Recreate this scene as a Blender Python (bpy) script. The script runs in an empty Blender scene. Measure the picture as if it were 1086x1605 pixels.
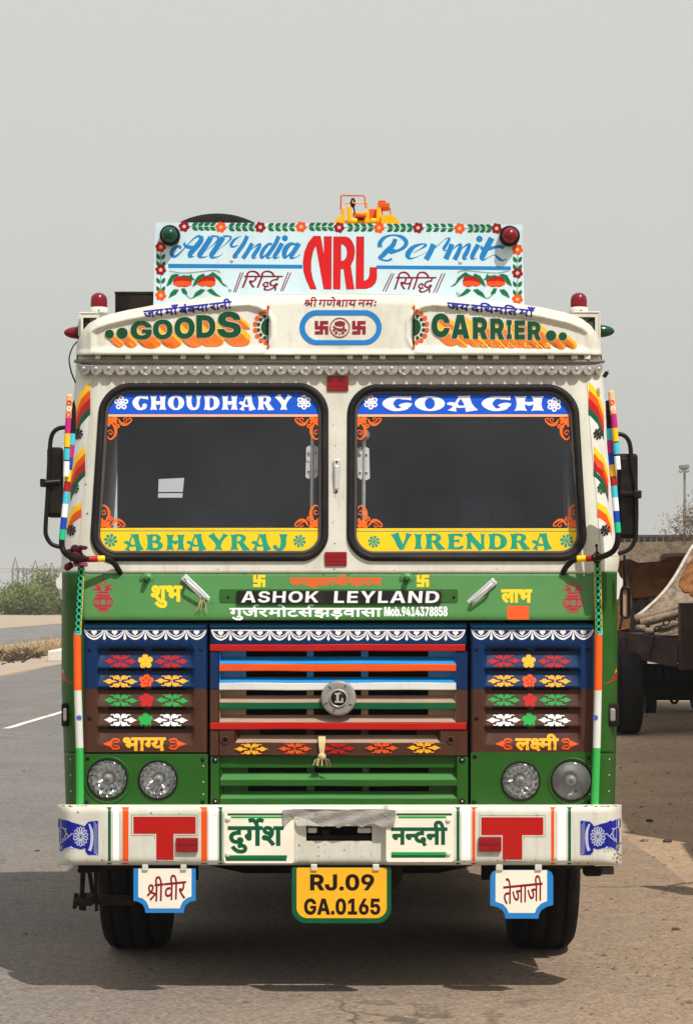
import bpy, bmesh, math, random
import numpy as np
from mathutils import Vector, Matrix
from mathutils.geometry import delaunay_2d_cdt

R = math.radians
scene = bpy.context.scene
COL = scene.collection

# ---------------------------------------------------------------- camera
PX = 0.00275          # metres per photo pixel on the front plane of the truck (y = 0)
CAM_D = 9.0           # camera stands this far in front of that plane
CAM_H = 1.75          # eye height
UC, VH = 543.0, 925.0 # picture centre column and horizon row
cd = bpy.data.cameras.new("camera")
cam = bpy.data.objects.new("camera", cd)
COL.objects.link(cam)
cam.location = (0, -CAM_D, CAM_H)
cam.rotation_euler = (R(90), 0, 0)
cd.sensor_fit = 'VERTICAL'
cd.sensor_height = 36
cd.lens = (CAM_D / PX) / 1605.0 * 36
cd.shift_y = (VH - 802.5) / 1605.0
cd.clip_start = 0.1
cd.clip_end = 4000
scene.camera = cam

# ---------------------------------------------------------------- sky and sun
SUN_DIR = Vector((0.36, -0.60, 1.0)).normalized()     # towards the sun
EL = math.asin(SUN_DIR.z)
AZ = math.atan2(SUN_DIR.x, SUN_DIR.y)
w = bpy.data.worlds.new("World")
scene.world = w
w.use_nodes = True
nt = w.node_tree
bg = nt.nodes["Background"]
sky = nt.nodes.new("ShaderNodeTexSky")
sky.sky_type = 'NISHITA'
sky.sun_disc = False
sky.sun_elevation = EL
sky.sun_rotation = AZ
sky.dust_density = 6.0
sky.air_density = 1.0
sky.ozone_density = 1.0
hs = nt.nodes.new("ShaderNodeHueSaturation")           # hazy, dusty air: nearly colourless sky
hs.inputs['Saturation'].default_value = 0.06
nt.links.new(sky.outputs[0], hs.inputs['Color'])
mx = nt.nodes.new("ShaderNodeMix")
mx.data_type = 'RGBA'
mx.inputs[0].default_value = 0.92
nt.links.new(hs.outputs[0], mx.inputs[6])
tcw = nt.nodes.new("ShaderNodeTexCoord")
sxyz = nt.nodes.new("ShaderNodeSeparateXYZ")
nt.links.new(tcw.outputs['Generated'], sxyz.inputs[0])
rmp = nt.nodes.new("ShaderNodeValToRGB")              # dull band of dust near the horizon
for e, (p_, c_) in zip((rmp.color_ramp.elements[0], rmp.color_ramp.elements[1], rmp.color_ramp.elements.new(.16), rmp.color_ramp.elements.new(.30)),
                       ((0.0, .55), (1.0, .36), (.16, .655), (.30, .70))):
    e.position = p_; e.color = (c_ * .995, c_ * 1.0, c_ * .95, 1)
nt.links.new(sxyz.outputs[2], rmp.inputs[0])
skm = nt.nodes.new("ShaderNodeVectorMath"); skm.operation = 'SCALE'; skm.inputs['Scale'].default_value = 10.0
nt.links.new(rmp.outputs[0], skm.inputs[0])
nt.links.new(skm.outputs[0], mx.inputs[7])
nt.links.new(mx.outputs[2], bg.inputs['Color'])
bg.inputs['Strength'].default_value = 0.10

sd = bpy.data.lights.new("sun", 'SUN')
sd.energy = 4.6
sd.angle = R(0.6)
sd.color = (1.0, 0.955, 0.89)
sun = bpy.data.objects.new("sun", sd)
COL.objects.link(sun)
sun.location = (8, -8, 25)
sun.rotation_euler = SUN_DIR.to_track_quat('Z', 'Y').to_euler()

scene.view_settings.view_transform = 'Standard'
scene.view_settings.look = 'None'
scene.view_settings.exposure = 0.0
scene.view_settings.gamma = 1
scene.render.engine = 'CYCLES'
scene.cycles.max_bounces = 8
scene.cycles.transparent_max_bounces = 16
scene.cycles.volume_bounces = 0

GLYPHS = {
'd67': '44,276 0,276 0,311 40,311 36,319 33,326 30,334 28,343 27,352 26,362 30,386 39,407 56,424 77,438 103,445 133,448 178,444 220,431 258,410 293,381 324,347 352,308 310,308 257,366 201,400 142,412 120,410 102,405 87,397 76,386 69,373 67,357 68,347 69,339 72,331 75,324 79,317 82,311 136,311 136,276 85,276 85,0 44,0',
'd52': '198,21 170,-6 151,10 133,27 115,44 98,60 83,76 69,90 57,104 46,117 38,128 31,138 26,146 23,152 21,158 20,164 20,170 21,176 23,182 28,188 34,193 42,196 52,196 60,196 67,194 74,191 80,186 85,181 90,174 102,182 112,190 119,200 124,210 127,222 128,234 128,242 127,249 126,257 124,264 122,270 120,276 0,276 0,311 212,311 212,276 160,276 164,263 167,247 168,229 167,212 163,196 157,182 149,170 139,160 127,150 114,142 99,134 84,127 99,109 117,92 136,73 156,55 176,38',
'd531': '378,-69 344,-83 316,-4 305,-17 292,-30 279,-42 264,-53 249,-63 232,-71 213,-77 194,-81 172,-82 145,-80 122,-74 104,-63 90,-49 82,-33 80,-15 80,-9 81,-4 82,2 84,8 87,14 90,19 71,25 54,34 40,44 29,58 22,74 20,92 22,110 29,126 39,140 53,150 70,156 88,158 104,157 118,153 130,145 140,136 145,124 147,110 147,104 145,97 143,90 139,82 135,75 128,69 99,88 105,94 108,100 109,108 109,112 107,116 104,121 101,124 95,126 88,127 80,126 72,122 66,116 60,109 57,100 56,90 57,81 60,72 66,66 72,60 80,56 90,52 100,49 110,48 120,46 131,50 143,52 156,53 159,53 163,53 166,53 170,53 173,52 176,52 172,18 171,18 169,18 167,18 165,18 163,18 162,18 149,18 139,15 130,10 124,4 120,-4 119,-12 121,-23 125,-32 133,-39 144,-44 155,-47 169,-48 195,-45 219,-37 242,-24 262,-7 282,13 300,36 296,36 293,35 290,35 287,35 285,35 282,34 268,35 254,37 240,40 226,44 212,50 200,57 188,65 179,76 170,88 164,102 160,118 159,136 160,150 162,163 166,174 172,184 179,193 186,200 198,209 212,216 227,222 244,225 262,227 281,228 283,228 283,276 0,276 0,311 403,311 403,276 324,276 324,192 300,192 281,192 265,191 252,189 241,186 231,182 222,178 216,172 210,166 205,158 202,150 200,141 199,131 201,114 208,100 219,87 235,78 255,72 281,70 282,70 283,70 285,70 287,70 289,70 291,70 290,74 290,77 290,80 289,83 289,86 289,88 290,99 294,107 299,113 306,117 314,119 322,120 335,119 346,115 355,108 361,99 365,90 366,81 365,71 362,63 358,56 352,50 344,45 336,42',
'd60': '294,276 294,0 253,0 253,133 243,130 234,128 224,127 214,126 202,126 190,126 176,126 161,127 146,129 131,132 118,135 106,138 99,134 92,130 84,126 98,109 114,91 132,73 151,55 170,38 190,21 163,-6 145,10 127,27 110,44 94,60 80,76 66,90 55,104 45,117 36,128 30,138 26,146 23,152 21,158 20,164 20,170 21,176 23,182 28,188 34,193 42,196 52,196 60,196 67,194 74,191 80,186 85,181 90,175 97,182 102,190 105,199 107,209 108,219 108,229 108,239 108,248 106,256 105,264 103,270 100,276 0,276 0,311 346,311 346,276/184,161 197,161 209,162 220,163 231,165 242,167 253,170 253,276 140,276 143,270 145,263 146,256 148,247 149,239 149,229 148,216 147,203 144,192 141,183 136,174 131,166 149,163 166,162',
'd284': '122,20 98,54 224,129 205,133 187,137 171,142 156,147 142,152 128,157 114,148 99,138 84,129 69,119 54,110 38,101 14,135 28,142 41,149 54,156 67,163 79,170 92,177 76,190 63,202 55,214 49,226 46,239 44,252 47,268 54,284 66,297 82,308 101,314 124,316 144,314 162,308 178,298 190,284 197,268 200,250 198,236 194,223 188,211 180,200 170,190 160,180 175,175 192,170 212,165 231,161 250,157 268,155 268,276 230,276 230,311 361,311 361,276 309,276 309,0 268,0 268,117/84,248 85,240 88,232 92,223 100,214 110,205 124,196 134,204 143,212 150,221 155,230 158,240 159,250 158,260 155,269 149,275 142,279 133,282 122,283 113,282 104,279 96,274 89,268 85,259',
'd68': '-92,308 -98,319 -102,330 -106,341 -108,352 -110,363 -110,374 -108,394 -101,412 -89,427 -73,439 -54,446 -30,448 -12,446 5,442 20,434 32,422 44,408 54,389 64,367 73,341 82,311 136,311 136,276 85,276 85,0 44,0 44,276 0,276 0,311 44,311 34,343 24,368 14,388 3,402 -12,410 -28,412 -41,411 -51,407 -59,400 -65,391 -68,380 -70,366 -69,356 -67,345 -64,336 -61,327 -57,317 -52,308',
'd27': '104,276 104,117 103,109 101,102 98,96 93,92 87,90 80,89 71,90 62,94 53,100 45,107 37,116 30,125 25,135 22,145 20,154 21,161 24,167 27,172 33,176 41,179 51,180 64,180 64,276 0,276 0,311 289,311 289,276 237,276 237,0 196,0 196,276',
'd39': '317,276 317,0 276,0 276,276 210,276 210,160 210,147 208,135 206,125 202,116 198,107 192,99 185,91 176,85 166,80 154,76 140,74 126,73 97,76 74,86 57,102 52,111 47,120 44,132 42,144 40,159 40,176 40,276 0,276 0,311 368,311 368,276/124,108 140,110 152,116 160,124 164,130 166,137 168,144 169,153 169,163 170,176 170,276 80,276 80,176 80,164 81,154 82,146 84,138 86,132 89,126 93,121 98,116 103,113 109,111 116,109',
'd75': '-84,308 -91,332 -98,353 -105,370 -112,383 -120,394 -128,402 -137,407 -147,410 -158,412 -165,411 -171,410 -177,409 -183,408 -188,406 -192,404 -204,441 -191,445 -176,447 -159,448 -142,447 -126,442 -112,435 -100,425 -88,410 -77,392 -66,369 -57,341 -47,308',
'd58': '61,94 50,95 40,98 32,103 25,110 21,118 20,128 21,136 24,144 29,150 36,154 43,156 52,157 58,157 64,155 71,153 78,150 86,145 96,138 111,145 125,155 136,168 145,183 151,201 152,222 151,239 146,254 138,266 127,276 114,281 100,283 90,282 82,280 76,276 72,271 70,265 69,258 70,253 71,247 74,242 78,236 84,231 93,227 104,224 118,221 135,220 126,185 98,189 74,197 56,209 43,224 36,240 33,258 35,274 41,288 51,300 64,309 81,314 102,316 117,315 132,311 146,305 159,297 170,286 179,273 186,258 191,240 192,220 190,198 184,176 175,156 162,138 146,123 127,110 142,97 156,83 170,67 184,52 196,36 207,22 175,0 159,22 143,42 129,59 115,73 102,86 90,97 80,96 71,95/296,276 296,0 255,0 255,276 210,276 210,311 348,311 348,276',
'd66': '85,276 85,0 44,0 44,276 0,276 0,311 136,311 136,276',
'd51': '298,311 298,276 246,276 246,0 205,0 205,90 195,84 184,78 172,73 158,69 143,67 126,66 98,69 74,79 54,96 38,119 26,145 19,176 38,181 53,188 65,195 73,204 78,215 80,228 79,238 77,246 74,254 70,262 66,269 62,276 0,276 0,311/64,150 72,136 80,123 90,114 101,107 114,103 130,102 145,103 160,106 173,112 185,119 195,128 205,137 205,276 106,276 114,258 118,240 120,222 114,191 95,166',
'd44': '0,311 284,311 284,276 233,276 233,0 192,0 192,149 102,149 102,122 101,113 99,106 95,101 90,97 84,95 76,94 68,95 60,99 51,104 42,112 35,120 28,130 23,140 20,150 18,159 19,166 22,172 25,178 31,181 39,184 49,184 192,184 192,276 0,276',
'd50': '254,276 254,0 214,0 214,125 104,125 104,106 103,97 100,89 96,83 91,79 86,76 80,76 73,76 66,78 60,82 53,86 46,92 40,98 34,104 29,111 25,118 22,126 20,132 20,139 20,145 22,150 26,154 32,158 40,160 50,160 63,160 63,276 0,276 0,311 306,311 306,276/214,276 104,276 104,160 214,160',
'd7': '39,218 40,226 43,233 48,240 54,245 62,248 70,250 77,248 85,245 91,240 96,233 99,226 100,218 99,209 96,202 91,195 85,190 77,187 70,186 62,187 54,190 48,195 43,202 40,209/39,59 40,67 43,75 48,82 54,87 62,90 70,91 77,90 85,87 91,82 96,75 99,67 100,59 99,51 96,43 91,36 85,31 77,28 70,27 62,28 54,31 48,36 43,43 40,51',
'd32': '326,276 326,0 286,0 286,185 218,185 205,185 196,186 189,186 200,176 210,164 218,152 224,138 228,124 229,109 228,95 224,82 219,70 211,61 202,53 192,48 180,43 168,41 155,40 138,42 121,47 104,55 89,68 73,84 58,106 44,132 30,164 16,200 51,213 67,172 83,138 99,111 116,92 134,80 153,76 163,77 172,80 179,85 185,92 188,101 190,114 188,128 183,142 174,155 163,167 151,179 136,188 151,220 286,220 286,276 0,276 0,311 378,311 378,276',
'd5': '-94,424 -93,430 -91,436 -87,441 -82,445 -76,447 -70,448 -63,447 -57,445 -52,441 -48,436 -45,430 -44,424 -45,417 -48,411 -52,406 -57,402 -63,399 -70,398 -76,399 -82,402 -87,406 -91,411 -93,417/34,432 25,401 12,378 -4,361 -23,349 -45,342 -69,340 -92,342 -113,350 -132,362 -149,380 -164,403 -176,432 -142,444 -132,422 -122,405 -112,391 -99,381 -84,375 -68,374 -50,376 -36,382 -24,392 -16,406 -8,424 -2,444',
'd48': '292,276 241,276 241,0 200,0 200,82 191,77 180,71 168,66 154,62 138,60 120,59 102,60 86,64 70,70 57,77 45,87 36,99 29,112 24,127 23,143 26,169 36,191 53,209 76,222 102,229 132,232 138,232 143,232 150,231 156,231 163,230 169,230 175,229 180,228 184,227 182,192 175,194 167,195 159,196 151,197 142,197 134,198 127,197 121,197 115,196 182,112 189,117 195,122 200,128 200,276 0,276 0,311 292,311/64,144 65,128 71,115 80,105 92,98 106,93 121,92 127,92 133,93 138,94 144,95 149,96 154,98 84,185 73,174 66,160',
'd6': '-92,386 -92,394 -89,400 -84,406 -78,411 -72,414 -65,415 -58,414 -51,411 -46,406 -41,400 -38,394 -38,386 -38,378 -41,372 -46,366 -51,361 -58,358 -65,357 -72,358 -78,361 -84,366 -89,372 -92,378',
'd183': '309,276 226,276 226,167 234,172 242,176 250,179 260,182 271,183 284,184 316,184 316,148 290,148 276,148 264,146 254,144 245,139 236,134 226,126 226,0 186,0 186,87 177,80 167,74 156,68 143,63 129,60 113,59 98,60 83,63 69,68 56,76 45,86 36,97 29,111 24,127 23,145 26,170 35,191 50,208 71,222 94,229 122,232 130,232 139,231 148,230 157,229 164,228 170,227 166,190 161,192 154,193 146,194 138,195 131,195 124,196 107,194 92,190 80,182 71,173 65,160 64,146 65,130 70,117 79,107 89,100 101,95 114,94 128,95 141,99 153,104 165,112 175,120 186,130 186,276 0,276 0,311 309,311',
'd42': '206,-29 200,-18 193,-6 186,6 181,17 175,27 171,36 167,36 163,35 158,35 153,34 148,34 144,34 129,35 115,36 101,39 87,43 74,49 62,56 51,65 42,75 34,88 28,102 24,118 23,136 24,150 26,163 31,174 36,184 43,193 51,200 63,209 76,216 92,222 108,225 126,227 145,228 148,228 148,276 0,276 0,311 267,311 267,276 188,276 188,192 164,192 145,192 130,191 117,189 106,186 95,182 86,178 80,172 74,166 69,158 66,150 64,141 63,131 65,114 72,100 83,87 98,78 119,72 144,70 146,70 148,70 150,70 152,70 154,70 156,70 154,77 153,83 153,88 154,99 158,107 164,113 171,117 178,119 186,120 200,119 211,115 219,108 226,99 229,90 230,81 230,71 227,63 223,56 218,51 212,46 205,43 209,35 214,27 219,18 225,9 232,-1 240,-12',
'd43': '315,276 263,276 263,0 222,0 222,75 212,69 201,63 189,58 175,55 160,52 142,52 117,54 97,60 79,72 66,87 58,105 56,126 56,134 58,143 60,152 64,160 68,167 74,174 59,181 47,190 36,201 28,214 23,229 21,246 23,265 30,282 42,296 56,307 74,314 94,316 110,314 125,310 138,302 148,292 154,280 156,266 153,250 147,236 136,222 105,241 108,244 111,248 113,252 114,256 115,259 115,263 114,268 113,273 110,277 106,281 100,283 92,284 83,283 75,279 68,273 62,265 59,255 58,244 59,235 61,226 66,219 71,213 78,208 86,204 94,202 103,200 112,198 122,201 133,202 144,202 148,202 152,202 156,202 160,202 164,201 166,201 163,166 161,166 158,166 156,166 153,166 151,166 149,166 134,165 120,162 110,156 102,148 97,139 96,127 97,115 102,104 110,96 120,91 132,88 146,86 163,88 178,91 191,97 203,105 213,113 222,122 222,276 192,276 192,311 315,311',
'd40': '240,276 240,0 200,0 200,164 146,164 127,164 112,163 100,161 90,158 82,155 75,150 68,142 64,132 63,118 65,102 71,87 82,71 96,55 114,38 136,20 108,-6 94,7 79,21 66,34 53,48 43,61 34,76 28,90 24,105 22,121 23,132 26,143 29,152 34,161 40,169 46,176 57,183 68,189 82,194 97,197 115,199 136,200 200,200 200,276 0,276 0,311 292,311 292,276',
'd69': '-124,-6 -106,0 -87,4 -68,6 -45,3 -25,-3 -10,-14 2,-28 9,-45 11,-64 8,-84 1,-100 -12,-114 -30,-125 -52,-132 -78,-134 -109,-131 -137,-124 -162,-111 -185,-94 -207,-74 -228,-50 -197,-28 -184,-44 -172,-57 -160,-68 -148,-77 -136,-85 -123,-91 -109,-95 -94,-97 -78,-98 -49,-94 -31,-82 -26,-61 -27,-51 -31,-43 -38,-36 -46,-32 -56,-29 -66,-28 -74,-29 -82,-30 -90,-31 -97,-33 -104,-36 -111,-40',
'd49': '87,316 99,315 110,314 120,311 129,306 138,301 146,293 151,286 156,277 160,266 163,254 165,238 166,218 166,160 266,160 266,276 201,276 201,311 358,311 358,276 307,276 307,0 266,0 266,125 166,125 166,106 165,97 163,89 159,83 154,79 148,76 142,76 135,76 128,78 122,82 115,86 108,92 102,98 96,104 92,111 88,118 84,126 83,132 82,139 83,145 85,150 89,154 94,158 102,160 112,160 126,160 126,213 126,227 125,239 124,249 122,257 119,263 116,269 108,277 98,282 84,284 76,283 69,281 64,278 60,273 58,267 57,260 58,252 62,245 69,239 78,235 92,232 109,230 105,194 82,198 62,204 45,213 33,225 25,241 23,260 25,278 31,292 42,303 55,310 70,315',
'd54': '0,276 0,311 346,311 346,276 294,276 294,0 254,0 254,178 252,178 250,178 247,178 239,177 231,175 222,172 214,167 206,160 198,150 191,138 184,123 178,104 140,116 144,131 149,144 156,156 148,162 140,167 132,171 123,174 114,176 104,176 92,175 82,171 74,165 68,157 64,147 63,136 64,123 68,111 74,99 82,88 92,76 105,63 120,50 136,36 154,20 128,-6 109,10 91,26 74,42 60,57 47,72 36,88 29,104 24,120 22,138 24,154 28,168 35,181 44,191 54,199 66,205 78,210 90,212 102,213 116,212 130,210 142,206 154,200 166,193 177,185 198,201 222,210 250,213 251,213 253,213 254,213 254,276',
'd33': '136,111 126,111 116,109 106,108 97,105 88,102 80,98 66,108 53,119 41,132 32,145 27,160 25,176 26,185 27,193 30,200 34,206 38,212 44,216 51,222 60,226 69,229 80,231 93,232 109,232 157,232 157,276 0,276 0,311 386,311 386,276 334,276 334,0 293,0 293,104 285,102 277,101 268,100 260,99 251,99 242,98 235,99 227,100 219,101 222,93 223,85 224,77 221,57 214,40 203,26 187,15 168,7 144,2 154,-2 164,-6 175,-10 185,-13 196,-17 208,-20 191,-55 172,-46 154,-37 136,-28 120,-18 103,-9 88,0 70,2 54,5 41,9 32,15 26,23 24,32 25,39 27,46 31,51 36,55 43,57 50,58 57,57 64,56 71,53 79,48 87,43 97,35 102,34 106,34 110,34 131,35 149,39 164,44 174,52 181,63 183,76 182,87 178,95 171,102 161,107 150,110/240,134 258,135 276,137 293,142 293,276 198,276 198,197 106,197 96,197 89,196 84,196 79,194 76,193 72,190 68,186 66,180 65,174 66,166 68,159 72,153 77,148 82,143 87,138 103,143 120,146 138,147 151,146 164,144 176,140 185,139 195,137 205,136 216,135 227,134',
'd61': '160,34 172,39 182,43 190,49 196,56 200,64 202,74 200,86 195,96 187,104 175,110 160,113 140,114 119,113 101,108 87,100 77,90 71,77 69,62 70,52 72,42 75,32 80,22 88,11 98,0 112,-13 130,-28 151,-44 124,-71 96,-48 73,-26 54,-4 40,17 32,40 29,65 30,77 32,88 37,99 42,108 49,117 58,124 51,130 46,138 41,146 38,155 35,165 34,176 35,185 37,193 40,200 43,206 48,212 53,216 61,222 70,226 79,229 90,231 101,232 114,232 180,232 180,276 0,276 0,311 273,311 273,276 221,276 221,197 115,197 106,197 98,196 93,196 89,194 85,193 82,190 78,186 75,180 74,174 75,167 77,161 80,156 83,151 87,146 92,142 108,146 124,149 142,150 164,149 182,145 198,140 211,132 222,123 230,112 236,101 239,89 240,76 239,58 233,42 224,28 210,17 194,8 174,1',
'd181': '-95,308 -102,319 -108,332 -113,344 -117,357 -119,369 -120,381 -118,401 -110,418 -98,431 -82,441 -63,446 -42,448 -32,448 -22,447 -13,445 -4,442 3,439 10,436 0,403 -6,406 -12,408 -18,410 -25,412 -32,413 -39,414 -51,412 -61,408 -70,402 -75,394 -79,384 -80,374 -79,363 -77,352 -73,341 -68,331 -62,319 -54,308',
'd79': '85,276 85,0 44,0 44,276 0,276 0,311 136,311 136,276/45,308 38,332 31,353 24,370 17,383 10,394 2,402 -7,407 -17,410 -28,412 -35,411 -42,410 -48,409 -53,408 -58,406 -63,404 -75,441 -61,445 -46,447 -30,448 -12,447 3,442 17,435 30,425 42,410 53,392 63,369 73,341 82,308',
'd35': '260,276 186,276 186,174 158,174 143,174 130,173 118,170 108,167 99,164 90,159 75,145 66,128 63,108 64,92 68,79 74,68 82,58 92,50 103,44 115,40 128,38 142,37 159,38 174,40 188,43 200,48 214,54 228,60 241,24 226,17 210,12 194,7 178,3 160,1 143,0 121,1 100,6 81,13 64,23 50,35 38,50 30,68 25,88 23,110 25,131 31,149 40,165 53,178 67,190 85,198 104,205 123,209 144,210 145,210 145,276 0,276 0,311 260,311',
'd37': '179,111 169,111 160,109 150,108 141,105 132,102 124,98 109,108 96,119 84,132 76,145 70,160 68,176 69,185 71,193 74,200 77,206 82,212 87,216 95,222 104,226 114,229 125,231 139,232 154,232 200,232 200,276 0,276 0,311 296,311 296,276 241,276 241,197 149,197 140,197 132,196 127,196 123,194 119,193 116,190 112,186 109,180 108,174 109,166 112,159 116,153 120,148 125,143 130,138 146,143 163,146 181,147 204,145 225,139 242,128 256,114 264,97 267,77 264,56 256,38 242,22 223,10 199,2 168,0 137,2 108,10 81,22 56,38 33,57 12,79 43,104 62,83 82,66 101,53 122,44 144,39 168,37 201,41 220,54 226,76 225,87 221,95 214,102 205,107 193,110',
'd64': '-169,-67 -168,-59 -165,-53 -161,-46 -155,-42 -149,-39 -142,-38 -134,-39 -128,-42 -122,-46 -118,-53 -115,-59 -114,-67 -115,-75 -118,-82 -122,-88 -128,-92 -134,-95 -142,-96 -149,-95 -155,-92 -161,-88 -165,-82 -168,-75',
'd57': '286,276 234,276 234,0 194,0 194,82 184,77 174,71 162,66 148,62 133,60 116,59 99,60 83,64 68,70 55,77 44,87 35,99 28,112 24,127 23,143 26,169 36,191 52,209 73,222 98,229 128,232 132,232 138,232 144,231 150,231 157,230 163,230 168,229 173,228 177,227 174,190 168,192 161,193 153,194 145,195 137,195 130,196 110,194 94,190 81,182 71,172 65,159 64,144 65,128 70,116 79,106 91,99 103,95 118,94 134,95 149,99 162,105 174,113 184,121 194,130 194,276 0,276 0,311 286,311',
'd185': '104,276 104,117 103,109 101,102 98,96 93,92 87,90 80,89 71,90 62,94 53,100 45,107 37,116 30,125 25,135 22,145 20,154 21,161 24,167 27,172 33,176 41,179 51,180 64,180 64,276 0,276 0,311 148,311 148,276',
'd219': '256,156 249,154 240,152 231,150 221,148 209,147 195,146 179,147 164,149 149,152 136,155 124,159 112,163 98,153 86,144 76,135 70,126 65,115 64,104 65,97 66,91 69,84 73,77 79,72 87,67 97,63 109,61 124,60 127,60 131,60 134,60 133,66 132,72 132,78 133,88 136,96 142,101 148,105 156,107 164,108 177,107 187,102 196,95 202,86 205,77 206,68 206,59 204,52 200,46 196,41 190,37 182,33 189,25 195,18 201,11 208,4 215,-4 224,-12 195,-32 186,-22 178,-12 169,-2 162,8 155,18 149,26 145,26 141,26 136,25 131,25 127,25 122,25 104,26 86,30 70,35 57,43 45,52 36,63 29,76 24,89 23,102 25,120 31,135 40,148 53,160 66,171 82,180 68,191 57,201 48,213 42,225 38,239 37,254 39,270 46,285 57,298 73,308 92,314 116,316 135,314 153,310 169,302 181,290 189,276 191,258 190,242 186,229 180,217 171,206 160,196 148,186 154,185 161,184 168,183 176,182 183,182 190,182 200,182 211,183 220,184 229,187 239,189 248,193/76,251 78,240 81,230 87,221 95,213 104,206 114,200 135,216 147,234 152,253 151,261 148,268 143,274 136,279 127,282 114,283 104,282 95,279 87,274 81,268 78,260',
'd450': '-84,308 -91,332 -98,353 -105,370 -112,383 -120,394 -128,402 -137,407 -147,410 -158,412 -165,411 -171,410 -177,409 -183,408 -188,406 -192,404 -204,441 -191,445 -176,447 -159,448 -144,447 -131,444 -120,440 -110,432 -100,422 -90,410 -78,431 -57,444 -28,448 -17,448 -7,447 2,445 11,442 18,439 26,436 14,403 9,406 3,408 -4,410 -10,412 -17,413 -24,414 -36,412 -46,408 -54,402 -60,394 -64,384 -65,374 -65,370 -65,366 -64,363 -59,346 -53,328 -47,308',
'd202': '0,311 186,311 186,276 0,276/102,149 102,122 101,113 99,106 95,101 90,97 84,95 76,94 68,95 60,99 51,104 42,112 35,120 28,130 23,140 20,150 18,159 19,166 22,172 25,178 31,181 39,184 49,184 192,184 192,149',
'bR': '31,0 31,364 176,364 202,362 225,357 246,349 264,338 279,324 291,308 300,289 305,268 307,245 305,221 300,200 291,182 279,166 264,152 245,142 224,134 200,130 174,128 78,128 78,191 160,191 174,192 186,194 197,197 205,202 213,208 218,215 222,223 225,233 225,245 225,256 222,266 218,275 213,282 205,288 197,293 186,296 174,299 160,299 110,299 110,0/233,0 144,166 229,166 320,0',
'bJ': '139,-5 103,-2 73,8 48,25 30,48 19,76 15,110 15,132 94,132 94,109 95,94 99,81 106,71 115,64 126,60 139,58 152,60 163,64 172,71 179,81 183,94 184,109 184,364 262,364 262,110 258,76 247,48 229,25 205,8 175,-2',
'b.': '68,-5 56,-3 45,1 36,8 29,17 25,27 24,38 25,50 29,60 36,69 45,76 56,80 68,82 79,80 90,76 99,69 106,60 110,50 111,38 110,27 106,17 99,8 90,1 79,-3',
'b0': '162,-5 132,-2 106,5 83,17 64,34 49,55 36,81 28,111 22,144 21,182 22,219 28,253 37,282 49,308 65,329 84,346 106,359 132,366 162,369 191,366 217,359 240,346 259,329 274,308 287,282 295,253 301,219 302,182 301,144 295,111 287,81 274,55 259,34 240,17 217,5 191,-2/162,60 175,62 187,66 197,73 205,84 212,97 217,114 221,133 223,156 224,182 223,208 221,231 217,250 212,267 205,280 197,291 187,298 175,303 162,304 148,303 136,298 126,291 118,280 111,267 106,250 102,231 100,208 99,182 100,156 102,133 106,114 111,97 118,84 126,73 136,66 148,62',
'b9': '160,369 184,367 206,362 227,354 246,343 262,329 276,312 286,293 292,270 294,245 293,226 289,207 283,188 274,168 263,147 248,125 164,0 85,0 198,166 221,166 216,160 211,155 204,149 196,144 187,140 177,136 166,133 154,132 142,131 120,133 101,137 83,145 67,155 54,168 43,183 35,201 30,221 29,244 30,268 36,290 46,309 58,327 74,341 92,353 113,362 136,367/161,307 150,306 140,304 131,299 122,293 115,286 110,278 106,268 103,257 102,246 103,234 106,224 110,214 115,206 122,198 131,192 140,188 150,185 161,185 172,185 182,188 191,192 199,198 206,206 212,214 216,224 218,234 219,246 218,257 216,268 212,277 206,286 199,293 191,299 182,304 172,306',
'bG': '194,-5 161,-2 131,5 104,18 80,35 60,56 44,82 32,112 24,145 22,181 24,219 32,253 45,282 62,308 82,330 106,346 133,359 162,366 193,369 213,368 232,365 250,360 268,353 283,344 298,334 311,323 322,310 332,295 340,280 345,263 349,246 269,246 266,254 263,261 259,268 254,274 248,280 242,285 236,289 229,293 221,295 213,297 204,299 194,299 177,298 161,293 146,285 133,275 122,262 114,246 107,227 103,206 102,182 103,159 107,137 113,119 122,102 133,89 146,79 160,71 177,66 195,65 211,66 226,69 239,74 250,81 259,89 267,99 272,111 275,124 276,139 292,136 199,136 199,195 352,195 352,149 350,119 343,91 332,67 317,45 298,28 276,14 251,3 224,-3',
'bA': '12,0 135,364 239,364 366,0 278,0 222,170 215,194 208,220 200,248 193,276 185,306 177,338 195,338 187,306 180,276 173,247 166,220 159,194 152,170 99,0/91,82 91,143 286,143 286,82',
'b1': '42,0 42,64 290,64 290,0/216,364 216,0 137,0 137,295 135,295 52,237 52,308 132,364',
'b6': '163,-5 139,-3 117,2 96,10 77,21 60,35 47,52 37,71 31,94 29,118 30,138 34,157 40,176 49,195 60,216 75,239 159,364 238,364 125,198 102,198 107,204 112,209 119,214 127,219 136,224 146,228 157,230 169,232 181,233 203,231 222,227 240,219 256,209 269,196 280,180 288,162 293,142 294,120 292,96 287,74 277,54 265,37 249,22 231,11 210,2 187,-3/162,57 173,57 183,60 192,65 201,70 207,78 213,86 217,96 220,107 221,118 220,129 217,140 213,150 207,158 201,165 192,171 183,176 173,178 162,179 151,178 141,176 132,171 124,165 117,158 111,150 107,140 104,130 104,118 104,107 107,96 111,86 117,78 124,70 132,65 141,60 151,57',
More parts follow.
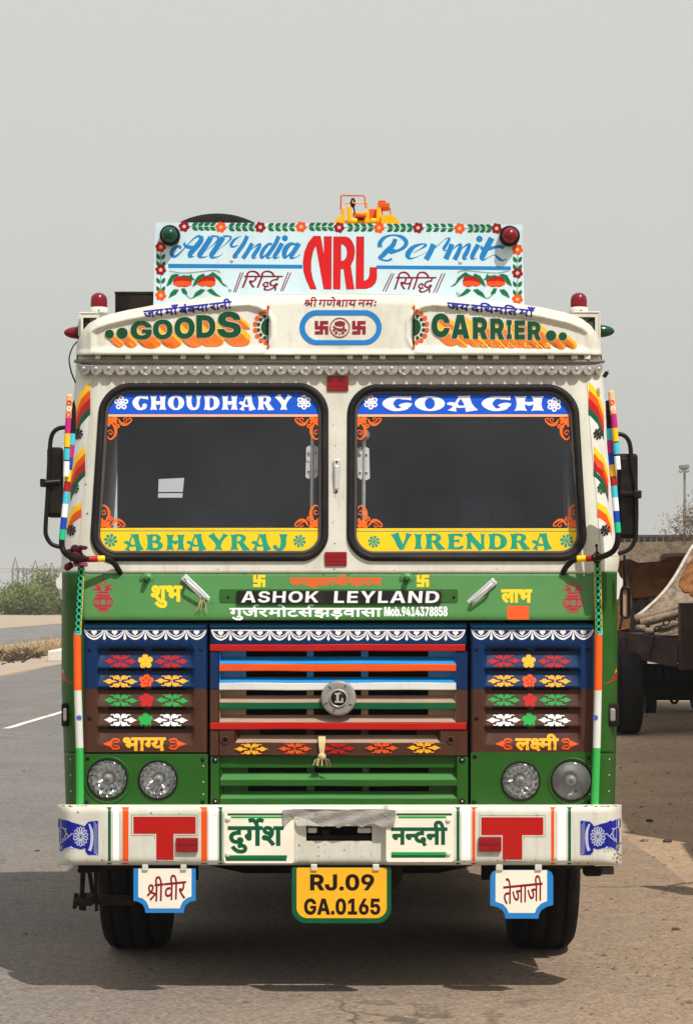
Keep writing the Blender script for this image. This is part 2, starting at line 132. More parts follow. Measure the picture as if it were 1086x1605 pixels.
'b5': '158,-5 134,-3 111,1 91,9 72,20 56,32 43,47 34,65 28,83 25,104 102,104 103,95 106,87 110,79 116,73 123,67 131,63 139,60 149,58 158,57 170,58 180,60 190,65 198,71 205,78 211,87 215,97 218,108 219,120 218,132 215,143 211,153 205,162 198,169 189,175 180,180 169,182 157,183 147,183 136,180 126,177 117,172 110,166 104,159 33,171 50,364 275,364 275,299 115,299 106,209 108,209 116,218 126,225 137,232 151,237 166,240 181,241 197,240 212,237 226,232 240,226 252,217 263,207 272,196 280,183 287,170 291,155 294,139 295,122 293,98 287,76 278,56 265,39 249,24 230,11 208,2 185,-3',
'bM': '31,0 31,364 153,364 207,206 210,197 213,187 216,174 219,161 222,147 226,132 229,117 232,103 235,88 238,75 240,63 242,52 227,52 229,63 231,75 234,88 237,102 240,117 243,132 246,146 250,161 253,174 256,186 259,197 261,206 315,364 437,364 437,0 358,0 358,166 358,175 358,185 358,196 358,209 359,222 359,236 360,250 360,265 360,279 361,293 361,307 361,319 366,319 363,305 359,291 355,277 352,262 348,248 344,233 340,220 337,207 333,195 330,184 327,174 324,166 267,0 201,0 143,166 140,174 137,184 134,195 131,207 127,219 123,233 119,247 115,261 111,276 108,291 104,305 100,319 107,319 107,307 107,294 107,280 108,265 108,251 108,237 109,223 109,210 109,197 110,185 110,175 110,166 110,0',
'bo': '154,-5 127,-3 103,3 82,12 63,26 48,42 35,62 26,84 21,109 19,135 21,162 26,187 35,209 48,229 63,245 82,259 103,269 127,274 154,276 180,274 204,269 226,259 244,245 260,229 272,209 281,187 287,162 289,135 287,109 281,84 272,62 260,42 244,26 226,12 204,3 180,-3/154,55 165,56 176,60 185,65 192,73 199,83 203,94 207,107 209,121 210,136 209,151 207,165 203,177 199,189 192,198 185,206 176,211 165,215 154,216 142,215 132,211 123,206 115,198 109,189 104,177 101,165 99,151 98,136 99,121 101,107 104,94 109,83 115,73 123,65 132,60 142,56',
'bb': '187,-4 173,-4 161,-1 150,3 140,8 132,14 125,21 119,29 114,36 110,44 106,44 106,0 30,0 30,364 108,364 108,227 110,227 114,234 119,242 124,250 131,257 140,263 149,269 160,273 173,276 187,276 207,275 225,270 242,261 258,249 271,233 282,214 291,192 296,166 297,136 296,107 291,81 283,59 272,40 259,24 243,12 226,3 207,-3/162,57 174,58 184,62 193,67 200,75 206,84 211,95 215,108 217,121 218,136 217,151 215,165 211,177 207,188 200,197 193,205 184,210 174,214 162,215 151,214 141,211 132,205 124,198 118,189 112,178 109,165 107,152 106,136 107,121 109,107 113,95 118,84 124,75 132,67 141,62 151,58',
'bS': '167,-5 139,-4 113,1 90,8 70,19 53,32 39,49 29,68 22,90 20,115 96,115 98,104 101,94 106,85 113,78 121,72 131,67 142,64 154,62 166,61 179,61 190,63 200,66 208,71 216,76 222,82 226,89 228,96 229,105 229,112 226,119 222,124 217,130 210,134 202,138 192,142 181,146 168,149 129,158 100,167 76,179 56,194 41,212 32,233 29,258 31,279 37,299 47,316 61,331 77,344 96,355 118,363 142,367 168,369 194,367 218,362 239,355 258,344 274,331 287,316 296,298 302,279 304,258 228,258 225,271 219,282 210,291 198,298 184,302 167,303 156,302 145,301 136,298 128,294 122,289 117,284 113,277 111,270 110,263 111,255 114,248 118,242 123,237 130,232 138,228 147,225 157,222 167,219 199,212 215,207 230,203 243,197 256,190 268,183 278,175 287,166 295,156 301,144 305,132 308,119 309,104 307,83 301,63 292,46 279,31 263,18 243,8 221,1 195,-4',
'bH': '31,0 31,364 110,364 110,218 264,218 264,364 342,364 342,0 264,0 264,153 110,153 110,0',
'bO': '193,-5 162,-2 133,5 106,17 82,34 61,55 44,81 32,110 24,144 22,182 24,219 32,253 44,283 61,309 82,330 106,347 133,359 162,366 193,369 224,366 253,359 280,347 304,330 324,309 341,283 354,253 361,219 364,182 361,144 354,110 341,80 324,55 304,34 280,17 253,5 224,-2/193,65 211,66 227,71 241,78 253,89 264,102 272,118 279,136 282,158 284,182 282,206 279,227 272,246 264,262 253,275 241,286 227,293 211,298 193,299 175,298 159,293 145,286 132,275 122,262 113,246 107,227 103,206 102,182 103,158 107,136 113,118 122,102 132,89 145,78 159,71 175,66',
'bK': '90,79 90,150 97,163 104,176 111,188 119,199 126,211 135,223 144,235 154,247 165,261 251,364 346,364 193,184 186,187/31,0 31,364 110,364 110,268 109,173 110,135 110,0/258,0 154,161 203,220 351,0',
'bL': '31,0 31,364 110,364 110,65 265,65 265,0',
'bE': '31,0 31,364 278,364 278,299 110,299 110,216 265,216 265,152 110,152 110,65 278,65 278,0',
'bY': '147,0 147,135 12,364 104,364 164,251 170,240 175,229 180,218 185,206 190,193 195,178 179,178 183,193 188,206 193,218 197,229 202,240 208,251 266,364 358,364 225,135 225,0',
'bN': '31,0 31,364 119,364 229,187 235,177 241,166 247,155 253,143 259,131 266,117 272,103 278,88 284,71 276,71 275,85 274,99 273,114 272,130 272,145 271,160 270,173 270,186 270,196 270,364 350,364 350,0 263,0 163,161 155,174 148,186 141,199 134,211 127,224 121,238 113,253 105,270 96,289 105,289 107,272 108,255 109,239 110,223 110,208 111,194 112,182 112,171 112,161 112,0',
'bD': '161,0 66,0 66,68 158,68 179,69 198,73 214,79 228,89 240,101 249,116 256,135 259,157 261,182 259,207 255,229 249,247 240,263 228,275 214,284 198,291 179,295 158,296 64,296 64,364 162,364 197,361 229,354 257,342 281,325 301,304 318,279 330,251 337,218 339,182 337,146 330,113 318,84 302,59 281,38 257,22 228,10 196,2/110,364 110,0 31,0 31,364',
'b4': '14,63 14,125 149,364 225,364 93,129 93,126 309,126 309,63/189,0 189,82 191,110 191,227 263,227 263,0',
'b3': '158,-5 132,-3 108,1 87,9 68,19 51,32 38,47 28,64 21,83 19,104 98,104 100,95 103,87 107,80 113,74 121,69 129,65 138,62 148,61 158,60 169,61 180,63 189,66 197,71 204,77 209,84 213,92 216,102 217,113 216,122 213,131 209,140 203,148 196,154 187,160 176,164 164,167 150,167 109,167 109,219 190,297 190,299 37,299 37,364 284,364 284,307 163,193 163,210 189,212 213,210 234,203 253,193 269,181 282,165 291,148 297,128 299,107 297,86 291,66 281,48 267,33 250,19 230,9 208,1 184,-3',
'b7': '58,0 208,297 208,299 33,299 33,364 290,364 290,298 140,0',
'b8': '161,-5 135,-3 110,1 88,9 68,19 51,31 38,45 28,61 21,79 19,98 21,113 24,126 30,140 38,152 47,162 58,171 71,179 84,184 99,188 99,190 80,196 65,205 51,219 41,234 35,252 33,271 34,289 40,306 49,321 62,335 77,346 95,356 115,363 137,367 161,369 185,367 207,363 228,356 246,346 261,335 273,321 283,306 288,289 290,271 288,252 282,234 272,218 258,205 242,196 224,190 224,188 238,184 252,179 264,171 275,162 285,152 293,140 299,126 302,113 304,98 301,79 295,61 285,45 271,31 255,19 235,9 212,1 188,-3/161,53 173,53 183,55 193,59 201,64 208,70 214,77 218,86 220,95 221,104 220,114 218,123 213,132 208,139 200,145 192,150 183,154 172,156 161,157 150,156 140,154 131,150 122,145 115,139 109,132 105,123 102,114 102,104 102,95 105,86 109,77 115,70 122,64 130,59 139,55 150,53/161,214 171,215 180,217 188,220 195,225 201,231 206,237 210,245 212,253 213,262 212,271 210,279 206,287 202,293 195,299 188,303 180,307 171,309 161,309 152,309 143,307 134,303 127,299 121,293 116,287 113,279 110,271 110,262 110,253 113,245 116,237 121,231 127,225 135,220 143,217 152,215',
'b2': '33,0 33,57 163,176 173,186 182,195 190,204 197,212 203,220 207,228 210,237 212,246 213,255 212,265 210,274 206,282 201,289 194,295 187,300 178,303 169,305 158,306 148,305 138,303 130,300 122,294 116,288 111,281 107,272 105,262 104,251 29,251 31,274 36,295 45,313 58,330 73,343 91,354 112,362 134,367 159,369 184,367 207,363 228,355 246,345 261,332 273,317 282,300 288,281 289,260 289,247 286,233 281,220 275,206 265,191 253,176 237,158 217,138 194,117 142,67 142,64 294,64 294,0',
'bT': '18,299 18,364 318,364 318,299 207,299 207,0 128,0 128,299',
'kG': '188,-6 154,-3 122,4 94,17 69,35 49,56 32,82 20,112 12,145 10,182 12,220 20,254 33,284 51,310 72,331 97,348 125,360 155,367 187,370 208,369 229,366 249,360 268,353 285,344 301,334 315,321 327,307 337,292 345,275 351,258 354,238 250,238 249,245 246,251 244,257 240,262 236,266 232,270 226,274 220,277 214,279 207,280 199,281 191,282 174,280 160,277 148,270 137,261 128,250 121,236 116,220 113,202 112,182 113,161 116,143 121,127 128,114 137,102 148,94 161,87 176,83 192,82 206,83 217,85 228,88 237,93 244,99 250,106 254,114 256,123 257,133 278,131 191,131 191,203 356,203 356,151 354,120 347,93 335,68 320,46 300,28 277,14 250,3 221,-4',
'kO': '187,-6 155,-3 125,4 97,16 72,33 51,54 33,79 20,109 12,143 10,182 12,220 20,254 33,284 51,310 72,331 97,348 125,360 155,367 187,370 219,367 248,360 276,348 301,331 322,310 340,284 353,254 361,220 363,182 361,143 353,109 340,79 322,54 301,32 276,16 248,4 219,-3/187,82 202,83 215,87 227,94 237,103 246,114 252,128 257,144 260,162 261,182 260,202 257,220 252,236 246,249 237,261 227,270 215,276 202,280 187,282 172,280 158,276 146,270 136,261 128,249 121,236 116,220 113,202 112,182 113,162 116,144 121,128 128,114 136,103 146,94 158,87 172,83',
'kD': '162,0 62,0 62,84 157,84 175,85 192,89 206,95 217,103 227,114 234,127 239,143 242,161 243,182 242,203 239,221 234,237 226,250 216,261 204,269 190,275 173,279 154,280 61,280 61,364 160,364 196,361 229,354 258,341 284,324 305,303 323,278 336,249 343,217 346,182 343,146 336,114 323,86 306,61 285,39 259,22 230,10 197,2/121,364 121,0 20,0 20,364',
'kS': '172,-6 140,-4 112,1 87,9 65,20 48,34 34,52 24,72 18,95 16,121 112,121 113,112 116,103 120,96 126,89 133,84 141,80 151,77 161,75 173,74 183,75 193,76 201,78 209,81 215,85 220,89 224,95 226,100 227,106 226,112 224,117 220,122 215,126 209,130 201,133 191,136 180,139 167,142 131,149 98,157 72,170 50,186 35,205 26,228 22,253 25,276 31,296 41,314 55,330 73,344 94,355 117,363 143,368 171,370 200,368 226,363 249,355 269,344 286,330 300,314 310,294 317,273 319,249 226,249 224,260 218,270 210,279 200,285 187,288 173,290 164,289 156,288 148,286 141,283 135,279 131,275 127,270 125,264 125,258 125,253 127,248 130,243 135,240 140,236 148,233 157,230 167,227 179,225 208,219 228,215 246,210 262,205 276,198 288,191 299,183 308,174 315,164 320,153 324,141 326,128 327,114 325,90 319,68 309,49 295,33 277,19 256,8 231,0 203,-4',
'kC': '187,-6 155,-3 125,4 97,16 72,33 51,54 33,79 20,109 12,143 10,182 12,220 20,254 33,284 51,310 72,331 97,348 125,360 155,367 187,370 209,368 231,365 251,359 269,352 287,342 302,330 316,317 328,302 338,285 346,267 352,247 355,227 253,227 251,235 249,243 245,250 242,256 237,262 232,267 226,271 219,275 213,278 205,280 197,281 188,282 173,280 159,277 147,270 136,261 128,250 121,236 116,220 113,202 112,182 113,162 116,144 121,128 128,114 136,103 147,94 159,87 173,83 188,82 197,82 205,84 212,86 219,89 226,92 231,97 237,102 241,107 245,114 249,121 251,129 253,137 355,137 352,116 346,96 338,78 328,62 316,47 302,33 286,22 269,12 251,4 231,-1 209,-5',
'kA': '0,0 122,364 259,364 382,0 268,0 227,141 218,172 210,202 201,232 193,262 185,293 177,325 205,325 196,293 188,262 180,232 171,202 162,172 153,141 111,0/91,60 91,138 291,138 291,60',
'kR': '20,0 20,364 174,364 202,362 227,357 249,348 269,336 285,322 298,304 308,284 314,262 315,237 313,213 307,191 297,171 284,154 267,140 247,129 223,120 197,115 169,114 82,114 82,192 167,192 176,193 185,195 193,198 200,202 206,207 210,214 214,221 216,228 216,237 216,245 214,253 210,260 206,266 200,271 193,276 185,279 176,281 167,281 121,281 121,0/221,0 142,165 246,165 327,0',
'kI': '12,0 12,80 58,80 58,284 12,284 12,364 206,364 206,284 160,284 160,80 206,80 206,0',
'kE': '20,0 20,364 301,364 301,278 121,278 121,223 287,223 287,140 121,140 121,86 301,86 301,0',
'kL': '20,0 20,364 121,364 121,86 278,86 278,0',
}
WORDS = {
'रिद्धि': [859, ('d67', 0, 0), ('d52', 130, 0), ('d67', 334, 0), ('d531', 464, 0)],
'सिद्धि': [992, ('d67', 0, 0), ('d60', 130, 0), ('d67', 468, 0), ('d531', 597, 0)],
'श्री': [483, ('d284', 0, 0), ('d68', 354, 0)],
'गणेशाय': [1402, ('d27', 0, 0), ('d39', 282, 0), ('d75', 643, 0), ('d58', 643, 0), ('d66', 983, 0), ('d51', 1112, 0)],
'नमः': [712, ('d44', 0, 0), ('d50', 278, 0), ('d7', 576, 0)],
'जय': [661, ('d32', 0, 0), ('d51', 371, 0)],
'माँ': [428, ('d50', 0, 0), ('d66', 299, 0), ('d5', 428, 0)],
'बंक्या': [1006, ('d48', 0, 0), ('d6', 286, 0), ('d183', 286, 0), ('d51', 587, 0), ('d66', 877, 0)],
'रानी': [741, ('d52', 0, 0), ('d66', 204, 0), ('d44', 334, 0), ('d68', 612, 0)],
'दधिमति': [1410, ('d42', 0, 0), ('d67', 260, 0), ('d43', 390, 0), ('d50', 697, 0), ('d67', 996, 0), ('d40', 1126, 0)],
'शुभ': [691, ('d58', 0, 0), ('d69', 340, 0), ('d49', 340, 0)],
'लाभ': [820, ('d54', 0, 0), ('d66', 339, 0), ('d49', 468, 0)],
'झुझार': [1090, ('d33', 0, 0), ('d69', 378, 0), ('d33', 378, 0), ('d66', 756, 0), ('d52', 886, 0)],
'जी': [500, ('d32', 0, 0), ('d68', 371, 0)],
'महाराज': [1399, ('d50', 0, 0), ('d61', 299, 0), ('d66', 564, 0), ('d52', 694, 0), ('d66', 898, 0), ('d32', 1028, 0)],
'गुर्जर': [857, ('d27', 0, 0), ('d69', 282, 0), ('d32', 282, 0), ('d181', 652, 0), ('d52', 652, 0)],
'मोटर्स': [1018, ('d50', 0, 0), ('d79', 299, 0), ('d35', 428, 0), ('d60', 680, 0), ('d181', 1018, 0)],
'झड़वासा': [1541, ('d33', 0, 0), ('d37', 378, 0), ('d64', 666, 0), ('d57', 666, 0), ('d66', 944, 0), ('d60', 1074, 0), ('d66', 1412, 0)],
'भाग्य': [911, ('d49', 0, 0), ('d66', 352, 0), ('d185', 481, 0), ('d51', 622, 0)],
'लक्ष्मी': [997, ('d54', 0, 0), ('d219', 339, 0), ('d50', 569, 0), ('d68', 868, 0)],
'दुर्गेश': [881, ('d42', 0, 0), ('d69', 283, 0), ('d27', 260, 0), ('d450', 542, 0), ('d58', 542, 0)],
'नन्दनी': [1123, ('d44', 0, 0), ('d202', 278, 0), ('d42', 456, 0), ('d44', 716, 0), ('d68', 994, 0)],
'वीर': [612, ('d57', 0, 0), ('d68', 278, 0), ('d52', 408, 0)],
'तेजाजी': [1286, ('d40', 0, 0), ('d75', 285, 0), ('d32', 285, 0), ('d66', 656, 0), ('d32', 786, 0), ('d68', 1156, 0)],
'bR': 329,
'bJ': 293,
'b.': 134,
'b0': 323,
'b9': 323,
'bG': 376,
'bA': 378,
'b1': 323,
'b6': 323,
'b5': 323,
'bM': 468,
'bo': 308,
'bb': 316,
'bS': 328,
'bH': 374,
'bO': 386,
'bK': 363,
'bL': 283,
'bE': 304,
'bY': 369,
'bN': 382,
'bD': 361,
'b4': 323,
'b3': 323,
'b7': 323,
'b8': 323,
'b2': 323,
'bT': 335,
'kG': 370,
'kO': 373,
'kD': 355,
'kS': 343,
'kC': 365,
'kA': 382,
'kR': 333,
'kI': 218,
'kE': 316,
'kL': 288,
}
# ---------------------------------------------------------------- helpers
F_PX = CAM_D / PX
def P(u, v, y):
    """point at depth y whose place in the photograph is pixel (u, v): how the photo was measured"""
    s = PX * (CAM_D + y) / CAM_D
    return Vector(((u - UC) * s, y, CAM_H - (v - VH) * s))
def ground_at(u, v):
    d = CAM_H * F_PX / (v - VH)
    return Vector(((u - UC) / F_PX * d, d - CAM_D, 0))
def lin(c):
    return tuple((x / 255 / 12.92) if x / 255 <= .04045 else ((x / 255 + .055) / 1.055) ** 2.4 for x in c)

MATS = {}
def mat(name, rgb=None, rough=.45, metal=0.0, var=.10, scale=7.0, dirt=0.0, dirt_rgb=(120, 98, 74), dirt_scale=3.0,
        bump=0.0, bump_scale=60.0, coat=0.0, spec=.16, stretch=(1, 1, 1), streak=0.0):
    if name in MATS: return MATS[name]
    m = bpy.data.materials.new(name); MATS[name] = m
    m.use_nodes = True
    t = m.node_tree; N = t.nodes; L = t.links
    b = N["Principled BSDF"]
    c = lin(rgb)
    b.inputs['Roughness'].default_value = rough
    b.inputs['Metallic'].default_value = metal
    b.inputs['Specular IOR Level'].default_value = spec
    if coat:
        b.inputs['Coat Weight'].default_value = coat
        b.inputs['Coat Roughness'].default_value = .12
    tc = N.new("ShaderNodeTexCoord")
    mp = N.new("ShaderNodeMapping"); mp.inputs['Scale'].default_value = stretch
    L.new(tc.outputs['Object'], mp.inputs[0])
    n = N.new("ShaderNodeTexNoise"); n.inputs['Scale'].default_value = scale; n.inputs['Detail'].default_value = 6
    n.inputs['Roughness'].default_value = .65
    L.new(mp.outputs[0], n.inputs['Vector'])
    rp = N.new("ShaderNodeValToRGB")
    rp.color_ramp.elements[0].position = .3; rp.color_ramp.elements[1].position = .72
    rp.color_ramp.elements[0].color = tuple(max(0, x * (1 - var)) for x in c) + (1,)
    rp.color_ramp.elements[1].color = tuple(min(1, x * (1 + var * .7)) for x in c) + (1,)
    L.new(n.outputs[0], rp.inputs[0])
    col = rp.outputs[0]
    if dirt or streak:
        def grime(sc, st, amount, lo, hi):
            mp2 = N.new("ShaderNodeMapping"); mp2.inputs['Scale'].default_value = st
            L.new(tc.outputs['Object'], mp2.inputs[0])
            n2 = N.new("ShaderNodeTexNoise"); n2.inputs['Scale'].default_value = sc; n2.inputs['Detail'].default_value = 9
            n2.inputs['Roughness'].default_value = .72
            L.new(mp2.outputs[0], n2.inputs['Vector'])
            mr = N.new("ShaderNodeMapRange"); mr.inputs[1].default_value = lo; mr.inputs[2].default_value = hi
            mr.inputs[4].default_value = amount
            L.new(n2.outputs[0], mr.inputs[0])
            x = N.new("ShaderNodeMix"); x.data_type = 'RGBA'
            L.new(mr.outputs[0], x.inputs[0]); L.new(col, x.inputs[6])
            x.inputs[7].default_value = lin(dirt_rgb) + (1,)
            return x.outputs[2]
        if dirt: col = grime(dirt_scale, (1, 1, 1), dirt, .46, .80)
        if streak: col = grime(5, (5, 5, .5), streak, .52, .78)
    L.new(col, b.inputs['Base Color'])
    rr = N.new("ShaderNodeMapRange"); rr.inputs[3].default_value = max(.03, rough - .1); rr.inputs[4].default_value = min(1, rough + .14)
    L.new(n.outputs[0], rr.inputs[0]); L.new(rr.outputs[0], b.inputs['Roughness'])
    if bump:
        n3 = N.new("ShaderNodeTexNoise"); n3.inputs['Scale'].default_value = bump_scale; n3.inputs['Detail'].default_value = 4
        L.new(mp.outputs[0], n3.inputs['Vector'])
        bp = N.new("ShaderNodeBump"); bp.inputs['Strength'].default_value = bump; bp.inputs['Distance'].default_value = .02
        L.new(n3.outputs[0], bp.inputs['Height']); L.new(bp.outputs[0], b.inputs['Normal'])
    return m

class MB:
    """collects geometry in world coordinates and links it as one mesh object"""
    def __init__(s): s.v = []; s.f = []; s.m = []; s.s = []; s.mats = []
    def mi(s, m):
        if isinstance(m, str): m = MATS[m]
        if m not in s.mats: s.mats.append(m)
        return s.mats.index(m)
    def add(s, vs, fs, m, smooth=False):
        o = len(s.v); k = s.mi(m)
        s.v += [tuple(x) for x in vs]
        for f in fs:
            s.f.append(tuple(i + o for i in f)); s.m.append(k); s.s.append(smooth)
    def quad(s, a, b, c, d, m): s.add([a, b, c, d], [(0, 1, 2, 3)], m)
    def box(s, lo, hi, m, bevel=0.0, seg=2, rot=None, smooth=False):
        lo = Vector(lo); hi = Vector(hi); c = (lo + hi) / 2; d = hi - lo
        bm = bmesh.new(); bmesh.ops.create_cube(bm, size=1)
        for v in bm.verts: v.co = Vector((v.co.x * d.x, v.co.y * d.y, v.co.z * d.z))
        if bevel:
            bmesh.ops.bevel(bm, geom=bm.edges[:], offset=min(bevel, min(abs(x) for x in d) * .45), segments=seg, affect='EDGES', profile=.5)
        if rot is not None: bmesh.ops.rotate(bm, verts=bm.verts, cent=(0, 0, 0), matrix=rot)
        bm.verts.index_update()
        s.add([v.co + c for v in bm.verts], [[v.index for v in f.verts] for f in bm.faces], m, smooth)
        bm.free()
    def pbox(s, u0, v0, u1, v1, y, y0, y1, m, bevel=0.0, seg=2, smooth=False):
        a = P(u0, v1, y); b = P(u1, v0, y)
        s.box((a.x, y + y0, a.z), (b.x, y + y1, b.z), m, bevel, seg, None, smooth)
    def tube(s, pts, r, m, seg=10, caps=True, closed=False, flat=1.0, smooth=True):
        pts = [Vector(p) for p in pts]; n = len(pts)
        rs = r if isinstance(r, (list, tuple)) else [r] * n
        T = []
        for i in range(n):
            a = pts[(i - 1) % n] if (closed or i > 0) else pts[i]
            b = pts[(i + 1) % n] if (closed or i < n - 1) else pts[i]
            t = (b - a); T.append(t.normalized() if t.length > 1e-9 else Vector((0, 0, 1)))
        ref = Vector((0, 1, 0)) if abs(T[0].y) < .9 else Vector((1, 0, 0))
        nrm = (ref - T[0] * ref.dot(T[0])).normalized()
        vs = []
        for i in range(n):
            nrm = (nrm - T[i] * nrm.dot(T[i])).normalized()
            bi = T[i].cross(nrm)
            for k in range(seg):
                a = 2 * math.pi * k / seg
                vs.append(pts[i] + nrm * (math.cos(a) * rs[i] * flat) + bi * (math.sin(a) * rs[i]))
        fs = []
        for i in range(n if closed else n - 1):
            j = (i + 1) % n
            for k in range(seg):
                k2 = (k + 1) % seg
                fs.append((i * seg + k, i * seg + k2, j * seg + k2, j * seg + k))
        s.add(vs, fs, m, smooth)
        if caps and not closed:
            s.add(vs[:seg], [tuple(range(seg - 1, -1, -1))], m)
            s.add(vs[-seg:], [tuple(range(seg))], m)
    def lathe(s, prof, c, axis, m, seg=32, smooth=True, a0=0.0, a1=2 * math.pi):
        """prof: (radius, height along axis) pairs"""
        axis = Vector(axis).normalized(); c = Vector(c)
        ref = Vector((0, 0, 1)) if abs(axis.z) < .9 else Vector((1, 0, 0))
        x = (ref - axis * ref.dot(axis)).normalized(); y = axis.cross(x)
        full = abs(a1 - a0 - 2 * math.pi) < 1e-6
        cnt = seg if full else seg + 1
        vs = []
        for (r, h) in prof:
            for k in range(cnt):
                a = a0 + (a1 - a0) * k / seg
                vs.append(c + axis * h + x * (r * math.cos(a)) + y * (r * math.sin(a)))
        fs = []
        for i in range(len(prof) - 1):
            for k in range(seg):
                k2 = (k + 1) % cnt
                fs.append((i * cnt + k, i * cnt + k2, (i + 1) * cnt + k2, (i + 1) * cnt + k))
        s.add(vs, fs, m, smooth)
    def ball(s, c, r, m, seg=12, ring=8):
        r = Vector(r) if not isinstance(r, (int, float)) else Vector((r, r, r)); c = Vector(c)
        vs = []; fs = []
        for i in range(ring + 1):
            th = math.pi * i / ring
            for k in range(seg):
                a = 2 * math.pi * k / seg
                vs.append(c + Vector((r.x * math.sin(th) * math.cos(a), r.y * math.sin(th) * math.sin(a), r.z * math.cos(th))))
        for i in range(ring):
            for k in range(seg):
                k2 = (k + 1) % seg
                fs.append((i * seg + k, (i + 1) * seg + k, (i + 1) * seg + k2, i * seg + k2))
        s.add(vs, fs, m, True)
    def grid(s, us, vs_, surf, m, skip=None, smooth=True):
        us = list(us); vv = list(vs_); nu = len(us)
        V = [P(u, v, surf(u, v)) for v in vv for u in us]
        by = {}
        for j in range(len(vv) - 1):
            for i in range(nu - 1):
                uc = (us[i] + us[i + 1]) / 2; vc = (vv[j] + vv[j + 1]) / 2
                if skip and skip(uc, vc): continue
                k = m(uc, vc) if callable(m) else m
                by.setdefault(k, []).append((j * nu + i, (j + 1) * nu + i, (j + 1) * nu + i + 1, j * nu + i + 1))
        for k, fs in by.items(): s.add(V, fs, k, smooth)
    def paint(s, polys, m, surf, lay=1, step=None, thick=0.0):
        """fill photo-pixel polygons on a surface; with thick they become a plate standing that far proud"""
        tv, tf, bd = cdt(polys, step)
        off = lay * LAYER + thick
        V = [P(u, v, surf(u, v) - off) for u, v in tv]
        s.add(V, tf, m)
        if thick:
            for a, b in bd:
                p, q = tv[a], tv[b]
                s.add([V[a], V[b], P(q[0], q[1], surf(*q) - off + thick), P(p[0], p[1], surf(*p) - off + thick)], [(0, 1, 2, 3)], m)
    def build(s, name, parent=None, label=None, origin=None):
        me = bpy.data.meshes.new(name)
        if parent is not None:
            o0 = Vector(parent.get('_o', (0, 0, 0)))
        else:
            o0 = Vector(origin) if origin is not None else Vector((0, 0, 0))
        # drop unused vertices
        used = sorted({i for f in s.f for i in f}); idx = {a: i for i, a in enumerate(used)}
        me.from_pydata([Vector(s.v[i]) - o0 for i in used], [], [[idx[i] for i in f] for f in s.f])
        for m in s.mats: me.materials.append(m)
        me.polygons.foreach_set('material_index', s.m)
        me.polygons.foreach_set('use_smooth', s.s)
        me.update()
        ob = bpy.data.objects.new(name, me); COL.objects.link(ob)
        if parent is not None:
            ob.parent = parent; ob['_o'] = tuple(o0)
        else: ob.location = o0; ob['_o'] = tuple(o0)
        if label: ob['label'] = label
        return ob
LAYER = 0.0005

def thing(name, loc, label, cat, group=None):
    o = bpy.data.objects.new(name, None); COL.objects.link(o)
    o.empty_display_size = .2
    o.location = loc; o['_o'] = tuple(loc)
    return tag(o, label, cat, group)
def tag(o, label, cat, group=None):
    o['label'] = label; o['category'] = cat
    if group: o['group'] = group
    return o

def area(p): return .5 * sum(a[0] * b[1] - b[0] * a[1] for a, b in zip(p, p[1:] + p[:1]))
def pos(p): return list(p) if area(p) >= 0 else list(reversed(p))
def neg(p): return list(p) if area(p) <= 0 else list(reversed(p))
def cdt(polys, step=None):
    vs = []; es = []
    for p in polys:
        o = len(vs); n = len(p)
        vs += [Vector((x, y)) for x, y in p]
        es += [(o + i, o + (i + 1) % n) for i in range(n)]
    A = np.array([[vs[a].x, vs[a].y, vs[b].x, vs[b].y] for a, b in es])
    if step:
        x0, y0 = min(v.x for v in vs), min(v.y for v in vs); x1, y1 = max(v.x for v in vs), max(v.y for v in vs)
        for x in np.arange(x0 + step * .5, x1, step):
            for y in np.arange(y0 + step * .5, y1, step): vs.append(Vector((float(x) + .013, float(y) + .017)))
    ov, oe, of = delaunay_2d_cdt(vs, es, [], 0, 1e-4)[:3]
    tri = [f for f in of if len(f) == 3]
    if not tri: return [], [], []
    V = np.array([[v.x, v.y] for v in ov]); T = np.array(tri)
    keep = []
    for c0 in range(0, len(T), 4000):
        C = V[T[c0:c0 + 4000]].mean(axis=1)
        y = C[:, 1:2]; x = C[:, 0:1]
        up = (A[None, :, 1] <= y) & (A[None, :, 3] > y); dn = (A[None, :, 1] > y) & (A[None, :, 3] <= y)
        dy = np.where(A[:, 3] == A[:, 1], 1e-12, A[:, 3] - A[:, 1])
        xi = A[:, 0] + (y - A[:, 1]) / dy * (A[:, 2] - A[:, 0])
        wn = (up & (xi > x)).sum(1) - (dn & (xi > x)).sum(1)
        keep.append(wn != 0)
    keep = np.concatenate(keep)
    fs = []
    cnt = {}
    for f in T[keep].tolist():
        a, b, c = f
        # photo v runs downwards: wind so that the face looks at the camera
        ar = (V[b][0] - V[a][0]) * (V[c][1] - V[a][1]) - (V[c][0] - V[a][0]) * (V[b][1] - V[a][1])
        if ar > 0: f = [a, c, b]
        fs.append(tuple(f))
        for i in range(3):
            e = (f[i], f[(i + 1) % 3])
            if (e[1], e[0]) in cnt: del cnt[(e[1], e[0])]
            else: cnt[e] = 1
    return [tuple(map(float, p)) for p in V], fs, [(b, a) for a, b in cnt]

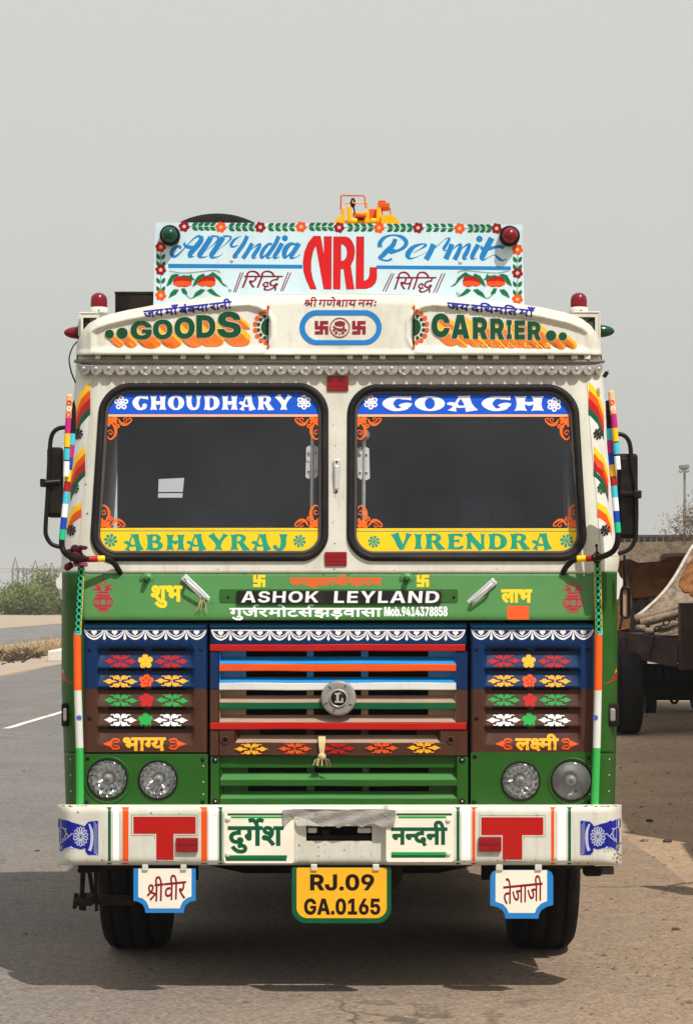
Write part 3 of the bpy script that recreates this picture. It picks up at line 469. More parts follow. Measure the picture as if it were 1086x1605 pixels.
def spline(pts, n=5):
    """Catmull-Rom through tuples of any length"""
    pts = [tuple(map(float, p)) for p in pts]
    if len(pts) < 3: return pts
    out = []
    for i in range(len(pts) - 1):
        p0 = pts[max(i - 1, 0)]; p1 = pts[i]; p2 = pts[i + 1]; p3 = pts[min(i + 2, len(pts) - 1)]
        for k in range(n):
            t = k / n
            out.append(tuple(.5 * (2 * b + (c - a) * t + (2 * a - 5 * b + 4 * c - d) * t * t + (3 * b - a - 3 * c + d) * t ** 3)
                             for a, b, c, d in zip(p0, p1, p2, p3)))
    out.append(pts[-1])
    return out
def stroke(pts, wd=None, n=5, cap=False):
    """brush stroke: (x, y, width) points -> polygons"""
    if wd is not None: pts = [(p[0], p[1], wd) for p in pts]
    q = spline(pts, n) if n > 1 else [tuple(p) for p in pts]
    L = []
    for i, (x, y, w_) in enumerate(q):
        a = q[max(i - 1, 0)]; b = q[min(i + 1, len(q) - 1)]
        dx, dy = b[0] - a[0], b[1] - a[1]; l = math.hypot(dx, dy) or 1
        h = max(w_, .01) / 2
        L.append(((x - dy / l * h, y + dx / l * h), (x + dy / l * h, y - dx / l * h)))
    out = []
    for (a, b), (c, d) in zip(L, L[1:]):
        p = [a, b, d, c]
        # a tight turn may fold the quad: split it
        for tri in ([a, b, d], [a, d, c]):
            if abs(area(tri)) > 1e-6: out.append(pos(tri))
    if cap:
        for k in (0, -1): out.append(disc(q[k][0], q[k][1], q[k][2] / 2, 10))
    return out
def disc(x, y, r, n=16, ry=None, a0=0.0):
    ry = r if ry is None else ry
    return [(x + r * math.cos(a0 + 2 * math.pi * i / n), y + ry * math.sin(a0 + 2 * math.pi * i / n)) for i in range(n)]
def ring(x, y, r, w_, n=20, ry=None):
    ry = r if ry is None else ry
    return [pos(disc(x, y, r + w_ / 2, n, ry + w_ / 2)), neg(disc(x, y, r - w_ / 2, n, ry - w_ / 2))]
def rect(u0, v0, u1, v1): return [(u0, v0), (u1, v0), (u1, v1), (u0, v1)]
def rrect(pts, r, n=6):
    """round the corners of a polygon"""
    out = []; N_ = len(pts)
    for i in range(N_):
        p0, p1, p2 = Vector(pts[i - 1]), Vector(pts[i]), Vector(pts[(i + 1) % N_])
        rr = r[i] if isinstance(r, (list, tuple)) else r
        a = (p0 - p1).normalized(); b = (p2 - p1).normalized()
        s_, e_ = p1 + a * rr, p1 + b * rr
        for k in range(n + 1):
            t = k / n
            q = s_ * (1 - t) ** 2 + p1 * (2 * t * (1 - t)) * .62 + e_ * t ** 2
            wsum = (1 - t) ** 2 + 2 * t * (1 - t) * .62 + t ** 2
            out.append(tuple(q / wsum))
    return out
def clip(poly, axis, lim, keep_less):
    out = []
    for a, b in zip(poly, poly[1:] + poly[:1]):
        ia = (a[axis] <= lim) == keep_less; ib = (b[axis] <= lim) == keep_less
        if ia: out.append(a)
        if ia != ib:
            t = (lim - a[axis]) / (b[axis] - a[axis])
            out.append((a[0] + (b[0] - a[0]) * t, a[1] + (b[1] - a[1]) * t))
    return out
def xf(polys, fn): return [pos([fn(x, y) for x, y in p]) if area(p) > 0 else neg([fn(x, y) for x, y in p]) for p in polys]
def place(polys, u, v, s=1.0, rot=0.0, sx=1.0, sy=1.0):
    c, n = math.cos(rot), math.sin(rot)
    return xf(polys, lambda x, y: (u + s * (x * sx * c - y * sy * n), v + s * (x * sx * n + y * sy * c)))

# lettering -------------------------------------------------------------
_gc = {}
def glyph(n):
    if n not in _gc:
        cs = [[tuple(map(float, p.split(','))) for p in c.split(' ')] for c in GLYPHS[n].split('/')]
        cs = [[(x, -y) for x, y in c] for c in cs]
        big = max(cs, key=lambda c: abs(area(c)))
        if area(big) < 0: cs = [list(reversed(c)) for c in cs]
        _gc[n] = cs
    return _gc[n]
def text_polys(txt, style, gap=110, track=0):
    """style 'd' Devanagari words, 'b' bold or 'k' heavy Latin letters"""
    out = []; x = 0
    if style == 'd':
        for wd in txt.split(' '):
            W_ = WORDS[wd]
            for g, gx, gy in W_[1:]:
                out += [[(px + x + gx, py - gy) for px, py in c] for c in glyph(g)]
            x += W_[0] + gap
    else:
        for ch in txt:
            if ch == ' ': x += gap; continue
            out += [[(px + x, py) for px, py in c] for c in glyph(style + ch)]
            x += WORDS[style + ch] + track
    return out
def bbox(polys):
    xs = [p[0] for c in polys for p in c]; ys = [p[1] for c in polys for p in c]
    return min(xs), min(ys), max(xs), max(ys)
def embolden(polys, d):
    out = []
    for c in polys:
        c = [p for i, p in enumerate(c) if math.hypot(p[0] - c[i - 1][0], p[1] - c[i - 1][1]) > 1e-6]
        n = len(c); q = []
        for i in range(n):
            a, b, e = c[i - 1], c[i], c[(i + 1) % n]
            n1 = Vector((b[1] - a[1], -(b[0] - a[0]))).normalized(); n2 = Vector((e[1] - b[1], -(e[0] - b[0]))).normalized()
            m = n1 + n2
            k = max(.5, 1 + n1.dot(n2)) 
            m = m / k if m.length > 1e-6 else n1
            if m.length > 1.6: m = m.normalized() * 1.6
            q.append((b[0] + m.x * d, b[1] + m.y * d))
        out.append(q)
    return out
def fit(polys, box, shear=0.0, rot=0.0, bold=0.0):
    """fit lettering into a photo-pixel box, optionally slanted, turned about the box centre and thickened"""
    if shear:
        polys = [[(x - y * shear, y) for x, y in c] for c in polys]
    a = bbox(polys); u0, v0, u1, v1 = box
    u0 += bold; u1 -= bold; v0 += bold; v1 -= bold
    sx = (u1 - u0) / (a[2] - a[0]); sy = (v1 - v0) / (a[3] - a[1])
    polys = [[(u0 + (x - a[0]) * sx, v0 + (y - a[1]) * sy) for x, y in c] for c in polys]
    if bold: polys = embolden(polys, bold)
    if rot:
        cx, cy = (u0 + u1) / 2, (v0 + v1) / 2; c_, s_ = math.cos(rot), math.sin(rot)
        polys = [[(cx + (x - cx) * c_ - (y - cy) * s_, cy + (x - cx) * s_ + (y - cy) * c_) for x, y in c] for c in polys]
    return polys
def deva(txt, box, bold=.5, shear=0.0, rot=0.0, gap=110): return fit(text_polys(txt, 'd', gap), box, shear, rot, bold)
def latin(txt, box, style='b', shear=0.0, rot=0.0, gap=140, bold=0.0, track=0): return fit(text_polys(txt, style, gap, track), box, shear, rot, bold)

# flared fairground letters, drawn in a box of height 1 (y down)
def flare(ch):
    def stem(x, w_=.30, top=0.0, bot=1.0):
        h = w_ / 2; e = h * 1.42
        return [pos([(x - e, top), (x - e * .5, top + .03), (x, top + .045), (x + e * .5, top + .03), (x + e, top), (x + h * 1.0, top + .2), (x + h * .86, (top + bot) / 2),
                     (x + h * 1.0, bot - .2), (x + e, bot), (x + e * .5, bot - .03), (x, bot - .045), (x - e * .5, bot - .03), (x - e, bot), (x - h * 1.0, bot - .2), (x - h * .86, (top + bot) / 2), (x - h * 1.0, top + .2)])]
    if ch == 'I': return stem(.22), .44
    if ch == 'H': return stem(.22) + stem(.78) + stroke([(.3, .52, .12), (.42, .46, .16), (.5, .55, .2), (.58, .46, .16), (.7, .5, .12)]), 1.0
    if ch == 'O': return [pos(disc(.5, .5, .5, 26)), neg(disc(.5, .5, .17, 20, .38))], 1.0
    if ch == 'C' or ch == 'G':
        s_ = stroke([(.86, .12, .2), (.72, .13, .2), (.55, .1, .16), (.36, .18, .26), (.2, .5, .36), (.36, .84, .26), (.56, .92, .16), (.76, .8, .24), (.78, .62, .26)], n=6)
        s_ += [pos([(.98, 0), (.98, .28), (.86, .24), (.74, .22), (.74, .04), (.86, .05)])]
        if ch == 'G': s_ += stroke([(.98, .62, .22), (.84, .58, .26), (.7, .6, .2), (.6, .68, .12)])
        else: s_ += stroke([(.84, .66, .2), (.74, .66, .2), (.66, .74, .1)])
        return s_, 1.0
    if ch == 'D': return stem(.22) + stroke([(.2, .07, .14), (.5, .08, .16), (.72, .22, .26), (.8, .5, .34), (.72, .78, .26), (.5, .92, .16), (.2, .93, .14)], n=6), 1.0
    if ch == 'B':
        return (stem(.22) + stroke([(.2, .07, .13), (.5, .07, .14), (.64, .16, .2), (.66, .28, .24), (.56, .42, .16), (.3, .47, .1)], n=6)
                + stroke([(.3, .47, .1), (.56, .5, .16), (.72, .6, .24), (.74, .74, .28), (.62, .9, .18), (.2, .93, .13)], n=6)), .92
    if ch == 'R':
        return (stem(.22) + stroke([(.2, .07, .13), (.52, .07, .15), (.68, .18, .24), (.68, .33, .26), (.56, .47, .16), (.3, .5, .1)], n=6)
                + stroke([(.45, .5, .14), (.6, .6, .26), (.72, .8, .3), (.86, .96, .26)], n=5) + [pos([(.6, 1), (.66, .86), (.98, .86), (1.02, 1)])]), 1.02
    if ch == 'A':
        return (stroke([(.42, .04, .1), (.3, .4, .1), (.2, .8, .14), (.14, 1.0, .32)], n=4) + stroke([(.56, 0, .36), (.62, .3, .28), (.7, .65, .28), (.8, 1.0, .42)], n=5)
                + stroke([(.6, .68, .12), (.38, .72, .14), (.24, .6, .2), (.1, .5, .2), (.02, .58, .16)], n=5) + [pos([(.3, 0), (.74, 0), (.66, .1), (.4, .1)])]), 1.0
    if ch == 'U': return stroke([(.2, 0, .42), (.2, .25, .3), (.21, .6, .3), (.32, .84, .26), (.5, .92, .16), (.68, .84, .18), (.76, .6, .18), (.78, .25, .18), (.8, 0, .36)], n=5), 1.0
    if ch == 'Y': return stroke([(.12, 0, .4), (.26, .22, .3), (.5, .55, .3)], n=4) + stroke([(.88, 0, .32), (.76, .2, .2), (.54, .55, .2)], n=4) + stem(.5, .3, .45), 1.0
    if ch == 'V': return stroke([(.14, 0, .44), (.26, .3, .32), (.4, .7, .32), (.5, 1.0, .2)], n=4) + stroke([(.86, 0, .34), (.76, .3, .18), (.62, .7, .16), (.52, 1.0, .14)], n=4), 1.0
    if ch == 'E': return stem(.22) + stroke([(.2, .07, .14), (.5, .08, .14), (.68, .1, .2), (.78, .2, .1)]) + stroke([(.3, .48, .12), (.5, .46, .16), (.62, .46, .3)]) + stroke([(.2, .93, .14), (.5, .92, .14), (.7, .88, .2), (.8, .76, .1)]), .84
    if ch == 'N': return stem(.16, .22) + stroke([(.1, .0, .3), (.34, .36, .3), (.62, .74, .3), (.8, 1.0, .3)], n=4) + stem(.84, .18), 1.0
    if ch == 'J': return stroke([(.52, 0, .44), (.52, .3, .3), (.52, .6, .3), (.42, .88, .24), (.24, .93, .18), (.1, .82, .24), (.14, .68, .2)], n=5), .74
    return [], .4
def flared(txt, box, gap=.1, bold=0.0):
    out = []; x = 0
    for ch in txt:
        p, a = flare(ch)
        out += [[(px + x, py) for px, py in c] for c in p]; x += a + gap
    return fit(out, box)

# ornaments (unit size, centred) ------------------------------------------
def blossom(r, n=5, a0=-math.pi / 2):
    out = [disc(0, 0, r * .35, 10)]
    for i in range(n):
        a = a0 + 2 * math.pi * i / n
        out.append(disc(r * .62 * math.cos(a), r * .62 * math.sin(a), r * .40, 12))
    return out
def ringblossom(r, n=6):
    out = [disc(0, 0, r * .28, 10)]
    for i in range(n):
        a = -math.pi / 2 + 2 * math.pi * i / n
        out += ring(r * .64 * math.cos(a), r * .64 * math.sin(a), r * .25, r * .2, 12)
    return out
def spokes(r, n=8, a0=0.0):
    out = []
    for i in range(n):
        a = a0 + 2 * math.pi * i / n
        c, s_ = math.cos(a), math.sin(a)
        q = [(.22, -.05), (.62, -.2), (.92, -.25), (1.0, -.1), (1.0, .1), (.92, .25), (.62, .2), (.22, .05)]
        out.append(pos([(r * (x * c - y * s_), r * (x * s_ + y * c)) for x, y in q]))
    out.append(disc(0, 0, r * .24, 8))
    return out
def leaf(x, y, ang, l, w_):
    q = [(0, 0), (.25, -.42), (.55, -.5), (.82, -.25), (1, 0), (.8, .3), (.5, .5), (.2, .36)]
    c, s_ = math.cos(ang), math.sin(ang)
    return [pos([(x + l * a * c - w_ * b * s_, y + l * a * s_ + w_ * b * c) for a, b in q])]
def flourish(w_, h):
    """pointed scroll ornament w_ wide, h high"""
    out = []
    for sx in (-1, 1):
        out.append(pos([(sx * .5, 0), (sx * .42, -.06), (sx * .36, -.18), (sx * .30, -.22), (sx * .24, -.10), (sx * .10, -.02), (sx * .10, .02), (sx * .24, .10), (sx * .30, .22), (sx * .36, .18), (sx * .42, .06)]))
        for sy in (-1, 1):
            out += [[(sx * .085 + .058 * math.cos(t), sy * .29 + .15 * math.sin(t)) for t in np.arange(10) * .628]]
            out += stroke([(sx * .02, sy * .03, .03), (sx * .03, sy * .30, .035), (sx * .075, sy * .46, .05), (sx * .13, sy * .46, .04), (sx * .165, sy * .34, .035), (sx * .15, sy * .2, .03)], n=2)
            out += stroke([(sx * .17, sy * .16, .03), (sx * .20, sy * .38, .05), (sx * .25, sy * .44, .05), (sx * .29, sy * .36, .03)], n=2)
    return xf(out, lambda x, y: (x * w_, y * h))
def half_flourish(w_, h, d):
    out = [pos([(.5, 0), (.3, -.12), (.05, -.3), (-.02, -.08), (-.1, 0), (-.02, .08), (.05, .3), (.3, .12)])]
    for sy in (-1, 1):
        out += stroke([(.0, sy * .12, .06), (-.1, sy * .42, .14), (-.28, sy * .44, .16), (-.44, sy * .38, .12), (-.46, sy * .22, .05)], n=3)
        out += stroke([(-.1, sy * .08, .05), (-.28, sy * .2, .12), (-.42, sy * .12, .08)], n=3)
    return xf(out, lambda x, y: (x * w_ * d, y * h))
def swastika(s_):
    """the four-armed Hindu mark of good luck, arms flared"""
    t = .12
    out = [rect(-t, -.5, t, .5), rect(-.5, -t, .5, t)]
    out += [rect(-t, -.5, .5, -.5 + 2 * t), rect(-.5, .5 - 2 * t, t, .5), rect(.5 - 2 * t, -t, .5, .5), rect(-.5, -.5, -.5 + 2 * t, t)]
    return xf([pos(p) for p in out], lambda x, y: (x * s_, y * s_))

def chips(q, surf, spots, n, m, smax, lay, seed):
    """small flecks of bare, rusty metal along seams and edges"""
    r = random.Random(seed)
    for i in range(n):
        (u0, v0), (u1, v1), jit = r.choice(spots); t = r.random()
        u, v = u0 + (u1 - u0) * t + r.gauss(0, jit), v0 + (v1 - v0) * t + r.gauss(0, jit)
        s_ = smax * r.random() ** 2 + .25; a0 = r.uniform(0, 6)
        q.paint([pos([(u + s_ * r.uniform(.5, 1.2) * math.cos(a) * 1.3, v + s_ * r.uniform(.4, 1) * math.sin(a)) for a in np.arange(7) * .9 + a0])], m, surf, lay=lay)
# ---------------------------------------------------------------- materials
mat('cream', (204, 203, 190), .42, var=.06, dirt=.40, streak=.42, coat=.08, dirt_rgb=(140, 120, 94))
mat('block_orange', (206, 104, 30), .45, var=.1)
mat('block_gold', (234, 170, 36), .45, var=.08)
mat('white_paint', (212, 212, 206), .4, var=.05, dirt=.25, streak=.2, coat=.2)
mat('sign_blue_white', (196, 218, 226), .42, var=.04, dirt=.2, streak=.2)
mat('green', (70, 126, 68), .40, var=.07, dirt=.2, streak=.2, coat=.05, spec=.2)
mat('deep_green', (33, 84, 24), .42, var=.12, dirt=.22, streak=.2, coat=.04, dirt_rgb=(74, 72, 44), spec=.18)
mat('navy', (3, 42, 86), .4, var=.16, dirt=.05, spec=.2)
mat('sky_blue', (38, 138, 204), .38, var=.08, dirt=.2, coat=.2)
mat('brown', (72, 44, 34), .46, var=.12, dirt=.25, spec=.15, dirt_rgb=(104, 82, 66))
mat('tan', (164, 136, 118), .5, var=.10, dirt=.3)
mat('red', (172, 14, 12), .45, var=.06, dirt=.12, coat=.2)
mat('orange', (222, 80, 22), .42, var=.05, dirt=.12)
mat('yellow', (246, 194, 30), .42, var=.05, dirt=.14)
mat('pole_orange', (238, 92, 26), .4, var=.04, dirt=.1, coat=.2)
mat('pole_green', (52, 170, 78), .4, var=.05, dirt=.1, coat=.2)
mat('mint', (40, 184, 130), .4, var=.04)
mat('teal_letter', (32, 148, 116), .45, var=.10, scale=30)
mat('dark_green', (8, 84, 52), .4, var=.08, dirt=.1)
mat('bottle_green', (4, 66, 36), .4, var=.08)
mat('leaf_green', (20, 104, 62), .45, var=.10)
mat('green_ornament', (36, 150, 66), .45, var=.05)
mat('maroon', (128, 22, 44), .45, var=.06)
mat('crimson', (160, 26, 54), .45, var=.08)
mat('letter_blue', (34, 122, 184), .42, var=.05)
mat('ink_blue', (22, 28, 132), .42, var=.06)
mat('band_blue', (24, 84, 200), .42, var=.06, scale=40)
mat('ring_blue', (26, 112, 178), .4, var=.05)
mat('nrl_red', (200, 28, 32), .42, var=.05)
mat('sticker_white', (236, 236, 236), .4, var=.03)
mat('silver_sticker', (176, 180, 196), .35, var=.05)
mat('peach', (240, 178, 130), .42, var=.06)
mat('filigree_orange', (244, 104, 26), .42, var=.05)
mat('amber', (240, 166, 40), .42, var=.05)
mat('magenta', (190, 40, 118), .42, var=.04)
mat('cyan', (66, 190, 208), .42, var=.04)
mat('cobalt', (28, 70, 176), .42, var=.05)
mat('black_paint', (24, 24, 24), .38, var=.2)
mat('black_plastic', (16, 16, 17), .34, var=.25, dirt=.2)
mat('rubber', (26, 25, 26), .55, var=.2, dirt=.18)
mat('rubber_grey', (74, 72, 72), .5, var=.15)
mat('letter_silver', (214, 214, 214), .3, metal=.15, var=.08, scale=30)
mat('void', (6, 6, 6), .9, var=.2)
mat('chassis', (22, 19, 17), .7, var=.35, dirt=.45, dirt_rgb=(70, 56, 44))
mat('tyre', (19, 17, 16), .8, var=.25, dirt=.3, dirt_rgb=(64, 54, 46), dirt_scale=6)
mat('chrome', (214, 214, 216), .34, metal=.55, var=.10, scale=30)
mat('bright_steel', (196, 196, 196), .36, metal=.6, var=.14, scale=24, dirt=.2)
mat('tin', (150, 147, 142), .5, metal=.35, var=.22, scale=26, dirt=.3)
mat('reflector_bowl', (214, 214, 212), .16, metal=1, var=.2, scale=40)
mat('red_lens', (118, 16, 28), .26, var=.1, coat=.3)
mat('reflector_red', (138, 12, 24), .25, var=.10, scale=60, coat=.5)
mat('green_lens', (8, 66, 44), .26, var=.1, coat=.3)
mat('plate_yellow', (240, 172, 36), .42, var=.05, dirt=.25)
mat('plate_black', (30, 18, 18), .5, var=.1)
mat('name_board', (232, 226, 208), .42, var=.04, dirt=.2)
mat('board_blue', (38, 122, 190), .42, var=.06, dirt=.1)
mat('seat_cloth', (52, 66, 88), .9, var=.3)
mat('cab_lining', (30, 31, 38), .9, var=.2)
mat('wood', (86, 62, 46), .75, var=.3, scale=4, stretch=(1, 1, 12))
mat('stain', (120, 100, 74), .6, var=.3)
mat('rope', (196, 176, 130), .9, var=.25, scale=50)
mat('cloth_maroon', (74, 24, 40), .95, var=.45, scale=40)
mat('cloth_pink', (150, 66, 104), .9, var=.3, scale=40)
mat('machine_yellow', (246, 170, 22), .42, var=.08, dirt=.2)
mat('machine_orange', (206, 84, 34), .5, var=.15, dirt=.2)

def glass_mat(name, tint=(.86, .9, .92), film=.04):
    m = bpy.data.materials.new(name); MATS[name] = m; m.use_nodes = True
    t = m.node_tree; N = t.nodes; L = t.links
    N.remove(N["Principled BSDF"]); out = N["Material Output"]
    tr = N.new("ShaderNodeBsdfTransparent"); tr.inputs[0].default_value = tint + (1,)
    gl = N.new("ShaderNodeBsdfGlossy"); gl.inputs['Roughness'].default_value = .03; gl.inputs[0].default_value = (1, 1, 1, 1)
    df = N.new("ShaderNodeBsdfDiffuse"); df.inputs[0].default_value = (.28, .31, .40, 1)
    # the same reflectance from either side, so that sunlight gets in as well as out
    lw = N.new("ShaderNodeLayerWeight"); lw.inputs[0].default_value = .5
    pw = N.new("ShaderNodeMath"); pw.operation = 'POWER'; pw.inputs[1].default_value = 5; L.new(lw.outputs['Facing'], pw.inputs[0])
    fr = N.new("ShaderNodeMath"); fr.operation = 'MULTIPLY_ADD'; fr.inputs[1].default_value = .96; fr.inputs[2].default_value = .04; L.new(pw.outputs[0], fr.inputs[0])
    a = N.new("ShaderNodeMixShader"); b = N.new("ShaderNodeMixShader")
    tc = N.new("ShaderNodeTexCoord"); n = N.new("ShaderNodeTexNoise"); n.inputs['Scale'].default_value = 2.2; n.inputs['Detail'].default_value = 8
    mr = N.new("ShaderNodeMapRange"); mr.inputs[1].default_value = .35; mr.inputs[2].default_value = .75
    mr.inputs[3].default_value = film * .5; mr.inputs[4].default_value = film * 2
    L.new(tc.outputs['Object'], n.inputs[0]); L.new(n.outputs[0], mr.inputs[0])
    L.new(mr.outputs[0], b.inputs[0]); L.new(tr.outputs[0], b.inputs[1]); L.new(df.outputs[0], b.inputs[2])
    L.new(fr.outputs[0], a.inputs[0]); L.new(b.outputs[0], a.inputs[1]); L.new(gl.outputs[0], a.inputs[2])
    L.new(a.outputs[0], out.inputs[0])
    return m
glass_mat('windscreen_glass', (.93, .95, .97), .03)
glass_mat('lens_glass', (.9, .92, .92), .06)

# ================================================================ THE TRUCK
truck = thing('goods_truck', (0, 0, 0), 'brightly painted cream and green goods lorry parked head on, hand lettered all over', 'truck')

def interp(tab):
    xs = [a for a, _ in tab]; ys = [b for _, b in tab]
    return lambda x: float(np.interp(x, xs, ys))
Ledge = interp([(480, 122), (540, 121), (600, 118), (700, 110), (800, 102), (860, 97), (897, 97), (1080, 97), (1180, 101), (1270, 104)])
Redge = interp([(480, 943), (540, 943), (600, 946), (700, 954), (800, 963), (880, 970), (897, 967), (1080, 967), (1270, 963)])
def corner(u, v, wd=48, dep=.17):
    d = min(u - Ledge(v), Redge(v) - u)
    t = min(1, max(0, (wd - d) / wd))
    return dep * (1 - math.sqrt(max(0, 1 - t * t * .98)))
def s_up(u, v): return .015 + .10 * (897 - v) / 337 + corner(u, v)
def s_glass(u, v): return .015 + .10 * (897 - v) / 337 + .010
GL_L = rrect([(169, 612), (503, 612), (503, 867), (152, 867)], [34, 34, 30, 30], 8)
GL_R = rrect([(557, 614), (893, 614), (909, 867), (555, 868)], [34, 34, 30, 30], 8)
SE_L = rrect([(163, 606), (509, 606), (509, 874), (146, 874)], [40, 40, 36, 36], 9)
SE_R = rrect([(550, 608), (899, 608), (915, 874), (549, 874)], [40, 40, 36, 36], 9)

mat('rust_spot', (92, 58, 38), .85, var=.4, scale=40)
# --- cab shell: front sheet with two window openings, corner pillars, sides, roof and back
cab = MB()
vs_ = list(np.linspace(556, 900, 40))
outer = [(Ledge(v) , v) for v in vs_] + [(Redge(v), v) for v in reversed(vs_)]
cab.paint([pos(outer), neg(SE_L), neg(SE_R)], 'cream', s_up, lay=0, step=5)
for i, f in enumerate(cab.s): cab.s[i] = True
# reveal behind each seal
for o in (SE_L, SE_R):
    for a, b in zip(o, o[1:] + o[:1]):
        cab.add([P(*a, s_up(*a)), P(*b, s_up(*b)), P(*b, s_up(*b) + .04), P(*a, s_up(*a) + .04)], [(3, 2, 1, 0)], 'cream')
# painted bands on the two corner pillars
def pillar_band(side, pts, m, lay=1):
    cab.paint([pos([(u if side < 0 else 1064 - u, v) for u, v in pts])], m, s_up, lay=3 + lay * 3, step=3)
def pil(u0, v0, u1, v1, thick_): return [(u0, v0), ((u0 + u1) / 2 - 3, (v0 + v1) / 2 - 6), (u1, v1), (u1, v1 + thick_), ((u0 + u1) / 2 - 2, (v0 + v1) / 2 + thick_ - 6), (u0, v0 + thick_)]
for sd_ in (-1, 1):
    edge = [(Ledge(v) + 2 if sd_ < 0 else 1064 - Redge(v) + 2, v) for v in np.linspace(594, 872, 22)]
    inn = [(interp([(594, 145), (700, 137), (800, 128), (872, 122)])(v), v) for v in np.linspace(872, 594, 22)]
    pillar_band(sd_, edge + inn, 'white_paint', 1)
    for (ul, vl, ur, vr), cols in (((118, 640, 142, 598), (('yellow', 13), ('orange', 13), ('red', 14), ('dark_green', 11))),
                                   ((111, 740, 134, 698), (('yellow', 12), ('orange', 12), ('red', 13), ('dark_green', 10))),
                                   ((106, 816, 128, 786), (('yellow', 11), ('orange', 13)))):
        o = 0
        for m, t in cols:
            pillar_band(sd_, pil(ul, vl + o, ur, vr + o, t + .3), m, 2); o += t
    for (u, v), m in (((123, 680), 'black_paint'), ((117, 765), 'dark_green'), ((112, 831), 'black_paint')):
        uu = u if sd_ < 0 else 1060 - u
        cab.paint(place(spokes(9), uu, v, 1, 0.2, .82), m, s_up, lay=14, step=3)
chips(cab, s_up, [((150, 893), (910, 893), 1.5), ((524, 600), (524, 860), 3), ((140, 640), (130, 860), 2), ((160, 594), (900, 594), 1.5)], 70, 'rust_spot', 1.1, 3, 1)
# sides and roof, straight back from the front sheet
def sweep_back(pts, y1, m):
    A = [P(u, v, y) for u, v, y in pts]; B = [Vector((a.x, y1, a.z)) for a in A]
    for i in range(len(A) - 1): cab.add([A[i], A[i + 1], B[i + 1], B[i]], [(0, 1, 2, 3)], m, True)
CAB_BACK = 2.15
topline = interp([(120, 552), (121, 540), (124, 530), (130, 518), (140, 507), (152, 500), (170, 493), (200, 486), (250, 476.5), (320, 467), (430, 461), (532, 459), (640, 461),
                  (740, 467.5), (800, 474), (850, 482), (890, 491), (912, 500), (926, 511), (936, 525), (942, 540), (943, 552)])
for ed in (Ledge, Redge):                                  # side walls with an open door window in each
    rows = [900, 852, 800, 740, 690, 650, 600, 552]
    for va, vb in zip(rows, rows[1:]):
        ya, yb = .18 + .10 * (897 - va) / 337, .18 + .10 * (897 - vb) / 337
        A, B = P(ed(va), va, ya), P(ed(vb), vb, yb)
        for y0, y1 in ([(0, .40), (1.35, CAB_BACK)] if 650 <= vb and va <= 852 else [(0, CAB_BACK)]):
            cab.add([Vector((A.x, max(A.y, y0), A.z)), Vector((B.x, max(B.y, y0), B.z)), Vector((B.x, y1, B.z)), Vector((A.x, y1, A.z))], [(0, 1, 2, 3)], 'cream', True)
tp = [(u, topline(u)) for u in [120, 121, 124, 130, 140, 152, 170, 200, 250, 320, 430, 532, 640, 740, 800, 850, 890, 912, 926, 936, 942, 943]]
sweep_back([(u, v + 1, .17 + corner(u, v, 50, .10)) for u, v in tp], CAB_BACK, 'cream')
sweep_back([(Ledge(v), v, .16) for v in np.linspace(1262, 900, 8)], CAB_BACK, 'deep_green')
sweep_back([(Redge(v), v, .16) for v in np.linspace(900, 1262, 8)], CAB_BACK, 'deep_green')
# back wall with its small window, floor
def s_back(u, v): return CAB_BACK
bk = [(Ledge(v) * .81 + UC * .19, v) for v in (1225, 900, 560)]
zt = 3.0
def wx(p): return ((p[0]) / (PX * (CAM_D + CAB_BACK) / CAM_D) + UC, VH - (p[1] - CAM_H) / (PX * (CAM_D + CAB_BACK) / CAM_D))
backpoly = [wx(p) for p in [(-1.19, .9), (1.15, .9), (1.15, 2.62), (1.05, 2.85), (.5, 2.99), (-.5, 2.99), (-1.05, 2.85), (-1.19, 2.62)]]
RW = [(249, 751), (289, 749), (286, 780), (248, 780)]
cab.paint([pos(backpoly), neg(RW)], 'cab_lining', s_back, lay=0)
cab.paint([pos(rect(246, 771, 292, 773))], 'black_plastic', s_back, lay=2)
cab.box((-1.18, .2, 1.0), (1.14, CAB_BACK, 1.05), 'cab_lining')
cab_o = cab.build('cab', truck)

# --- windscreens
def band_text(mb, polys, m, lay): mb.paint(polys, m, s_glass, lay=lay)
FIL = []
_k = 1 / 6.033
def _f(pts): return [((x - 55) * _k, (y - 305) * _k, w_ * _k) for x, y, w_ in pts]
for pts in ([(60, 318, 30), (90, 345, 50), (120, 330, 40), (150, 320, 22)], [(75, 362, 34), (64, 400, 22)], [(120, 335, 30), (140, 372, 24)], [(95, 330, 30), (100, 380, 26)],
            [(160, 330, 10), (190, 375, 24), (230, 384, 22), (270, 360, 14), (286, 332, 10), (264, 322, 9), (256, 340, 7)],
            [(196, 370, 8), (240, 348, 8), (236, 322, 8), (212, 325, 8), (216, 346, 6)],
            [(110, 380, 18), (136, 430, 26), (130, 480, 22), (95, 520, 14), (64, 510, 10), (62, 490, 8)],
            [(58, 450, 8), (85, 435, 8), (105, 455, 8), (90, 475, 8), (70, 462, 8)]):
    FIL += stroke(_f(pts), n=4)
FIL += ring((153 - 55) * _k, (397 - 305) * _k, 16 * _k, 11 * _k, 14) + [pos(disc((153 - 55) * _k, (397 - 305) * _k, 5 * _k, 8))]
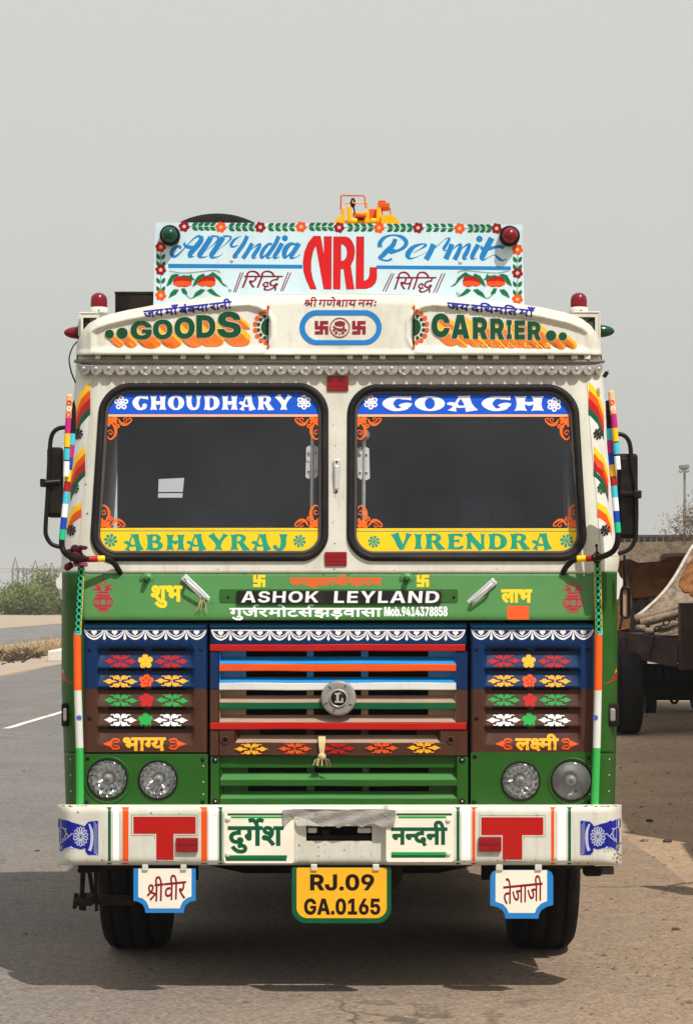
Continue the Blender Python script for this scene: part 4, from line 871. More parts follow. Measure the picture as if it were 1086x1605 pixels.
def windscreen(G, S, top, bot, fils, lines):
    g = MB(); g.paint([pos(G)], 'windscreen_glass', s_glass, lay=0)
    wo = g.build('windscreen', truck)
    st = MB()
    st.tube([P(u, v, s_up(u, v) - .002) for u, v in S], .0165, 'rubber', 8, closed=True, flat=1.1)
    inner = [(UC + 0, 0)]
    gc = (sum(p[0] for p in G) / len(G), sum(p[1] for p in G) / len(G))
    st.tube([P(u + (gc[0] - u) * .004, v + (gc[1] - v) * .006, s_glass(u, v) - .006) for u, v in G], .009, 'rubber_grey', 6, closed=True)
    st.build('window_seal', wo)
    b = MB()
    b.paint([pos(clip(G, 1, top[1], True))], 'band_blue', s_glass, lay=1)
    b.paint([pos(clip(clip(G, 1, top[1] + 3.6, True), 1, top[1], False))], 'peach', s_glass, lay=1)
    for p, m in top[2]: b.paint(p, m, s_glass, lay=2)
    b.build('name_sticker', wo)
    b = MB()
    b.paint([pos(clip(G, 1, bot[1], False))], 'yellow', s_glass, lay=1)
    b.paint([pos(clip(clip(G, 1, bot[1] + 5.2, True), 1, bot[1] + 3.8, False))], 'teal_letter', s_glass, lay=2)
    for p, m in bot[2]: b.paint(p, m, s_glass, lay=2)
    b.build('name_sticker', wo)
    for (u, v, sx, sy) in fils:
        b = MB(); b.paint(place(FIL, u, v, 1, 0, sx, sy), 'filigree_orange', s_glass, lay=2); b.build('corner_sticker', wo)
    for pts in lines:
        b = MB(); b.paint(stroke(pts, 2.2, n=1), 'amber', s_glass, lay=1); b.build('edge_sticker', wo)
    return wo
windscreen(GL_L, SE_L, (0, 649.5, [(flared('CHOUDHARY', (208, 617.5, 458, 644)), 'sticker_white'), (place(ringblossom(11.5, 5), 190.5, 631.5), 'sticker_white'), (place(ringblossom(11.5), 476.5, 630.5), 'sticker_white')]),
           (0, 827.5, [(flared('ABHAYRAJ', (194, 834.5, 451, 864)), 'teal_letter'), (place(spokes(10.5), 174, 847, 1, .2), 'teal_letter'), (place(spokes(10), 469.5, 848, 1, .2), 'teal_letter')]),
           [(168.5, 652.5, 1, 1), (501, 652.5, -1, 1), (158, 828, 1, -1), (500.5, 828, -1, -1)],
           [[(166.5, 690), (159.5, 795)], [(501, 690), (500.5, 795)]])
windscreen(GL_R, SE_R, (0, 649.5, [(flared('GOAGH', (599, 620, 852, 645.5)), 'sticker_white'), (place(ringblossom(11.5), 581, 630.5), 'sticker_white'), (place(ringblossom(11.5, 6), 868, 634), 'sticker_white')]),
           (0, 828, [(flared('VIRENDRA', (612, 834, 865, 863.5)), 'teal_letter'), (place(spokes(9.5), 586, 849, 1, .2), 'teal_letter'), (place(spokes(10.5), 887.5, 847.5, 1, .2), 'teal_letter')]),
           [(559, 652.5, 1, 1), (892.5, 653, -1, 1), (560.5, 828.5, 1, -1), (905, 828, -1, -1)],
           [[(558.5, 690), (557.5, 795)], [(894.5, 692), (904.5, 795)]])

# hinge plates and rods behind the inner window edges
for (u, v, k) in ((489, 724, 1), (569.5, 726, -1)):
    h = MB()
    y = .15
    pl = [(-9, -23), (-3, -26), (0, -21), (4, -26), (10, -23), (9, 22), (4, 26), (0, 21), (-4, 27), (-10, 24)]
    h.paint([pos([(u + a * k, v + b) for a, b in pl])], 'white_paint', lambda a, b: y, lay=0, thick=.006)
    h.tube([P(u + 1, v - 52, y), P(u, v + 95, y)], .009, 'bright_steel', 8)
    for a, b in ((-5, -14), (5, -14), (-5, 14), (5, 14)): h.ball(P(u + a, v + b, y - .008), .006, 'bright_steel', 8, 5)
    if k < 0: h.ball(P(u + 2, v - 44, y - .02), .024, 'tan', 12, 8)
    h.build('window_hinge', truck)

# --- inside the cab: dashboard, steering wheel, seats, partition posts
d = MB(); d.box((-1.1, .22, 1.45), (1.08, .62, 1.86), 'cab_lining', .05); d.build('dashboard', truck)
for x in (-.62, .62):
    q = MB(); q.box((x - .36, 1.35, 1.05), (x + .36, 1.9, 1.5), 'seat_cloth', .06)
    q.box((x - .30, 1.78, 1.45), (x + .30, 1.95, 2.12 if x < 0 else 2.24), 'seat_cloth', .08)
    q.build('seat', truck)
q = MB()
c_ = Vector((-.62, .84, 1.93)); tilt = Matrix.Rotation(R(-38), 3, 'X')
q.tube([c_ + tilt @ Vector((.23 * math.cos(a), 0, .23 * math.sin(a))) for a in np.linspace(0, 2 * math.pi, 28, endpoint=False)], .016, 'black_plastic', 8, closed=True)
for a in (0.3, 2.84, 4.71): q.tube([c_, c_ + tilt @ Vector((.23 * math.cos(a), 0, .23 * math.sin(a)))], .012, 'black_plastic', 6)
q.tube([c_, c_ + Vector((0, -.4, -.45))], .02, 'black_plastic', 8)
q.build('steering_wheel', truck)
for x in (-.6, .55, .72):
    q = MB(); q.tube([(x, 1.3, 1.1), (x, 1.3, 2.9)], .012, 'chassis', 8); q.build('partition_rail', truck)
for x in (-1.13, 1.09):
    q = MB(); q.box((x - .01, .30, 1.0), (x + .01, 2.1, 1.93), 'cab_lining'); q.box((x - .01, 1.4, 1.93), (x + .01, 2.1, 2.7), 'cab_lining'); q.build('door_lining', truck)

# --- visor over the windscreen
TLP = [(u, topline(u)) for u in list(np.linspace(120, 150, 16)) + list(np.linspace(154, 912, 80)) + list(np.linspace(914, 943, 16))]
def sstep(a, b, x):
    t = min(1, max(0, (x - a) / (b - a))); return t * t * (3 - 2 * t)
def panel_in(u, v):
    """0 outside, 1 well inside the two pressed panels of the visor"""
    u2 = u if u < 532 else 1066 - u
    d = min(u2 - 146, 424 - u2 + min(0, 0), v - topline(u) - 17, 549 - v)
    # rounded inner end
    cy = 517; r = 32
    if u2 > 392:
        d = min(d, r + 2 - math.hypot(u2 - 392, (v - cy) * .96))
    return d
def s_vis(u, v):
    y = .082 + .0005 * (557 - v) + corner(u, v, 50, .15)
    dt = v - topline(u)
    if dt < 16: y += .05 * (1 - max(0, dt) / 16) ** 2
    d = panel_in(u, v)
    y += .014 * sstep(-1, 7, d) - .008 * (sstep(-9, -3, d) - sstep(-3, 1, d))
    if v > 548: y -= .012 * sstep(548, 552, v)
    return y
vis = MB()
vis.paint([pos(TLP + [(943, 557), (120, 557)])], 'cream', s_vis, lay=0, step=2.6)
for i in range(len(vis.s)): vis.s[i] = True
# under-edge of the visor running back to the cab
lo = [(u, 557) for u in np.linspace(120, 943, 40)]
for a, b in zip(lo, lo[1:]):
    vis.add([P(*a, s_vis(*a)), P(*b, s_vis(*b)), P(b[0], b[1], s_up(*b) + .05), P(a[0], a[1], s_up(*a) + .05)], [(0, 1, 2, 3)], 'cream')
def vp(polys, m, lay=1, step=3): vis.paint(polys, m, s_vis, lay=3 + lay * 2, step=step)
# lettering GOODS / CARRIER with its painted block shadow
def block_letters(polys, dx, dy, core, lowc, sidec):
    side = []; low = []
    for c in polys:
        for a, b in zip(c, c[1:] + c[:1]):
            q = [a, b, (b[0] + dx, b[1] + dy), (a[0] + dx, a[1] + dy)]
            if abs(area(q)) < 1e-3: continue
            side.append(pos(q))
            ex, ey = b[0] - a[0], b[1] - a[1]
            nx, ny = ey, -ex          # outward normal (positive winding)
            if ny > abs(nx) * .55: low.append(pos(q))
    vp(side, sidec, 1)
    vp(low, lowc, 2)
    vp(embolden(polys, .8), 'cream', 3)
    vp(polys, core, 4)
gl = []
for ch, b in (('G', (205, 503, 238.5, 532.4)), ('O', (240, 500.4, 271, 532)), ('O', (273.7, 496.5, 305.5, 531)), ('D', (308, 493.7, 338, 529.5)), ('S', (341, 488, 378, 529.5))):
    gl += fit(text_polys(ch, 'k'), b)
gl += [pos(disc(172, 523.6, 7.2)), pos(disc(191.8, 522.3, 9))]
block_letters(gl, 15, 14, 'bottle_green', 'block_orange', 'block_gold')
gl = []
for ch, b in (('C', (676, 491, 704.5, 528.8)), ('A', (707, 493.2, 735.5, 530.6)), ('R', (740.5, 497, 764, 531.4)), ('R', (768, 499, 790, 532)), ('I', (793.4, 501.5, 801.6, 531.4)),
              ('E', (806, 502, 822.5, 532)), ('R', (826.4, 503.5, 847.5, 532.8))):
    gl += fit(text_polys(ch, 'k'), b, bold=.5)
gl += [pos(disc(863, 526, 8.4)), pos(disc(881.5, 527.2, 6.6))]
block_letters(gl, 16, 13.5, 'bottle_green', 'block_orange', 'block_gold')
# half suns beside the words
for u, k in ((420.5, -1), (648.5, 1)):
    cy = 512.5
    vp([pos(rect(u - .9, 481, u + .9, 543))], 'black_paint', 3)
    vp([pos(disc(u, 481, 2.4)), pos(disc(u, 543.5, 2.4))], 'machine_orange', 3)
    half = [(u + k * 11 * math.cos(a), cy + 13 * math.sin(a)) for a in np.linspace(-math.pi / 2, math.pi / 2, 14)]
    vp([pos(half)], 'bottle_green', 2)
    vp([p for a in np.linspace(-1.2, 1.2, 6) for p in [pos(disc(u + k * 15.5 * math.cos(a), cy + 18 * math.sin(a), 2.7, 10))]], 'bottle_green', 2)
    vp([p for a in np.linspace(-1.38, 1.38, 8) for p in [pos(disc(u + k * 20.5 * math.cos(a), cy + 25 * math.sin(a), 3.9, 10))]], 'machine_orange', 1)
# middle medallion
ovl = rrect(rect(469.5, 486, 598, 540.5), 26, 8); ovi = rrect(rect(478, 494, 590, 533), 19, 8)
vp([pos(ovl), neg(ovi)], 'ring_blue', 1)
for u in (504, 562.5):
    vp(place(swastika(21), u, 513.4), 'maroon', 1)
vp(ring(532.5, 513.5, 15, 1.6, 28), 'maroon', 1)
med = [pos(rrect([(524, 505), (533, 502.5), (541, 505), (541, 510), (533, 511.5), (525, 510)], 1.5, 3))]
med += stroke([(522, 511, 2), (527, 515, 3), (533, 517, 4.5), (539, 515, 3), (538, 511, 2.2)], n=3)
for x, y, r_ in ((523.5, 517.5, 2.2), (527, 521.5, 2.4), (537.5, 521.5, 2.4), (541.5, 517.5, 2.2), (532.3, 523.5, 1.3)): med.append(pos(disc(x, y, r_, 9)))
vp(med, 'maroon', 1)
vp(deva('श्री गणेशाय नमः', (476.5, 465, 590, 480), .25, shear=.12, gap=60), 'maroon', 2, 2)
vp(deva('जय माँ बंक्या रानी', (225, 474.5, 364, 491.5), .6, rot=-.112, gap=60), 'ink_blue', 2, 2)
vp(deva('जय दधिमति माँ', (700, 475, 838, 492), .6, rot=.088, gap=60), 'ink_blue', 2, 2)
vis.build('visor', truck)

# --- gutter strip and scalloped tin fringe under the visor
def s_fr(u, v): return .088 + corner(u, v, 48, .16)
fr = MB(); mat('gutter_grey', (122, 118, 112), .5, var=.2, scale=20, dirt=.3)
fr.paint([pos(rect(121, 556, 943, 563.5))], 'void', lambda u, v: s_fr(u, v) + .02, lay=0, step=30)
for u in (150, 197, 240, 283, 321, 374, 424, 462, 487, 544, 568, 595, 640, 668, 724, 748, 772, 814, 858, 895, 915):
    fr.box(P(u, 563, s_fr(u, 560) - .004), P(u + 9, 557.6, s_fr(u, 560) + .018), 'white_paint', .002)
fr.tube([P(u, 566.3, s_fr(u, 566) + .004) for u in np.linspace(119, 945, 60)], .0085, 'gutter_grey', 8)
fr.build('rain_gutter', truck)
sc = MB(); mat('rivet_tin', (196, 194, 190), .35, metal=.25, var=.1)
mat('fringe_tin', (158, 155, 150), .46, metal=.3, var=.22, scale=30, dirt=.3)
random.seed(5)
pit = 19.28; u0 = 122.5
cs = []
while u0 < 943:
    u1 = min(u0 + pit, 944)
    c = (u0 + u1) / 2; r_ = (u1 - u0) / 2
    cs.append((u0, u1, c, r_)); u0 += pit
sp = [(121.5, 569), (944, 569)]
for (a, b, c, r_) in reversed(cs):
    j = random.uniform(-.3, .3)
    sp += [(c + r_ * .985 * math.cos(t), 577.5 + j + (10.2) * math.sin(t)) for t in np.linspace(.02, math.pi - .02, 11)]
sc.paint([pos(sp)], 'fringe_tin', lambda u, v: s_fr(u, v) - .010 + .0012 * math.sin(u * .9), lay=0, step=9, thick=.003)
for (a, b, c, r_) in cs:
    p = P(c + random.uniform(-.6, .6), 577.6 + random.uniform(-.6, .6), s_fr(c, 578) - .014)
    sc.ball(p, (.0072, .006, .0072), 'rivet_tin', 12, 8)
sc.build('scalloped_trim', truck)

# --- red reflectors and the chrome catch on the middle pillar
for (a, b, c, d_) in ((512.5, 590, 546, 613), (509, 865, 543.5, 887)):
    r = MB(); y = s_up(530, (b + d_) / 2)
    r.box(P(a, d_, y - .012), P(c, b, y + .004), 'reflector_red', .004)
    for k in range(1, 3): r.box(P(a + 2, b + (d_ - b) * k / 3 + .4, y - .0135), P(c - 2, b + (d_ - b) * k / 3 - .4, y - .011), 'red_lens')
    r.build('reflector', truck)
r = MB(); y = s_up(527, 748)
r.box(P(522.5, 776, y - .006), P(533, 720, y + .002), 'chrome', .003)
r.box(P(524, 768, y - .022), P(531, 729, y - .006), 'chrome', .008)
for v in (724, 771): r.ball(P(527.6, v, y - .007), .005, 'black_plastic', 8, 5)
r.build('window_catch', truck)
# --- green panel under the windscreens
def s_gp(u, v): return -.034 + .052 * (972 - v) / 75
gp = MB()
gp.grid([128, 131] + list(np.linspace(134, 928, 30)) + [931, 936], [897, 899, 903, 920, 945, 960, 966, 970, 972],
        lambda u, v: s_gp(u, v) + (.02 * ((899 - v) / 2) ** 2 if v < 899 else 0) + (.008 * ((v - 966) / 6) ** 2 if v > 966 else 0) + .03 * max(0, (131 - u) / 3, (u - 931) / 5) ** 2, 'green')
for a, b in ((972, .03),):
    for u0, u1 in ((128, 936),):
        gp.add([P(u0, a, s_gp(u0, a) + .008), P(u1, a, s_gp(u1, a) + .008), P(u1, a, .05), P(u0, a, .05)], [(0, 1, 2, 3)], 'deep_green')
gp.add([P(128, 897, .035), P(936, 897, .035), P(936, 895, .09), P(128, 895, .09)], [(0, 1, 2, 3)], 'green')
def gpp(polys, m, lay=1, th=0): gp.paint(polys, m, s_gp, lay=lay, thick=th)
gpp(deva('शुभ', (237, 917.5, 286, 953), 1.3), 'yellow')
gpp(deva('लाभ', (785, 923.5, 833.5, 945), 1.3), 'yellow')
gpp(deva('जय झुझार जी महाराज', (454, 901, 598, 922), .7, gap=25), 'orange')
for u in (406.5, 662.5): gpp(place(swastika(19), u, 910.5), 'yellow')
gpp(deva('गुर्जर मोटर्स झड़वासा', (360, 947.5, 598.5, 972), .5, gap=20), 'sticker_white')
gpp(latin('Mob.9414378858', (602, 950.5, 701, 966), 'b', bold=.2), 'sticker_white')
gpp([pos(rect(794.5, 950, 828.5, 971))], 'orange', 1)
def kalash(u, v):
    a = stroke([(-9, -14, 2), (0, -30, 2.6), (9, -14, 2)], n=1) + stroke([(-5, -14, 1.6), (0, -22, 1.8), (5, -14, 1.6)], n=1)
    for k in (-1, 1):
        for dx, dy in ((15, -20), (17, -14), (10, -16)): a += stroke([(k * 2, -11, 1), (k * dx * .6, dy + 1, 2.8), (k * dx, dy, .8)], n=3)
    a += [pos(rect(-9, -10, 9, -7)), pos(rect(-11.5, -5.5, 11.5, -3)), pos(disc(0, 7, 16, 22, 11.5)), pos(rect(-9.5, 18.5, 9.5, 20)), pos(rect(-8, 21.5, 8, 23))]
    gpp(place(a, u, v), 'crimson', 1)
    b = place(ring(-10, 7, 3.4, 1.4, 10) + ring(10, 7, 3.4, 1.4, 10) + [pos(disc(-10, 7, 1.4, 8)), pos(disc(10, 7, 1.4, 8))] + place(swastika(8), 0, 7), u, v)
    b += place([pos(disc(x, -1.2, .9, 6)) for x in (-8, -4, 0, 4, 8)] + [pos(disc(x, 14.5, .9, 6)) for x in (-8, -4, 0, 4, 8)], u, v)
    gpp(b, 'green', 2)
kalash(162, 937); kalash(897.5, 938)
chips(gp, s_gp, [((140, 968), (930, 968), 1.5), ((140, 899.5), (930, 899.5), .8), ((286, 940), (330, 950), 5)], 60, 'rust_spot', 1.2, 3, 2)
gp_o = gp.build('front_panel', truck)
# wiper spindles
for u in (230.5, 637):
    q = MB(); y = s_gp(u, 909)
    q.lathe([(.032, .004), (.031, -.003), (.018, -.002), (.016, -.006)], P(u, 909, y), (0, 1, 0), 'green', 20)
    q.lathe([(.012, 0), (.012, -.03), (.009, -.045), (0, -.048)], P(u, 908, y), (0, 1, 0), 'deep_green', 14)
    q.build('wiper_spindle', truck)
# maker's name plate on a darker green plate that paints the shade of its recess
q = MB()
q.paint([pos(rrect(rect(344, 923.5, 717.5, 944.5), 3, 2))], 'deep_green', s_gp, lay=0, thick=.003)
q.paint([pos(rrect(rect(371, 926, 691.5, 945.5), 3, 3))], 'black_plastic', s_gp, lay=0, thick=.014)
q.paint(latin('ASHOK', (378, 926.5, 500, 944.5), 'b', shear=.06, track=18), 'letter_silver', s_gp, lay=1, thick=.016)
q.paint(latin('LEYLAND', (523, 926.5, 688, 945), 'b', shear=.06, track=18), 'letter_silver', s_gp, lay=1, thick=.016)
for u in (358, 711): q.ball(P(u, 936, s_gp(u, 936) - .004), .006, 'chassis', 8, 5)
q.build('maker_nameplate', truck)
# chrome bonnet handles set at a slant
for (u, v, an) in ((308.5, 923.5, R(44)), (754, 929, R(-42))):
    q = MB(); y = s_gp(u, v); c = P(u, v, y)
    m3 = Matrix.Rotation(an, 3, 'Y')
    q.box(c + Vector((-.08, -.010, -.016)), c + Vector((.08, .003, .016)), 'chrome', .004, rot=m3)
    a = c + m3 @ Vector((-.058, -.012, 0)); b = c + m3 @ Vector((.058, -.012, 0)); o = Vector((0, -.034, 0))
    q.tube([a, a + o * .8, a + o + m3 @ Vector((.012, 0, 0)), b + o + m3 @ Vector((-.012, 0, 0)), b + o * .8, b], .0065, 'chrome', 8)
    for x in (-.069, .069): q.ball(c + m3 @ Vector((x, -.010, 0)), .006, 'bright_steel', 8, 5)
    if u < 400:
        e = c + m3 @ Vector((.04, -.04, 0))
        for k in range(4): q.tube([e, e + Vector((random.uniform(-.03, .01), -.004, -.03)), e + Vector((random.uniform(-.035, .02), 0, -.06 - .02 * random.random()))], .0018, 'rope', 5)
    q.build('bonnet_handle', truck)

# --- dark gap between the green panel and the grille, front bulkhead
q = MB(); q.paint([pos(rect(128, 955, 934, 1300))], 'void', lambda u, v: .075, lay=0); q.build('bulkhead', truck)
# --- corner fenders
def s_fd(u, v):
    d = min(u - Ledge(v), Redge(v) - u)
    t = min(1, max(0, (34 - d) / 34))
    return .012 + .16 * (1 - math.sqrt(max(0, 1 - t * t * .98)))
for k in (-1, 1):
    q = MB()
    vv = [895, 897] + list(np.linspace(900, 1176, 16)) + [1178.5, 1179, 1181, 1181.5] + list(np.linspace(1184, 1266, 6))
    def uu(v, t): return (Ledge(v) + t * (133 - Ledge(v))) if k < 0 else (Redge(v) - t * (Redge(v) - 930))
    n = 12
    V = [P(uu(v, i / n), v, s_fd(uu(v, i / n), v) + (.012 if 1178.8 < v < 1181.2 else 0) + (.05 if v < 896 else 0)) for v in vv for i in range(n + 1)]
    fs = [(j * (n + 1) + i, (j + 1) * (n + 1) + i, (j + 1) * (n + 1) + i + 1, j * (n + 1) + i + 1) for j in range(len(vv) - 1) for i in range(n)]
    if k > 0: fs = [tuple(reversed(f)) for f in fs]
    q.add(V, fs, 'deep_green', True)
    # swoosh painted low on the fender
    a = [(98.5, 1053), (101, 1056), (106, 1066), (114, 1070), (122, 1071), (122, 1072.2), (113, 1071.5), (98.5, 1066)]
    b = [(98.3, 1047), (100, 1051), (101, 1056), (98.3, 1053)]
    mir = lambda p: [(1064 - u, v) for u, v in p]
    q.paint([pos(a if k < 0 else mir(a))], 'red', s_fd, lay=2, step=3)
    q.paint([pos(b if k < 0 else mir(b))], 'amber', s_fd, lay=2, step=3)
    for v in (1190, 1215, 1240): q.ball(P(uu(v, .3), v, s_fd(uu(v, .3), v)), .004, 'bright_steel', 8, 5)
    f_o = q.build('fender', truck)
    # marker lamp wrapped round the fender
    q = MB()
    u = 104 if k < 0 else 959.5
    y = s_fd(u, 1120)
    q.box(P(u - 7.5, 1139, y - .03), P(u + 6.5, 1101, y + .05), 'black_plastic', .008, 3)
    q.box(P(u - 5, 1131, y - .042), P(u + 3.5, 1109, y - .01), 'reflector_bowl', .01, 3)
    q.box(P(u - 5, 1131, y - .046), P(u + 3.5, 1109, y - .012), 'lens_glass', .012, 3)
    q.build('marker_lamp', truck)
    # white door-step plate seen edge on
    q = MB()
    p = [(95.5, 897), (97.5, 897), (98, 940), (95, 938), (92.5, 924), (88.5, 917), (88.5, 908), (93, 904)]
    p = p if k < 0 else [(1064 - a, b) for a, b in p]
    q.paint([pos(p)], 'white_paint', lambda a, b: .06, lay=0, thick=.02); q.build('door_guard', truck)

# --- lace border painted along the top of each grille panel
def lace(u0, u1, v, n):
    w_ = (u1 - u0) / n; out = [pos(rect(u0, v - 1.3, u1, v + .9))]
    for i in range(n):
        c = u0 + (i + .5) * w_; h = w_ / 2
        out += stroke([(c - h * .95, v + 1, 1.4), (c - h * .6, v + 10, 2.4), (c, v + 14.5, 2.8), (c + h * .6, v + 10, 2.4), (c + h * .95, v + 1, 1.4)], n=4)
        out += stroke([(c - h * .85, v + 1, .9), (c - h * .5, v + 7, 1.4), (c, v + 10.4, 1.6), (c + h * .5, v + 7, 1.4), (c + h * .85, v + 1, .9)], n=3)
        out += [pos(disc(c - 2.1, v + 3.4, 2.5, 9)), pos(disc(c + 2.1, v + 3.4, 2.5, 9)), pos([(c - 4.4, v + 4.2), (c + 4.4, v + 4.2), (c, v + 9)])]
        if i: out += [pos([(u0 + i * w_ - 1.6, v + 9), (u0 + i * w_ - 2.4, v + 14), (u0 + i * w_, v + 16.5), (u0 + i * w_ + 2.4, v + 14), (u0 + i * w_ + 1.6, v + 9), (u0 + i * w_, v + 2)])]
    return out
LOUV = [1020, 1051, 1081, 1112, 1142]
def s_sg(a, b):
    def f(u, v):
        y = 0.0
        if v < 985: y += .028 * ((985 - v) / 7) ** 2
        e = min(sstep(a + 20, a + 27, u), 1 - sstep(b - 27, b - 20, u))
        if e > 0:
            for s_ in LOUV:
                if s_ - 4 <= v <= s_ + 26:
                    y += e * .026 * ((v - s_ + 4) / 4 if v < s_ else (1 - ((v - s_) / 26)))
        dd = min(u - a, b - u)
        if dd < 4: y += .02 * (1 - dd / 4) ** 2
        return y
    return f
def orn_row(q, f, c, v, mo, mf, lay=1, nf=5):
    for k in (-1, 1): q.paint(place(flourish(54 * random.uniform(.95, 1.05), 19 * random.uniform(.93, 1.06)), c + k * 40 + random.uniform(-.9, .9), v + random.uniform(-.6, .6), 1, random.uniform(-.035, .035)), mo, f, lay=lay + 2, step=4)
    q.paint([pos(p) for p in place(blossom(11.5 * random.uniform(.95, 1.05), 5, -math.pi / 2 + random.uniform(-.15, .15)), c + random.uniform(-.6, .6), v)], mf, f, lay=lay + 4, step=4)
    if mf in ('orange', 'amber'): q.paint([pos(p) for p in place([disc(4.6 * math.cos(a), 4.6 * math.sin(a), 1.7, 8) for a in np.arange(5) * 2 * math.pi / 5 - math.pi / 2], c, v)], 'yellow' if mf == 'amber' else 'red', f, lay=lay + 6)
for a, b, c, word, wb in ((131, 325.5, 229.5, 'भाग्य', (193, 1155.5, 260.5, 1177)), (736.5, 931, 829.5, 'लक्ष्मी', (807, 1150, 875, 1177.5))):
    f = s_sg(a, b)
    q = MB()
    us = [a, a + 1.5, a + 4] + list(np.linspace(a + 8, a + 18, 3)) + list(np.linspace(a + 20, a + 27, 6)) + list(np.linspace(a + 40, b - 40, 6)) + list(np.linspace(b - 27, b - 20, 6)) + list(np.linspace(b - 18, b - 8, 3)) + [b - 4, b - 1.5, b]
    vv = [977, 979, 981, 983, 985, 995, 1006]
    for s_ in LOUV: vv += [s_ - 4, s_ - 2.6, s_ - 1.3, s_] + [s_ + 26 * t for t in (.1, .3, .5, .7, .9, 1.0)]
    vv = sorted(set(round(x, 2) for x in vv + [1080, 1160, 1170, 1179]))
    q.grid(us, vv, f, lambda u, v: 'sky_blue' if v < 983.4 else ('navy' if v < 1080 else 'brown'))
    for s_ in LOUV:
        for x0, x1 in ((c - 59, c - 3), (c + 8, c + 62)):
            q.paint([pos(rect(x0, s_ - 4.4, x1, s_ + .6))], 'void', lambda u, v: f(u, min(v, s_ - 1)) if v < s_ - 1 else f(u, s_) - .003, lay=2)
    q.paint(lace(a + 1, b - 1, 987, 6), 'sticker_white', f, lay=1)
    orn_row(q, f, c - 1, 1036.5, 'red', 'amber')
    orn_row(q, f, c, 1067.5, 'amber', 'orange')
    orn_row(q, f, c, 1097.5, 'green_ornament', 'red')
    orn_row(q, f, c - 1, 1128.5, 'sticker_white', 'green_ornament')
    q.paint(deva(word, wb, 1.2), 'amber', f, lay=4, step=3)
    mid = (wb[0] + wb[2]) / 2
    for k in (-1, 1): q.paint(place(half_flourish(27, 17, k), mid + k * 52, 1166), 'orange', f, lay=4, step=3)
    for u, v in ((a + 10, 1018), (b - 10, 1018), (a + 10, 1126)):
        q.lathe([(.010, 0), (.007, -.003), (0, -.004)], P(u, v, f(u, v)), (0, 1, 0), 'chassis', 10)
    q.build('side_grille', truck)

# --- centre grille: stacked louvres with slots behind
cg = MB()
def lip(u0, u1, v0, v1, m, y=0.0, ret=.012):
    # a pressed bar, very slightly bent along its length
    n = 14; r0, r1, r2 = random.uniform(0, 6), random.uniform(0, 6), random.uniform(.5, 1.1); V = []
    for i in range(n + 1):
        u = u0 + (u1 - u0) * i / n; e = min(i, n - i) / (n / 2)
        dv = (.45 * math.sin(r0 + i * .55) + .25 * math.sin(r1 + i * 1.3)) * min(1, e * 2) * r2; dy = .0015 * math.sin(r1 + i * .8)
        V += [P(u, v0 + dv, y + dy + .0015), P(u, v0 + dv + 1.0, y + dy), P(u, v1 + dv - 1.0, y + dy), P(u, v1 + dv, y + dy + .0015), P(u, v1 + dv, y + ret), P(u, v0 + dv, y + ret)]
    fs = []
    for i in range(n):
        for k in range(6):
            k2 = (k + 1) % 6; fs.append((i * 6 + k, (i + 1) * 6 + k, (i + 1) * 6 + k2, i * 6 + k2))
    fs += [(5, 4, 3, 2, 1, 0), tuple(n * 6 + k for k in range(6))]
    cg.add(V, [tuple(reversed(f)) for f in fs], m)
def fl(v): return lambda a, b: v
f0 = lambda u, v: (.028 * ((985 - v) / 7) ** 2 if v < 985 else 0)
cg.grid([329, 331, 500, 729, 731], [977, 979, 981, 983, 985, 1000, 1009.5], lambda u, v: f0(u, v) + (.02 if u in (329, 731) else 0), lambda u, v: 'sky_blue' if v < 983.4 else 'navy')
cg.paint(lace(331, 729, 988, 13), 'sticker_white', f0, lay=1)
lip(329.5, 729, 1010, 1020.5, 'red', -.006)
for u0, u1 in ((329.5, 344), (714.5, 731)):
    for v0, v1, m in ((1021, 1080, 'navy'), (1080, 1132, 'brown'), (1143.5, 1184.5, 'brown')): cg.box(P(u0, v1, .0), P(u1, v0, .06), m, .001, 1)
SL = [(386, 481), (491.5, 566), (577, 671)]
def louvre(vg, vs0, vl, mslope, u0=344, u1=714.5, dep=.05, cut=4, slots=SL, web=None):
    """back wall from vg to vs0 with slots, then a slope coming out to the lip at vl"""
    web = web or mslope
    yb = dep
    A = [(u0, yb), (u1, yb)]
    xs = [u0] + [x for s_ in slots for x in s_] + [u1]
    for i in range(0, len(xs), 2):
        cg.add([P(xs[i], vg, yb), P(xs[i + 1], vg, yb), P(xs[i + 1], vs0, yb), P(xs[i], vs0, yb)], [(3, 2, 1, 0)], web)
    n = 10; L_ = []
    for i in range(n + 1):
        t = i / n
        L_.append((P(u0 + cut + (u1 - u0 - 2 * cut) * t, vs0, yb), P(u0 + (u1 - u0) * t, vl, .001)))
    for i in range(n): cg.add([L_[i][0], L_[i + 1][0], L_[i + 1][1], L_[i][1]], [(3, 2, 1, 0)], mslope)
    for i, s_ in ((0, 1), (n, -1)):
        cg.add([L_[i][0], L_[i][1], P(u0 if i == 0 else u1, vg, .001), P(u0 if i == 0 else u1, vg, yb)], [(0, 1, 2, 3)], web)
louvre(1020.5, 1029, 1040.5, 'sky_blue'); lip(344, 714.5, 1041, 1052, 'orange')
louvre(1052, 1061, 1070, 'sky_blue'); lip(344, 714.5, 1070, 1081.5, 'white_paint')
louvre(1081.5, 1090, 1101, 'tan'); lip(344, 714.5, 1101, 1111.5, 'dark_green')
louvre(1111.5, 1120.5, 1132, 'tan'); lip(329.5, 731, 1132.5, 1143.5, 'red', -.005)
louvre(1143.5, 1152, 1164, 'tan', 369, 690, slots=[(407, 481), (491.5, 566), (577, 653)], web='brown', cut=8)
cg.box(P(344, 1164, .0), P(369, 1143.5, .06), 'brown', .001, 1); cg.box(P(690, 1164, .0), P(714.5, 1143.5, .06), 'brown', .001, 1)
lip(344, 714.5, 1164, 1184.5, 'brown')
